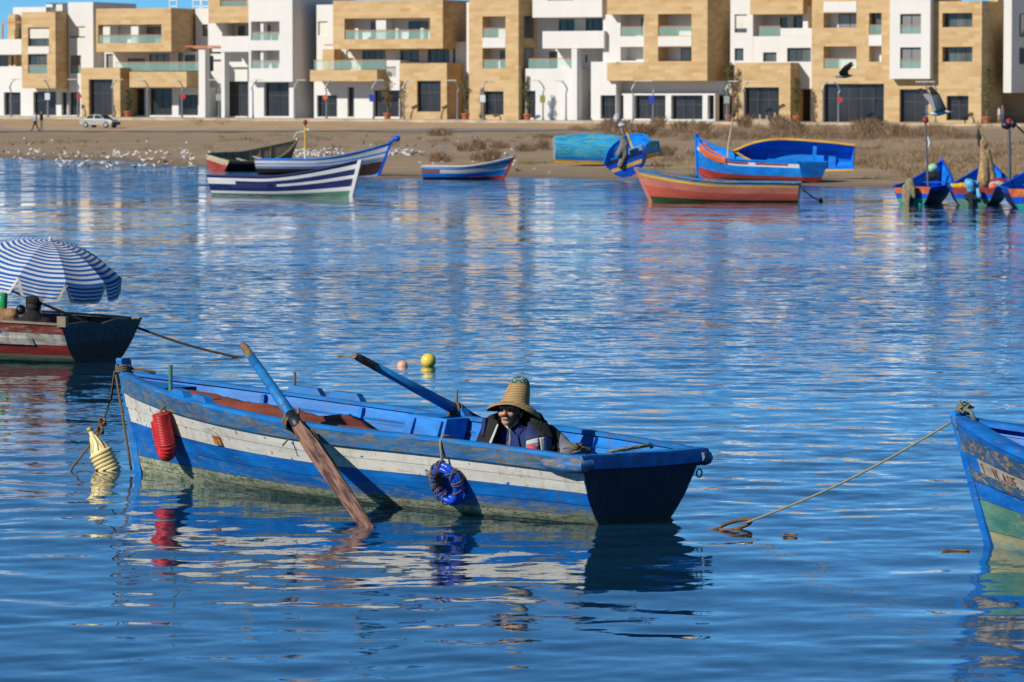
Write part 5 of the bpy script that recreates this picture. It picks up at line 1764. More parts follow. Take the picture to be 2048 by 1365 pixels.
CREAMP = plain('cream_pole', (0.55, 0.48, 0.34), .7, .15, 5, .1)
LINE = plain('thin_dark_line', (0.07, 0.06, 0.05), .9, .1)

# --- navy and white striped boat, bow to the right
loc, psi, Lb = boat_from_px((437, 389), (703, 393))
h = Hull(Lb, 1.5, .62, .60, 1.16, rake=.30, keel=-.15, bt=.72, pb=.7, srake=.1, bow_up=1.7)
make_boat('fishing_boat', 'navy blue boat with bold white stripes and white bow post, afloat', h, loc, psi,
          [(0, .26, FGREEN), (.26, .37, FWHITE), (.37, .555, FNAVY), (.56, .655, FNAVY, 0, .52), (.56, .655, FWHITE, .52, 1), (.66, .80, FNAVY, .22, 1), (.66, .80, FWHITE, 0, .22), (.80, .92, FWHITE), (.92, 1, FNAVY)],
          FNAVY, FNAVY, transom=[(0, .35, FGREEN), (.35, 1, FNAVY)], stem=FWHITE, floor=FDARK, thw=[(.3, .42, .2, FNAVY), (.6, .5, .2, FNAVY)], stem_kw=dict(ext=.02, wid=.07, fwd=.06), group='boats along the shore')

# --- boat with yellow mast behind it
loc, psi, Lb = boat_from_px((520, 352), (738, 354), .03)
h = Hull(Lb, 1.55, .62, .62, 1.30, rake=.38, keel=-.05, bt=.75, pb=.75, bow_up=1.8)
bt2 = make_boat('fishing_boat', 'blue and white beached boat with blue knob at the bow and red-topped mast', h, loc + Vector((0, 0, .05)), psi + 13,
          [(0, .45, FDARK), (.45, .60, P_('far_grey_blue', (0.16, 0.22, 0.33))), (.60, .70, FWHITE), (.70, .76, FB), (.76, .93, FWHITE), (.93, 1, FB)], FB, FB,
          transom=[(0, .5, FDARK), (.5, 1, FWHITE)], stem=FBD, floor=FDARK, thw=[(.35, .45, .2, FB), (.6, .5, .2, FB)], group='boats along the shore', stem_kw=dict(ext=.05, wid=.05))
MB().ball((h.L + h.rake * h.zg(1) + .22, 0, h.zg(1) + .17), (.17, .13, .13), 14).tube([(h.L + h.rake * h.zg(1) - .1, 0, h.zg(1)), (h.L + h.rake * h.zg(1) + .2, 0, h.zg(1) + .15)], .06, 8).build('bow_knob', FBD, bt2, True)
p = bt2.matrix_world.inverted() @ at_y(622, 330, bt2.location.y + .4)
ms = MB().tube([(p.x, 0, .1), (p.x, 0, .95)], .045, 8).build('mast_foot', FWHITE, bt2)
MB().tube([(p.x, 0, .95), (p.x, 0, 1.95)], .042, 8).build('mast', FYEL, bt2)
MB().ball((p.x, 0, 2.12), .10, 12).tube([(p.x, 0, 1.95), (p.x, 0, 2.2)], .03, 6).build('mast_light', FRED, bt2, True)
MB().tube([(p.x, 0, 1.75), (p.x - .35, 0, 1.70), (p.x - .48, 0, 1.45)], [.02, .03, .02], 6).tube([(p.x, 0, 1.85), (p.x + .16, 0, 1.8)], [.02, .06], 8).build('streamer', plain('pale_plastic', (0.6, 0.62, 0.58), .6, .1), bt2)

# --- derelict open boat, bow away to the right
loc, psi, Lb = boat_from_px((432, 345), (568, 331), 0.02)
h = Hull(4.9, 1.75, .62, .62, 1.35, rake=.25, keel=-.10, bt=.78, pb=.8, bow_up=1.7)
make_boat('fishing_boat', 'weathered grey open boat with red transom stranded left of the mast boat', h, at_z(432, 343, .0), 54,
          [(0, .45, FDARK), (.45, .85, FDARK), (.85, 1, FGREYW)], FGREYW, FGREYW, transom=[(0, .68, FRED), (.68, 1.0, FCREAM)], roll=13, stem=FCREAM, floor=FGREYW,
          thw=[(.2, .42, .2, FCREAM), (.42, .42, .2, FCREAM), (.64, .5, .22, FCREAM)], ribs=(.1, .2, .3, .4, .5, .6, .7, .8), ribmat=FGREYW, group='boats along the shore')

# --- white, blue and red boat
loc, psi, Lb = boat_from_px((848, 358), (1008, 358), .02)
h = Hull(Lb, 1.3, .50, .48, .86, rake=.48, keel=-.05, bt=.75, pb=.7, bow_up=1.7)
wb = make_boat('fishing_boat', 'small white and blue boat with red bow post lying alone on the beach edge', h, loc, psi - 6,
          [(0, .22, FRED), (.22, .50, FB), (.50, .76, FWHITE, .22, 1), (.50, .76, P_('far_brown', (0.25, 0.09, 0.08)), 0, .22), (.76, .88, FB), (.88, 1, FWHITE)], FRED, FWHITE, transom=[(0, .5, FRED), (.5, 1, FB)], stem=FRED, floor=FDARK,
          thw=[(.35, .47, .16, FRED), (.6, .5, .16, FRED)], group='boats along the shore', stem_kw=dict(ext=.05, wid=.05))

# --- upturned blue boat
h = Hull(4.6, 1.6, .55, .5, .85, rake=.2, keel=-.16, bt=.8, pb=.6)
c = at_z(1112, 331, .2)
make_boat('fishing_boat', 'patchy turquoise boat lying on its side with its bottom to the water', h, c + Vector((0, .5, 1.0)), 4,
          [(0, .16, FMIX), (.16, .36, FMIX), (.36, .58, FMIX), (.58, .8, FB), (.8, .93, FYEL), (.93, 1, FYEL)], FB, FYEL, roll=-128, group='boats along the shore', stem=FB)

# --- small cluttered boat tilted, stern to the water
h = Hull(3.5, 1.8, .66, .64, .98, rake=.2, keel=-.16, bt=.88, pb=.5, ptr=.36, n=3.6, tm=.5)
c = at_z(1262, 362, .02)
cb = make_boat('fishing_boat', 'blue and yellow boat tilted on the sand with its stern towards the water', h, c + Vector((-.05, .35, .30)), 84,
          [(0, .45, FBD), (.45, .8, FBD), (.8, 1, FB)], FB, FB, transom=[(0, .45, FBD), (.45, .62, FYEL), (.62, .82, FBD), (.82, 1, FNAVY)], roll=-20, pitch=8, stem=FYEL, floor=FDARK, floorz=.1,
          thw=[(.12, .45, .2, FGREYW), (.3, .45, .16, FCREAM), (.55, .5, .2, FB)], group='boats along the shore')
MB().box((.4, -.75, .35), (.95, -.2, .75)).build('engine_box', plain('pale_blue_box', (0.22, 0.34, 0.50), .6, .1), cb)
NET = plain('grey_net', (0.21, 0.19, 0.16), .95, .35, 9, .6, bdist=.05)
nb = blob('fishing_net', [(((-.12, 0, .1), .12), ((.05, 0, .55), .13)), (((.05, 0, .5), .14), ((.0, .05, .95), .15)), (((-.2, -.1, .5), .12), ((-.05, 0, .8), .12)), (((.1, 0, .9), .12), ((-.05, 0, 1.15), .08))], NET, None, .035, iters=2)
q = at_y(1247, 336, c.y + .25)
nb.location = (q.x, q.y, q.z)
tag(nb, 'grey fishing net hung over the tilted blue and yellow boat', 'net')
ps = MB().tube([(.05, 0, 1.0), (-.12, 0, 1.65), (-.2, 0, 2.0)], [.03, .025, .015], 6).ball((-.05, 0, 1.62), (.16, .12, .09), 10).ball((-.25, 0, 1.9), (.14, .1, .18), 8).build('buoy_marker', plain('whitish_rag', (0.52, 0.50, 0.50), .9, .25, 8, .4), None, True)
ps.location = nb.location
tag(ps, 'marker pole with pale rags above the tilted boat', 'pole')

# --- pink boat afloat, bow to the left
loc, psi, Lb = boat_from_px((1597, 405), (1302, 404))
h = Hull(Lb, 1.55, .58, .60, 1.02, rake=.46, keel=-.14, bt=.78, pb=.7, bow_up=1.7)
make_boat('fishing_boat', 'faded pink boat with patchy blue rim moored in front of the beached boats', h, loc + Vector((0, .3, 0)), psi,
          [(0, .27, FWEED), (.27, .55, FSALMON), (.55, .80, FPINK), (.80, .88, FYEL), (.88, 1, FRIM)], FPINK, FRIM, transom=[(0, .27, FWEED), (.27, .8, FSALMON), (.8, 1, FRIM)], stem=FPINK, floor=FDARK,
          thw=[(.3, .4, .2, FPINK), (.6, .45, .2, FPINK)], group='boats along the shore', stem_kw=dict(ext=.01, wid=.04))
a, b_ = at_y(1606, 380, loc.y), at_z(1642, 402, 0.02)
o = MB().tube([a, a.lerp(b_, .6) + Vector((0, 0, -.05)), b_], .02, 6).ball(b_, (.06, .06, .12), 8).build('mooring_line', LINE, None)
tag(o, 'dark mooring line at the stern of the pink boat', 'rope')

# --- blue boat with tall bow
loc, psi, Lb = boat_from_px((1624, 365), (1419, 356), .06)
h = Hull(Lb, 1.5, .62, .64, 1.46, rake=.10, keel=-.16, bt=.8, pb=.7, bow_up=2.4)
tb = make_boat('fishing_boat', 'bright blue boat with tall bow, red and white rail and leaning mast', h, loc + Vector((0, 0, .12)), psi + 3,
          [(0, .30, FRED), (.30, .72, FB), (.72, .80, FWHITE), (.80, .90, FWHITE, 0, .08), (.80, .90, FRED, .08, .34), (.80, .90, FWHITE, .34, .40), (.80, .90, FRED, .40, .62), (.80, .90, FWHITE, .62, .70), (.80, .90, FB, .70, 1), (.90, 1, FB)], FB, FB,
          transom=[(0, .3, FRED), (.3, 1, FB)], stem=FB, floor=FDARK, thw=[(.25, .45, .2, FB), (.5, .5, .2, FB)], group='boats along the shore', stem_kw=dict(ext=.14, wid=.09, fwd=.09, aft=.1))
MB().tube([(h.L * .75, -.1, .3), (h.L * .745, -.1, 1.1), (h.L * .705, -.1, 2.25)], [.05, .045, .03], 8).build('mast', CREAMP, tb)
MB().ball((h.L * .70, -.1, 2.35), (.12, .1, .1), 8).ball((h.L * .68, -.1, 2.5), (.18, .08, .07), 8).build('mast_head', LINE, tb, True)
MB().tube([(h.L * .702, -.1, 2.3), (h.L * .69, -.1, 3.0)], .012, 5).ball((h.L * .69, -.1, 3.08), .075, 8).build('mast_light', FRED, tb, True)
V = []
for i in range(9):
    t = .93 - .33 * i / 8
    for j, q in enumerate((1.03, .98, .88, .74 + .03 * math.sin(i * 2))):
        V.append(h.pt(t, min(q, 1.0), 1, .05 + .01 * math.sin(3 * i + j)) + Vector((0, -.25 if j == 0 else 0, .03 if j < 2 else 0)))
o = mk('orange_tarpaulin', V, [(i * 4 + j, i * 4 + j + 1, i * 4 + j + 5, i * 4 + j + 4) for i in range(8) for j in range(3)], FORANGE, None, True)
o.matrix_world = tb.matrix_world.copy()
tag(o, 'orange tarpaulin draped over the bow side of the tall-bowed blue boat', 'tarpaulin')

# --- boat on its side showing its inside
h = Hull(4.4, 1.18, .62, .60, .72, rake=.1, keel=-.2, bt=.84, pb=.55, tm=.5, n=2.6)
c = at_z(1722, 360, .12)
sb = make_boat('fishing_boat', 'blue boat with yellow rim lying on its side, its inside towards the water', h, c + Vector((-.10, 3.0, .66)), 177,
          [(0, .5, FDARK), (.5, .9, FDARK), (.9, 1, FYEL)], FB, FYEL, transom=[(0, 1, FDARK)], roll=-78, pitch=3, stem=FYEL, ribs=(.12, .45, .78), ribmat=FB, thw=[(.33, .4, .14, FB)], group='boats along the shore')
MB().box((.6, -.4, -.12), (3.2, .4, -.06)).build('bottom_boards', FB, sb)

# --- three working boats at the right, sterns to the camera
def outboard(parent, cover, loc):
    e = empty('outboard_engine', loc, (0, 0, 0), None, None)
    return e
BLK = plain('engine_black', (0.02, 0.02, 0.025), .4, .2, 8, .1)
def stern_boat(label, x0, x1, yb, bowpx, tmats, hull, zs, wl_fix=0.0):
    a, b_ = at_z(x0, yb, 0), at_z(x1, yb, 0)
    W = (b_ - a).length
    ctr = (a + b_) / 2
    bow = at_y(bowpx, 330, ctr.y + 5.0)
    psi = math.degrees(math.atan2(5.0, bow.x - ctr.x))
    h = Hull(4.9, W * 1.62, zs, zs + .04, 1.22, rake=.25, keel=-.13, bt=.70, pb=.65, ptr=.30, pm=.24, bow_up=2.2)
    r = make_boat('fishing_boat', label, h, ctr, psi, hull, FB, FBD, transom=tmats, stem=FBD, floor=FDARK, thw=[(.35, .36, .2, FBD), (.62, .46, .2, FORANGE), (.8, .6, .25, FBD)], group='working boats on the right', ribs=(.3, .5, .7))
    return r, h
dark = [(0, .4, FDARK), (.4, .8, FNAVY), (.8, 1, FBD)]
wa, ha = stern_boat('orange, blue and teal sterned boat with covered outboard, left of the working boats', 1792, 1857, 410, 1884, [(0, .50, FTEAL), (.50, .74, FBD), (.74, 1, FORANGE)], dark, .50)
wb_, hb_ = stern_boat('red, blue and green sterned boat with outboard wrapped in blue sheet', 1908, 1985, 412, 1978, [(0, .52, FGREEN), (.52, .74, FBD), (.74, 1, FRED)], dark, .52)
wc, hc = stern_boat('orange and blue boat with yellow lettering cut by the picture edge', 2022, 2112, 418, 2082, [(0, .38, FTEAL), (.38, .68, FBD), (.68, 1, FORANGE)], dark, .56)
# lettering on the third stern
V = []; Fc = []
M_Y = plain('yellow_letter', (0.75, 0.42, 0.03), .6, .05)
p = hc.pt(0, .84, 1)
for k in range(5):
    tx = MB()
    y0 = p.y - .22 - k * .13
    tx.box((p.x - .012, y0 - .08, p.z + .05), (p.x - .006, y0, p.z + .07)); tx.box((p.x - .012, y0 - .08, p.z - .03), (p.x - .006, y0 - .06, p.z + .05)); tx.box((p.x - .012, y0 - .08, p.z - .05), (p.x - .006, y0, p.z - .03)); tx.build('letter', M_Y, wc)
#end
def engine(boat_, h_, label, cover_mat, net=False, dy=0.0):
    M = boat_.matrix_world
    root = empty('outboard_engine', M @ Vector((-.12, dy, 0)), boat_.rotation_euler, label, 'outboard engine')
    MB().box((-.06, -.06, -.45), (.08, .06, .42)).box((-.22, -.02, -.42), (.06, .02, -.36)).build('leg', BLK, root)
    MB().box((-.04, -.18, .20), (.16, .18, .34)).build('bracket', BLK, root)
    if net:
        cv = [(((0, 0, .66), .13), ((-.04, 0, .52), .18)), (((-.08, .13, .52), .09), ((-.10, .19, .08), .045)), (((-.1, -.11, .5), .09), ((-.12, -.15, .22), .045)), (((-.14, 0, .5), .08), ((-.16, .02, -.1), .03)), (((-.12, .08, .5), .08), ((-.16, .11, .0), .035))]
    else:
        cv = [(((0, 0, .50), .14), ((-.02, .02, .64), .15)), (((.1, -.16, .64), .09), ((.05, .10, .70), .10)), (((-.10, -.22, .46), .07), ((-.10, -.26, .28), .085))]
    blob('cover', cv, cover_mat, root, .03, iters=2)
    return root
engine(wa, ha, 'outboard engine under a drooping khaki net on the leftmost working boat', plain('khaki_net', (0.26, 0.22, 0.13), .95, .35, 8, .5, bdist=.04), True, .05)
engine(wb_, hb_, 'outboard engine wrapped in a light blue plastic sheet', plain('sky_blue_sheet', (0.10, 0.40, 0.75), .35, .6, 5, .5, bdist=.05), False, .06)
# masts
def mast(px, py0, py1, Y, r, mat, label, red=True, name='mast_pole'):
    a, b_ = at_y(px[0], py1, Y), at_y(px[1], py0, Y)
    root = empty(name, a, (0, 0, 0), label, 'mast')
    d = b_ - a
    MB().tube([(0, 0, 0), d], [r, r * .75], 8).build('pole', mat, root)
    if red: MB().lathe([(.05, 0), (.09, .04), (.09, .14), (.05, .18)], 10, Matrix.Translation(d)).build('lamp', FRED, root)
    return root, d
GREYP = plain('grey_pole', (0.10, 0.11, 0.12), .6, .15)
Yw = wa.location.y
r_, d_m = mast((1856, 1851), 246, 372, Yw + 1.6, .035, GREYP, 'thin grey mast with red lamp on the leftmost working boat')
MB().tube([d_m * .78 + Vector((.05, 0, 0)), d_m * .68 + Vector((.10, 0, 0)), d_m * .60 + Vector((.06, 0, 0))], [.02, .045, .02], 6).build('streamer', FWHITE, r_)
r_, d_m = mast((2019, 2018), 250, 372, Yw + 1.4, .06, GREYP, 'thick dark mast with red lamp near the picture edge', True)
MB().ball(d_m + Vector((-.08, 0, -.02)), (.16, .1, .12), 8).ball(d_m + Vector((.12, 0, .03)), (.10, .08, .14), 8).tube([d_m + Vector((.1, 0, .1)), d_m + Vector((.45, 0, -.25))], .03, 6).build('lamp_fitting', BLK, r_, True)
# net hung on a pole
bp_ = at_y(1972, 355, Yw + 2.2)
nb = blob('fishing_net', [(((-.1, 0, 0), .28), ((-.05, 0, .7), .20)), (((-.05, 0, .6), .2), ((-.18, 0, 1.25), .10)), (((.15, 0, .5), .14), ((.28, 0, .05), .16)), (((.05, 0, .9), .14), ((.22, 0, .4), .14)), (((.0, 0, 1.2), .1), ((-.15, 0, 1.4), .05))], plain('tan_net', (0.40, 0.27, 0.13), .95, .4, 7, .7, bdist=.06), None, .035, iters=2)
nb.location = bp_ + Vector((0, 0, -.1))
nb.scale = (.72, .8, .92)
tag(nb, 'tall heap of tan fishing net hanging on the middle working boat', 'net')
r_, d_m = mast((1966, 1957), 262, 345, Yw + 2.2, .03, LINE, 'dark stick holding up the tan net', False)
MB().add([d_m + Vector((-.02, 0, .15)), d_m + Vector((.10, 0, -.25)), d_m + Vector((.02, .02, -.45)), d_m + Vector((-.06, .02, -.2))], [(0, 1, 2, 3)]).tube([d_m + Vector((-.02, 0, .15)), d_m + Vector((.02, 0, -.45))], [.01, .06], 6).build('dark_flag', BLK, r_)
# clutter in the working boats
def clutter(px, py, Y, r, mat, label, name, cat):
    c = at_y(px, py, Y)
    caps = [(((-r[0] * .5, 0, -.02), r[1]), ((r[0] * .5, 0, 0), r[1] * .85)), (((0, 0, 0), r[1]), ((r[0] * .2, 0, r[1] * .5), r[1] * .6))]
    o = blob(name, caps, mat, None, max(.03, r[1] * .25), iters=2)
    o.location = c
    return tag(o, label, cat)
clutter(1922, 372, Yw + .7, (.5, .10), FYEL, 'yellow oilskin bundle on the gunwale of the middle working boat', 'oilskin_bundle', 'bundle')
clutter(1997, 366, Yw + 1.0, (.25, .16), FRED, 'red float beside a grey one in the working boats', 'round_float', 'float')
clutter(1994, 371, Yw + .8, (.25, .13), plain('grey_float', (0.4, 0.45, 0.52), .6, .1), 'grey float in front of the red one', 'round_float', 'float')
clutter(1988, 373, Yw + .6, (.12, .09), FORANGE, 'small orange crate-like bundle near the red float', 'bundle', 'bundle')
clutter(1866, 336, Yw + 3.6, (.10, .13), plain('pale_green_can', (0.35, 0.60, 0.38), .5, .1), 'pale green can in the bow of the leftmost working boat', 'jerry_can', 'can')
clutter(1867, 352, Yw + 3.2, (.25, .14), BLK, 'dark bundle under the bow of the leftmost working boat', 'bundle', 'bundle')
clutter(2035, 357, Yw + 3.0, (.08, .12), plain('lime_float', (0.6, 0.66, 0.12), .5, .1), 'lime yellow float at the right picture edge', 'round_float', 'float')

# ---------------------------------------------------------------- umbrella boat
c_near = at_z(152, 727, 0)
psi_u = 150
f_ = Vector((math.cos(R(psi_u)), math.sin(R(psi_u)), 0)); sb_ = Vector((f_.y, -f_.x, 0))
UR = paint('worn_red_plank', (0.22, 0.030, 0.028), .40, (0.28, 0.22, 0.15), grime=.5, col2=(0.28, 0.045, 0.04), chips=.10, chipcol=(0.4, 0.35, 0.28))
UW = paint('worn_white_plank', (0.55, 0.53, 0.46), .34, grime=.6, scratch=.4, scratchcol=(0.3, 0.1, 0.08), wearcol=(0.33, 0.28, 0.2), col2=(0.63, 0.6, 0.54), chips=.12, chipcol=(0.3, 0.08, 0.06), spots=(0.02, 0.12, 0.6), rust=.4)
UR2 = paint('red_plank', (0.34, 0.036, 0.030), .06, (0.22, 0.06, 0.05), chips=.03)
UG = paint('pale_green_bottom', (0.26, 0.27, 0.15), .2, (0.15, 0.17, 0.1), chips=.15, chipcol=(0.01, 0.13, 0.08), algae=(-.05, .07, (0.015, 0.07, 0.035)))
UT = paint('slate_transom', (0.065, 0.085, 0.105), .25, (0.05, 0.03, 0.03), chips=.12, grime=.7, grimecol=(0.03, 0.02, 0.015))
UT2 = paint('dark_maroon_transom', (0.065, 0.032, 0.028), .15, (0.03, 0.03, 0.03), chips=.03)
UWOOD = paint('bare_rail', (0.24, 0.19, 0.13), .3, (0.14, 0.10, 0.07), chips=.15, chipcol=(0.25, 0.05, 0.04))
h = Hull(5.0, 1.78, .455, .50, .8, rake=.25, keel=-.10, bt=.88, pb=.7, ptr=.36, srake=.12)
half_wl = h.pt(0, .10 / .555, 1).y
cu = c_near + sb_ * half_wl
ub = make_boat('fishing_boat', 'peeling red and white wooden boat under the striped parasol', h, cu, psi_u,
               [(0, .2, UG), (.2, .34, UG), (.34, .56, UR2), (.56, .68, UW), (.68, .80, UW), (.80, .985, UR)], UT2, UWOOD,
               transom=[(0, .30, UT2), (.30, .62, UT2), (.62, 1.0, UT)], tr_kw=dict(nu=12, top_fn=lambda u: .03 - .045 * math.exp(-(u * 5) ** 2) - .03 * u * u), stem=UWOOD, floor=M_DARKWOOD, thw=[(.3, .3, .2, UWOOD), (.55, .32, .2, UWOOD)], ribs=(.15, .3, .45), cap_kw=dict(out=.02, inn=.05, z0=-.004, z1=.02))
rp = h.pt(.45, .665, 1, .014)
strake(h, ub, .545, .685, 1, [UW, UW], .022, t0=.085, t1=.5, name='doubling_plank')
MB().box((-.07, -.03, 0), (.05, .03, .12), 0, Matrix.Translation(h.pt(0.0, .97, 1))).build('corner_post', UWOOD, ub)
# stern line
a = ub.matrix_world @ h.pt(0, .82, -1)
b_ = at_z(492, 718, -.02)
pts = [a.lerp(b_, k) + Vector((0, 0, -.035 * math.sin(math.pi * k))) for k in np.linspace(0, 1, 14)]
o = MB().tube(pts, .016, 7).build('mooring_rope', rope_mat('tarred_rope', (0.03, 0.028, 0.022), (0.13, 0.11, 0.07)), None, True)
tag(o, 'dark rope from the parasol boat stern sinking into the water', 'rope')
# bamboo pole
a, b_ = at_y(-40, 556, 47.4), at_y(166, 642, 46.9)
o = MB().tube([a, b_], [.014, .018], 7).build('bamboo_pole', wood('bamboo', (0.20, 0.15, 0.08), (0.36, 0.28, 0.15), 3), None, True)
tag(o, 'slanting bamboo pole resting on the parasol boat', 'pole')
# parasol
def stripes_mat():
    t = NT('striped_canvas')
    uv = t.n('ShaderNodeUVMap')
    sep = t.n('ShaderNodeSeparateXYZ')
    t.l(uv.outputs[0], sep.inputs[0])
    fr = t.math('FRACT', t.math('MULTIPLY', sep.outputs['Y'], 1.0))
    m = t.math('GREATER_THAN', fr, .50)
    n = t.noise(t.coords((1, 1, 1)), 6, 4)
    bl = t.mix(n, (0.005, 0.11, 0.44), (0.01, 0.15, 0.54))
    c = t.mix(m, (0.74, 0.76, 0.78), bl)
    t.l(c, t.p.inputs['Base Color'])
    t.p.inputs['Roughness'].default_value = .85
    # thin cloth lets a little light through
    tr = t.n('ShaderNodeBsdfTranslucent')
    t.l(c, tr.inputs[0])
    mx = t.n('ShaderNodeMixShader')
    mx.inputs[0].default_value = .18
    t.l(t.p.outputs[0], mx.inputs[1]); t.l(tr.outputs[0], mx.inputs[2]); t.l(mx.outputs[0], t.out.inputs[0])
    return t.mat
CANV = stripes_mat()
FRINGE = plain('cream_fringe', (0.62, 0.58, 0.50), .95, .15, 40, .4)
apex = at_y(100, 482, 47.2)
par = empty('parasol', apex, (R(9), R(9), R(5)), 'blue and white striped parasol with fringed flaps over the left boat', 'parasol')
RP, HP, NP = .90, .315, 10
def rib_pt(a, v): return Vector((RP * v * math.cos(a), RP * v * math.sin(a), -HP * (v ** 2.3) * .90 - HP * .10 * v))
def uvmesh(name, grid, uvs, mat, parent):
    nr, nc = len(grid), len(grid[0])
    V = [v for r_ in grid for v in r_]
    Fc = [(i * nc + j, i * nc + j + 1, (i + 1) * nc + j + 1, (i + 1) * nc + j) for i in range(nr - 1) for j in range(nc - 1)]
    o = mk(name, V, Fc, mat, parent, True)
    ul = o.data.uv_layers.new(name='UVMap')
    fl = [u for r_ in uvs for u in r_]
    for lp in o.data.loops: ul.data[lp.index].uv = fl[lp.vertex_index]
    return o
for k in range(NP):
    a0, a1 = 2 * math.pi * k / NP, 2 * math.pi * (k + 1) / NP
    grid, uvs = [], []
    for i in range(15):
        v = .012 + .988 * i / 14
        A, B_ = rib_pt(a0, v), rib_pt(a1, v)
        row, ur = [], []
        for j in range(7):
            u = j / 6
            p = A.lerp(B_, u)
            p.z -= .045 * v * math.sin(math.pi * u) * .6
            row.append(p); ur.append((u, v * 14.0))
        grid.append(row); uvs.append(ur)
    pn = uvmesh('canopy_panel', grid, uvs, CANV, par)
    grid, uvs = [], []
    A, B_ = rib_pt(a0, 1), rib_pt(a1, 1)
    mid = (A + B_) / 2
    outv = Vector((mid.x, mid.y, 0)).normalized()
    rngp = random.Random(k)
    for i in range(6):
        w = i / 5
        ins = .03 + .13 * w
        row, ur = [], []
        for j in range(9):
            u = ins + (1 - 2 * ins) * j / 8
            p = A.lerp(B_, u)
            p.z -= .045 * .6 * math.sin(math.pi * u) + .175 * w
            p += outv * (.03 * w + .012 * w * math.sin(j * 1.9 + k))
            row.append(p); ur.append((u, w * 4.0 + .1))
        grid.append(row); uvs.append(ur)
    fp = uvmesh('flap', grid, uvs, CANV, par)
    edge = [grid[i][0] for i in range(6)] + grid[5] + [grid[i][8] for i in range(5, -1, -1)]
    fm = MB()
    for i in range(len(edge) - 1):
        n_ = 6
        for q in range(n_):
            p = Vector(edge[i]).lerp(Vector(edge[i + 1]), (q + .5) / n_)
            c_ = Vector(grid[2][4])
            dr = (p - c_); dr.z = min(dr.z, -.02); dr.normalize()
            t_ = (Vector(edge[i + 1]) - Vector(edge[i])).normalized() * .006
            e = p + dr * rngp.uniform(.028, .04)
            fm.add([p - t_, p + t_, e + t_ * .5, e - t_ * .5], [(0, 1, 2, 3)])
    fm.build('fringe', FRINGE, fp)
    MB().tube([rib_pt(a0, v) + Vector((0, 0, -.008)) for v in np.linspace(.02, 1, 8)], .005, 5).build('rib', BLK, par)
MB().tube([(0, 0, .03), (0, 0, -1.38)], .015, 8).build('pole', FWHITE, par)
MB().ball((0, 0, .025), (.02, .02, .028), 10).build('finial', FWHITE, par, True)
# crew of that boat, seen from behind in the shade
DK = plain('dark_cloth', (0.009, 0.0085, 0.010), .9, .3, 9, .3)
q = at_y(68, 640, 46.45)
cr = empty('person', (q.x, q.y, .12), (0, 0, R(160)), 'person in dark clothes and cap sitting in the shade of the parasol', 'person')
zt = CAMZ - (597 - YH) * 46.45 / FPX - .12
blob('body', [(((0, .0, zt - .03), .082), ((0, -.01, zt - .06), .08)), (((0, -.03, zt - .10), .062), ((0, -.04, zt - .14), .05)), (((0, -.09, zt - .09), .012), ((0, -.085, zt - .06), .008)), (((-.085, 0, zt - .08), .015), ((-.083, 0, zt - .11), .01)), (((.085, 0, zt - .08), .015), ((.083, 0, zt - .11), .01)), (((0, .01, zt - .12), .06), ((0, .02, zt - .24), .065)), (((-.17, .02, zt - .30), .065), ((.17, .02, zt - .30), .065)), (((0, .02, zt - .3), .13), ((0, .02, .05), .15)), (((-.2, .02, zt - .3), .055), ((-.25, -.1, .15), .045)), (((.2, .02, zt - .3), .055), ((.25, -.1, .15), .045)), (((-.25, -.1, .15), .042), ((-.12, -.3, .12), .035)), (((.25, -.1, .15), .042), ((.12, -.3, .12), .035)), (((-.1, 0, .05), .08), ((-.15, -.4, .12), .06)), (((.1, 0, .05), .08), ((.15, -.4, .12), .06)), (((-.15, -.4, .12), .055), ((-.15, -.45, -.05), .045)), (((.15, -.4, .12), .055), ((.15, -.45, -.05), .045))], SKIN, cr, .013, iters=3)
blob('jacket', [(((-.17, .03, zt - .30), .085), ((.17, .03, zt - .30), .085)), (((0, .03, zt - .28), .15), ((0, .03, .06), .17)), (((-.2, .02, zt - .32), .075), ((-.25, -.1, .15), .06)), (((.2, .02, zt - .32), .075), ((.25, -.1, .15), .06)), (((0, .03, zt - .19), .09), ((0, .03, zt - .26), .11)), (((-.25, -.1, .15), .055), ((-.13, -.27, .12), .045)), (((.25, -.1, .15), .055), ((.13, -.27, .12), .045))], DK, cr, .016, iters=3)
MB().lathe([(.092, -.06), (.096, -.02), (.092, .02), (.07, .05), (.03, .065), (.005, .068)], 18, Matrix.Translation((0, .005, zt - .02))).build('cap', DK, cr, True)
MB().ball((0, .022, zt - .09), (.088, .082, .085), 16).build('hair', HAIR, cr, True)
# bag, black lid and green bottle in the boat
q = at_y(14, 634, 46.8)
o = blob('cloth_bag', [(((-.2, 0, -.05), .10), ((.05, 0, .02), .09)), (((-.1, 0, .02), .09), ((.08, 0, .03), .055)), (((-.25, 0, -.1), .1), ((.1, 0, -.1), .09))], plain('tan_bag_cloth', (0.34, 0.19, 0.09), .9, .3, 7, .5, bdist=.03), None, .02, iters=2)
o.location = q
tag(o, 'tan cloth bag lying beside the person under the parasol', 'bag')
q = at_y(42, 620, 46.85)
o = MB().ball((0, 0, 0), (.06, .05, .06), 14).build('black_pot', BLK, None, True)
o.location = q
tag(o, 'small round black pot on the tan bag', 'pot')
q = at_y(6, 606, 46.9)
gm = plain('green_bottle_plastic', (0.02, 0.30, 0.09), .15, .2, 8, .02)
o = empty('green_bottle', q + Vector((0, 0, -.08)), (R(4), R(5), 0), 'green plastic bottle at the left picture edge on the bag', 'bottle')
MB().lathe([(.038, 0), (.045, .02), (.045, .10), (.042, .14), (.044, .17), (.030, .23), (.014, .27), (.014, .30)], 16).build('body', gm, o, True)
MB().lathe([(.016, .295), (.016, .32), (.012, .325)], 12).build('cap', FRED, o, True)

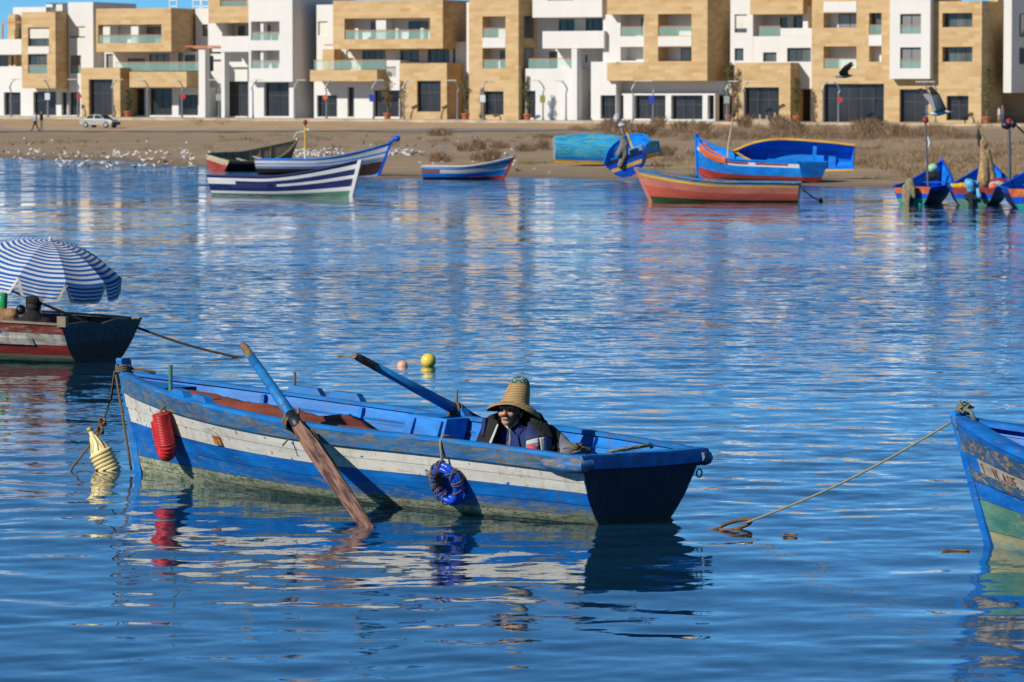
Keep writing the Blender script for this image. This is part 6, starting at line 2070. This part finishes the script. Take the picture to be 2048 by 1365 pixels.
# ---------------------------------------------------------------- blue bow entering at the right
bw2 = at_z(1981, 1094, 0)
psi_r = 124
fr_ = Vector((math.cos(R(psi_r)), math.sin(R(psi_r)), 0))
RBLUE = paint('royal_blue_worn', (0.004, 0.15, 0.60), .16, (0.25, 0.20, 0.13), (0.006, 0.20, 0.70), chips=.10, grime=.45, grimecol=(0.05, 0.09, 0.1), scratch=.3, scratchcol=(0.3, 0.26, 0.18))
RGREY = paint('grey_blue_worn', (0.06, 0.12, 0.20), .42, (0.30, 0.22, 0.12), (0.03, 0.14, 0.36), chips=.12, chipcol=(0.05, 0.16, 0.1))
RNAME = paint('cream_name_plank', (0.42, 0.38, 0.31), .30, (0.26, 0.21, 0.16), chips=.07, rust=.6)
RGREEN = paint('sea_green_bottom', (0.07, 0.25, 0.20), .22, (0.28, 0.28, 0.17), (0.14, 0.30, 0.22), chips=.06, algae=(.0, .10, (0.30, 0.29, 0.17)))
RGREEN2 = paint('pale_bottom', (0.31, 0.30, 0.17), .15, (0.2, 0.24, 0.14), chips=.12, chipcol=(0.02, 0.20, 0.18), algae=(-.06, .045, (0.01, 0.20, 0.26)))
h = Hull(5.0, 1.7, .50, .55, .84, rake=.42, keel=-.12, bt=.8, pb=.72, n=2.0, bow_up=1.5, tmid=.3)
rb = make_boat('rowing_boat', 'blue boat whose worn bow with painted name enters at the right', h, bw2 - fr_ * 5.0, psi_r,
               [(0, .24, RGREEN2), (.24, .46, RGREEN), (.46, .60, RBLUE), (.60, .67, RGREY), (.67, .79, RNAME, 0, .955), (.67, .79, RBLUE, .955, 1), (.79, .93, RGREY), (.93, 1, RBLUE)], RBLUE, RBLUE, stem=RBLUE, floor=M_DARKWOOD,
               thw=[(.4, .36, .2, RBLUE)], stem_kw=dict(ext=.05, wid=.04, fwd=.04, aft=.05, topw=1.2), offs={3: .022, 6: .020, 4: .006, 5: .007, 2: .004, 1: .003, 7: .012}, cap_kw=dict(out=.02, inn=.10))
# hand-painted name, stroke by stroke on the plank
GL = {'N': [((0, 0), (0, 1)), ((0, 1), (.6, 0)), ((.6, 0), (.6, 1))], 'A': [((0, 0), (.3, 1)), ((.3, 1), (.6, 0)), ((.15, .4), (.45, .4))], 'U': [((0, 1), (0, .1)), ((0, .1), (.6, .1)), ((.6, .1), (.6, 1))],
      'E': [((0, 0), (0, 1)), ((0, 1), (.5, 1)), ((0, .5), (.4, .5)), ((0, 0), (.5, 0))], '1': [((.3, 0), (.3, 1)), ((.3, 1), (.1, .8))], '0': [((0, 0), (.5, 0)), ((.5, 0), (.5, 1)), ((.5, 1), (0, 1)), ((0, 1), (0, 0))], '4': [((.4, 0), (.4, 1)), ((.4, 1), (0, .35)), ((0, .35), (.6, .35))], '.': [((.1, 0), (.2, .06))], ' ': []}
lm = plain('brown_lettering', (0.13, 0.06, 0.045), .9, .4, 30, .2)
lt = MB()
t_c = .945
for ch in '1  N.AUE. 40':
    lt = MB()
    for (x0, y0), (x1, y1) in GL[ch]:
        a = h.pt(t_c - x0 * .016, .685 + y0 * .07, 1, .010); b_ = h.pt(t_c - x1 * .016, .685 + y1 * .07, 1, .010)
        lt.tube([a, b_], .0045, 4)
    if ch != ' ': lt.build('letter', lm, rb)
    t_c -= .0125 if ch in '. ' else .0165
M2 = rb.matrix_world
pt = h.pt(1, 1, 1)
m = MB()
rk = random.Random(21)
for k in range(11):
    c = Vector((pt.x - .07, 0, pt.z + .075)) + Vector((rk.uniform(-.025, .025), rk.uniform(-.025, .025), rk.uniform(-.03, .04)))
    m.tube([c + Vector((rk.uniform(-.04, .04), rk.uniform(-.04, .04), rk.uniform(-.04, .04))) for _ in range(4)], .008, 5)
m.tube([(pt.x - .03, -.04, pt.z + .06), (pt.x - .02, .05, pt.z + .02), (pt.x - .06, .05, pt.z - .06)], .009, 6)
m.tube([(pt.x - .06, 0, pt.z + .07), (pt.x - .16, .02, pt.z + .07), (pt.x - .21, .02, pt.z + .0)], .015, 6)
o = m.build('rope_knot', rope_mat('grey_green_rope', (0.10, 0.11, 0.08), (0.30, 0.31, 0.24)), None, True)
o.matrix_world = M2.copy()
tag(o, 'frayed grey rope knot tied on the right-hand bow post', 'rope')
a = M2 @ Vector((pt.x + .03, .03, pt.z - .02))
b_ = at_z(1492, 1046, .045)
pts = [a.lerp(b_, k) + Vector((0, 0, -.05 * math.sin(math.pi * k))) for k in np.linspace(0, 1, 20)]
o = MB().tube(pts, .0085, 7).build('mooring_line', ROPE2, None, True)
tag(o, 'taut pale mooring line from the right-hand bow to the floating rope loop', 'rope')
e0, e1 = at_z(1440, 1058, .005), at_z(1502, 1043, .05)
dl = (e1 - e0)
sd = Vector((0, 1, 0)).cross(dl).normalized()
pts = []
for k in np.linspace(0, 2 * math.pi, 25):
    pts.append(e0.lerp(e1, .5 + .5 * math.cos(k)) + Vector((0, .05, .022)) * math.sin(k))
OR_ = rope_mat('orange_brown_rope', (0.13, 0.065, 0.028), (0.36, 0.20, 0.09))
m = MB().tube(pts, .013, 7, caps=False).tube([e0, e0 + Vector((-.10, -.02, -.015))], .014, 6).tube([e0.lerp(e1, .45) + Vector((0, -.05, -.02)), e0.lerp(e1, .7) + Vector((0, -.06, -.03))], .014, 6)
o = m.build('rope_loop', OR_, None, True)
tag(o, 'brown rope loop floating between the rowing boat and the right-hand bow', 'rope')
for i, (x0, x1, y_, lab) in enumerate(((1566, 1594, 1070, 'short brown rope scrap floating right of the rope loop'), (1884, 1938, 1102, 'brown rope piece floating before the right-hand bow'), (674, 708, 713, 'pale rope end drifting left of the far oar grip'))):
    a, b_ = at_z(x0, y_, .0), at_z(x1, y_, .0)
    o = MB().tube([a.lerp(b_, k) + Vector((0, .03 * math.sin(5 * k), .004)) for k in np.linspace(0, 1, 6)], .007 if i < 2 else .012, 6).build('rope_scrap', OR_ if i < 2 else ROPE2, None, True)
    tag(o, lab, 'rope')
# ---------------------------------------------------------------- gulls
def gull_mesh(name):
    mb = MB()
    # body, head, bill, wings, tail, legs (0 white, 1 grey, 2 dark, 3 yellow)
    rings = [(-.20, .012, .20), (-.12, .045, .205), (0, .075, .20), (.09, .070, .215), (.15, .045, .245)]
    V, Fc = [], []
    n = 10
    for x, r, z in rings:
        for k in range(n):
            a = 2 * math.pi * k / n
            V.append((x, r * math.cos(a), z + r * math.sin(a)))
    for i in range(len(rings) - 1):
        for k in range(n): Fc.append((i * n + k, i * n + (k + 1) % n, (i + 1) * n + (k + 1) % n, (i + 1) * n + k))
    mb.add(V, Fc, 0)
    mb.tube([(.13, 0, .235), (.17, 0, .30), (.185, 0, .335)], [.042, .032, .036], 8, 0)
    mb.ball((.195, 0, .345), (.042, .034, .034), 10, 0)
    mb.tube([(.23, 0, .34), (.285, 0, .328)], [.011, .004], 6, 3)
    for s in (1, -1):
        mb.add([(.09, s * .055, .26), (.07, s * .083, .215), (-.10, s * .07, .20), (-.22, s * .02, .21), (-.10, s * .04, .245)], [(0, 1, 2, 3, 4) if s > 0 else (4, 3, 2, 1, 0)], 1)
        mb.add([(-.18, s * .03, .225), (-.17, s * .045, .205), (-.31, s * .01, .20)], [(0, 1, 2) if s > 0 else (2, 1, 0)], 2)
        mb.tube([(0, s * .025, .14), (.005, s * .025, .0)], .006, 5, 3)
    mb.add([(-.18, -.035, .20), (-.18, .035, .20), (-.29, .03, .195), (-.29, -.03, .195)], [(0, 1, 2, 3)], 0)
    me = bpy.data.meshes.new(name)
    me.from_pydata(mb.v, [], mb.f)
    me.polygons.foreach_set('material_index', mb.m)
    me.polygons.foreach_set('use_smooth', [True] * len(me.polygons))
    return me
GW = plain('gull_white', (0.80, 0.80, 0.80), .8, .04, 9, 0)
GG = plain('gull_grey', (0.20, 0.22, 0.24), .8, .1, 9, 0)
GD = plain('gull_dark', (0.02, 0.02, 0.022), .8, .1, 9, 0)
GY = plain('gull_yellow', (0.55, 0.30, 0.05), .6, .1, 9, 0)
gme = gull_mesh('gull')
gme2 = gme.copy(); gme2.name = 'young_gull'
for m_ in (GW, GG, GD, GY): gme.materials.append(m_)
for m_ in (plain('gull_mottled', (0.33, 0.29, 0.24), .8, .3, 20, 0), plain('gull_brown', (0.14, 0.11, 0.085), .8, .2, 15, 0), GD, GY): gme2.materials.append(m_)
rg = random.Random(33)
spots = []
def scatter(x0, x1, y0, y1, n, grp, lab, labj):
    k = 0; tries = 0
    while k < n and tries < 4000:
        tries += 1
        px, py = rg.uniform(x0, x1), rg.uniform(y0, y1)
        w = at_z(px, py, .08)
        z = float(ground_z(w.x, w.y))
        if z < -.30: continue
        if any((w.x - a) ** 2 + ((w.y - b_) * .6) ** 2 < .05 for a, b_ in spots): continue
        spots.append((w.x, w.y))
        young = rg.random() < .22
        o = link_mesh('gull', gme2 if young else gme)
        o.location = (w.x, w.y, max(z, -.07))
        s = rg.uniform(.56, .74)
        o.scale = (s, s, s)
        o.rotation_euler = (0, R(rg.uniform(-4, 10)), rg.uniform(0, 6.28))
        tag(o, labj if young else lab, 'gull', grp)
        k += 1
L1, L1j = 'white gull standing at the water edge on the left flats', 'brown mottled gull among the white ones on the left flats'
L2, L2j = 'white gull in the dense flock behind the mast boat', 'brown mottled gull in the flock behind the mast boat'
scatter(62, 398, 309, 319, 66, 'gulls on the left flats', L1, L1j)
scatter(110, 395, 321, 334, 50, 'gulls on the left flats', L1, L1j)
scatter(0, 70, 306, 318, 10, 'gulls on the left flats', L1, L1j)
scatter(566, 690, 309, 323, 88, 'flock behind the mast boat', L2, L2j)
scatter(738, 850, 311, 322, 66, 'flock behind the mast boat', L2, L2j)

def flying_gull(px, py, Y, psi, roll, pitch, flap, label, scale=1.0, dark=False):
    c = at_y(px, py, Y)
    root = empty('flying_gull', c, (R(roll), R(pitch), R(psi)), label, 'gull')
    root.scale = (scale,) * 3
    b = MB()
    rings = [(-.26, .012), (-.16, .05), (0, .078), (.12, .066), (.2, .042), (.26, .045), (.31, .030), (.335, .012)]
    V, Fc = [], []
    for x, r in rings:
        for k in range(10):
            a = 2 * math.pi * k / 10
            V.append((x, r * math.cos(a), r * .95 * math.sin(a) - .01))
    for i in range(len(rings) - 1):
        for k in range(10): Fc.append((i * 10 + k, i * 10 + (k + 1) % 10, (i + 1) * 10 + (k + 1) % 10, (i + 1) * 10 + k))
    b.add(V, Fc).build('body', [GG if dark else plain('gull_pale', (0.62, 0.64, 0.66), .8, .06, 9, 0)], root, True)
    MB().tube([(.33, 0, -.01), (.40, 0, -.02)], [.012, .005], 6).build('bill', GY, root)
    MB().add([(-.22, -.03, 0), (-.22, .03, 0), (-.42, .075, .0), (-.44, 0, .0), (-.42, -.075, 0)], [(0, 1, 2, 3, 4)]).build('tail', GW, root)
    for s, (e1, e2) in zip((1, -1), flap):
        w = MB()
        pr = [(0.05, 0.0, .17, -.07), (.28, e1 * .30, .19, -.04), (.62, e1 * .30 + e2 * .36, .14, -.02), (.80, e1 * .30 + e2 * .55, .02, -.04)]
        pts = [(yy, zz, lead, tr) for (yy, zz, lead, tr) in pr]
        V = []
        for i, (yy, zz, lead, tr) in enumerate(pts):
            sw = -.10 * max(0, yy - .28) / .5
            V += [(lead + sw * 2, s * yy, zz + .02), (lead - .03 + sw * 2, s * yy, zz + .035), (tr - .06 + sw * 2, s * yy, zz + .02)]
        Fc, mi = [], []
        for i in range(3):
            for k in range(2):
                Fc.append((i * 3 + k, i * 3 + k + 1, (i + 1) * 3 + k + 1, (i + 1) * 3 + k)); mi.append(1 if i == 2 or dark else 0)
        o = mk('wing', V, Fc, [GG, GD], root, True, mi)
        md = o.modifiers.new('th', 'SOLIDIFY'); md.thickness = .012
    return root
flying_gull(1690, 152, 150, 176, 0, 4, ((.35, .35), (.35, .55)), 'dark winged gull gliding before the big tan house', 1.15, True)
flying_gull(1876, 226, 112, 4, -18, -6, ((1.0, 1.15), (-.1, .9)), 'large gull flapping with raised wing above the right-hand mast', 1.05)

# ---------------------------------------------------------------- people far off
def walker(px, py, psi, colt, coll, label, stride=.25, h=1.72, sit=False):
    w = at_z(px, py, .45)
    if sit is not None and sit: w = Vector(sit)
    z = float(ground_z(w.x, w.y)) if not sit else w.z
    root = empty('person', (w.x, w.y, z), (0, 0, R(psi)), label, 'person')
    k = h / 1.72
    caps = [(((0, 0, 1.62), .085), ((.01, 0, 1.56), .08)), (((0, 0, 1.5), .05), ((0, 0, 1.42), .06)), (((0, -.14, 1.36), .08), ((0, .14, 1.36), .08)), (((0, 0, 1.32), .15), ((0, 0, .95), .14)),
            (((0, -.19, 1.36), .06), ((-.06, -.24, 1.08), .05)), (((-.06, -.24, 1.08), .045), ((.10, -.22, .86), .04)), (((0, .19, 1.36), .06), ((.05, .24, 1.08), .05)), (((.05, .24, 1.08), .045), ((-.08, .22, .86), .04)),
            (((0, -.08, .92), .10), ((stride * .5, -.09, .50), .07)), (((stride * .5, -.09, .5), .065), ((stride, -.09, .07), .045)), (((stride, -.09, .06), .045), ((stride + .13, -.09, .04), .035)),
            (((0, .08, .92), .10), ((-stride * .3, .09, .5), .07)), (((-stride * .3, .09, .5), .065), ((-stride, .09, .10), .045)), (((-stride, .09, .08), .045), ((-stride + .12, .09, .04), .035))]
    caps = [((tuple(c * k for c in p0), r0), (tuple(c * k for c in p1), r1)) for (p0, r0), (p1, r1) in caps]
    def pf(c):
        if c.z > 1.47 * k: return 0
        if c.z > .93 * k: return 1
        return 2
    blob('body', caps, [SKIN, colt, coll], root, .03, iters=2, paintfn=pf)
    MB().ball((-.012, 0, 1.66 * k), (.092, .088, .075), 10).build('hair', HAIR, root, True)
    return root
walker(71, 264, 195, plain('pale_shirt', (0.35, 0.42, 0.55), .9, .1), DK, 'person in pale top walking with long stride on the track', .30)
walker(83, 264, 178, DK, plain('grey_trousers', (0.16, 0.16, 0.15), .9, .1), 'person in dark jacket walking close behind the other on the track', .10, 1.76)
for px, lab, m1, m2, hh in ((1998, 'person in white and blue top by the brown wall at the right', plain('white_blue_top', (0.45, 0.5, 0.6), .9, .3, 5), plain('ochre_trousers', (0.35, 0.2, 0.05), .9, .1), 1.6), (2005, 'person in brown coat and blue jeans by the brown wall at the right', plain('brown_coat', (0.2, 0.09, 0.05), .9, .1), plain('jeans', (0.06, 0.1, 0.22), .9, .1), 1.75)):
    s, _ = fac(px, 246, -4)
    walker(0, 0, 200, m1, m2, lab, .08, hh, sit=(s * _cp - 4 * _sp, 400 - s * _sp - 4 * _cp, float(pave_z(s * _cp)) - .004))

# ---------------------------------------------------------------- parked car
w = at_z(200, 259, .50)
car = empty('parked_car', (w.x, w.y, float(ground_z(w.x, w.y)) + .01), (0, 0, R(-28)), 'silver sedan standing on the sand before the tall tan portal', 'car')
SILV = plain('silver_paint', (0.42, 0.44, 0.42), .35, .04, 3, 0, .3)
CG = plain('car_glass', (0.03, 0.04, 0.045), .1, .1, 2, 0)
TY = plain('tyre_rubber', (0.025, 0.025, 0.025), .9, .1, 5, 0)
prof = [(-2.1, .35), (-2.12, .62), (-2.05, .85), (-1.55, .93), (-.95, 1.36), (-.2, 1.43), (.45, 1.38), (1.10, .95), (1.75, .85), (2.05, .70), (2.1, .42), (2.0, .28), (-2.0, .28)]
V = []
for s, ins in ((-1, 0), (1, 0)):
    for x, z in prof:
        y = s * (.84 - (.20 * max(0, z - .93) / .5))
        V.append((x, y, z))
n = len(prof)
Fc = [tuple(range(n)), tuple(reversed(range(n, 2 * n)))] + [(i, n + i, n + (i + 1) % n, (i + 1) % n) for i in range(n)]
o = mk('body', V, [tuple(reversed(f)) for f in Fc], SILV, car)
bv = o.modifiers.new('b', 'BEVEL'); bv.width = .06; bv.segments = 3
for s in (-1, 1):
    yy = s * .80
    for xs in ((-1.42, -.98, -.32, -.32), (-.24, -.24, .40, .98)):
        if xs[0] < -1: vs = [(-1.38, .95), (-.30, .95), (-.30, 1.35), (-.92, 1.31)]
        else: vs = [(-.22, .95), (.98, .95), (.44, 1.31), (-.22, 1.36)]
        A = [(x, s * (.845 - .20 * max(0, z - .93) / .5 + .004), z) for x, z in vs]
        B_ = [(x, s * (.845 - .20 * max(0, z - .93) / .5 - .02), z) for x, z in vs]
        MB().add(A + B_, [(0, 1, 2, 3), (7, 6, 5, 4), (0, 4, 5, 1), (1, 5, 6, 2), (2, 6, 7, 3), (3, 7, 4, 0)]).build('side_window', CG, car)
    for x in (-1.3, 1.3):
        wl = MB().lathe([(.31, -.1), (.32, -.08), (.32, .08), (.31, .1)], 20, Matrix.Translation((x, s * .76, .32)) @ Matrix.Rotation(R(90), 4, 'X')).build('wheel', TY, car)
        MB().lathe([(.19, -.02), (.19, .02), (.05, .03)], 14, Matrix.Translation((x, s * .865, .32)) @ Matrix.Rotation(R(90) * s, 4, 'X')).build('rim', SILV, wl)
    MB().ball((2.04, s * .58, .68), (.07, .17, .08), 10).build('headlight', FWHITE, car, True)
MB().add([(.50, -.62, 1.375), (1.08, -.74, .985), (1.08, .74, .985), (.50, .62, 1.375)], [(0, 1, 2, 3)]).add([(.50, -.62, 1.345), (1.08, -.74, .955), (1.08, .74, .955), (.50, .62, 1.345)], [(3, 2, 1, 0)]).build('windscreen', CG, car)
MB().box((2.06, -.75, .36), (2.14, .75, .56)).build('bumper', TY, car)
car.scale = (.86, .86, .86)

# concrete slab with stubs before the low portal
s0_, _ = fac(1548, 243, -9.6)
sl = empty('concrete_stub', (s0_ * _cp - 9.6 * _sp, 400 - s0_ * _sp - 9.6 * _cp, float(pave_z(s0_ * _cp)) - .45), (0, 0, -PHI), 'low concrete block with bare stubs before the low tan portal', 'block')
CONC = plain('pale_concrete', (0.40, 0.33, 0.24), .95, .2, 3, .3)
MB().box((-2.0, -.8, -.2), (2.0, .8, .75)).build('slab', CONC, sl)
for x in (-1.4, -.7, .1, .6, 1.3): MB().box((x, -.3, .752), (x + .16, -.14, 1.1 + .35 * ((x * 7) % 1))).build('stub', CONC, sl)

# ---------------------------------------------------------------- dry scrub, grass and litter on the shore
def blades(name, clumps, mat, seed, label, hgt=(.25, .6), wid=.03, lean=.6):
    rng = np.random.default_rng(seed)
    V, F_ = [], []
    for (px, py, rx, ry, n, hs) in clumps:
        for _ in range(n):
            a, r = rng.uniform(0, 6.28), rng.uniform(0, 1) ** .6
            w = at_z(px + rx * r * math.cos(a), py + ry * r * math.sin(a), .35)
            z = float(ground_z(w.x, w.y)) - .02
            if z < .02: continue
            hh = rng.uniform(*hgt) * hs * (1.1 - .5 * r)
            dx, dy = rng.normal(0, lean) * hh, rng.normal(0, lean) * hh
            b_ = rng.uniform(0, 3.14)
            cx, cy = math.cos(b_) * wid * hs, math.sin(b_) * wid * hs
            o = len(V)
            V += [(w.x - cx, w.y - cy, z), (w.x + cx, w.y + cy, z), (w.x + dx + cx * .3, w.y + dy, z + hh), (w.x + dx * .5 - cx * 1.5, w.y + dy * .5 - cy, z + hh * .6)]
            F_.append((o, o + 1, o + 2, o + 3))
    o = mk(name, V, F_, mat)
    return tag(o, label, kind='stuff')
DRY = plain('dry_scrub', (0.20, 0.13, 0.078), .95, .5, .6, 0)
OLV = plain('olive_scrub', (0.30, 0.215, 0.125), .95, .45, .5, 0)
GRN = plain('shore_grass', (0.20, 0.215, 0.085), .95, .4, .4, 0)
rq = random.Random(8)
cl = []
for _ in range(150): cl.append((rq.uniform(1190, 1960), rq.uniform(262, 282) , rq.uniform(14, 40), rq.uniform(2, 4), 120, rq.uniform(.35, .9)))
for _ in range(26): cl.append((rq.choice([rq.uniform(1205, 1270), rq.uniform(1270, 1420), rq.uniform(1480, 1620), rq.uniform(1720, 1800)]), rq.uniform(262, 276), rq.uniform(12, 26), 2.5, 380, rq.uniform(1.2, 1.9)))
for _ in range(120): cl.append((rq.uniform(1290, 2060), rq.uniform(292, 338), rq.uniform(14, 40), rq.uniform(2, 5), 70, rq.uniform(.25, .6)))
for x, y in ((880, 270), (1090, 275), (1155, 263), (1120, 278), (955, 294), (1000, 292), (1050, 296), (1085, 292), (935, 296), (965, 312), (985, 309), (880, 313), (1330, 303)): cl.append((x, y + 3, rq.uniform(14, 26), 2.2, 420, rq.uniform(.55, 1.0)))
for _ in range(60): cl.append((rq.uniform(-20, 1200), rq.uniform(277, 300), rq.uniform(6, 24), rq.uniform(1, 2.5), 50, rq.uniform(.3, .65)))
for _ in range(12): cl.append((rq.uniform(380, 470), rq.uniform(256, 261), rq.uniform(6, 18), 1, 40, .6))
blades('scrub', cl, DRY, 1, 'dry brown scrub growing on the sandy shore', (.25, .75), .014, .40)
cl = []
for _ in range(130): cl.append((rq.uniform(1300, 2060), rq.uniform(300, 348), rq.uniform(16, 44), rq.uniform(2, 5), 90, rq.uniform(.2, .5)))
for _ in range(60): cl.append((rq.uniform(1740, 2060), rq.uniform(285, 340), rq.uniform(16, 40), rq.uniform(2, 4), 110, rq.uniform(.35, .8)))
blades('undergrowth', cl, OLV, 2, 'olive brown undergrowth behind the beached boats', (.2, .6), .016, .45)
cl = []
for x0, x1, y, n in ((540, 700, 272, 20), (780, 880, 270, 18), (1000, 1100, 273, 10), (380, 480, 281, 8), (560, 640, 276, 8), (1040, 1110, 318, 12), (1290, 1400, 340, 10), (1400, 1520, 336, 8), (1750, 2000, 345, 14)):
    for _ in range(n): cl.append((rq.uniform(x0, x1), y + rq.uniform(-2, 3), rq.uniform(14, 30), 1.6, 70, .42))
blades('grass', cl, GRN, 3, 'low green grass patches on the shore', (.12, .35), .02, .4)
# litter
vs = MB()
for _ in range(170):
    px, py = rq.uniform(-20, 1150), rq.uniform(276, 312)
    if rq.random() < .25: px, py = rq.uniform(830, 1330), rq.uniform(318, 350)
    w = at_z(px, py, .3)
    z = float(ground_z(w.x, w.y))
    if z < .03: continue
    s = rq.uniform(.03, .09)
    M = Matrix.Translation((w.x, w.y, z + .03)) @ Euler((rq.uniform(-.4, .4), rq.uniform(-.4, .4), rq.uniform(0, 6))).to_matrix().to_4x4()
    vs.box((-s, -s * .6, -.02), (s, s * .6, s * .7), rq.choice([0, 0, 1, 2, 2, 2]), M)
o = vs.build('litter', [plain('litter_white', (0.6, 0.6, 0.58), .8, .1), plain('litter_blue', (0.05, 0.3, 0.55), .7, .1), plain('litter_brown', (0.16, 0.10, 0.06), .9, .2)])
tag(o, 'scattered bits of litter and stones on the sand', kind='stuff')
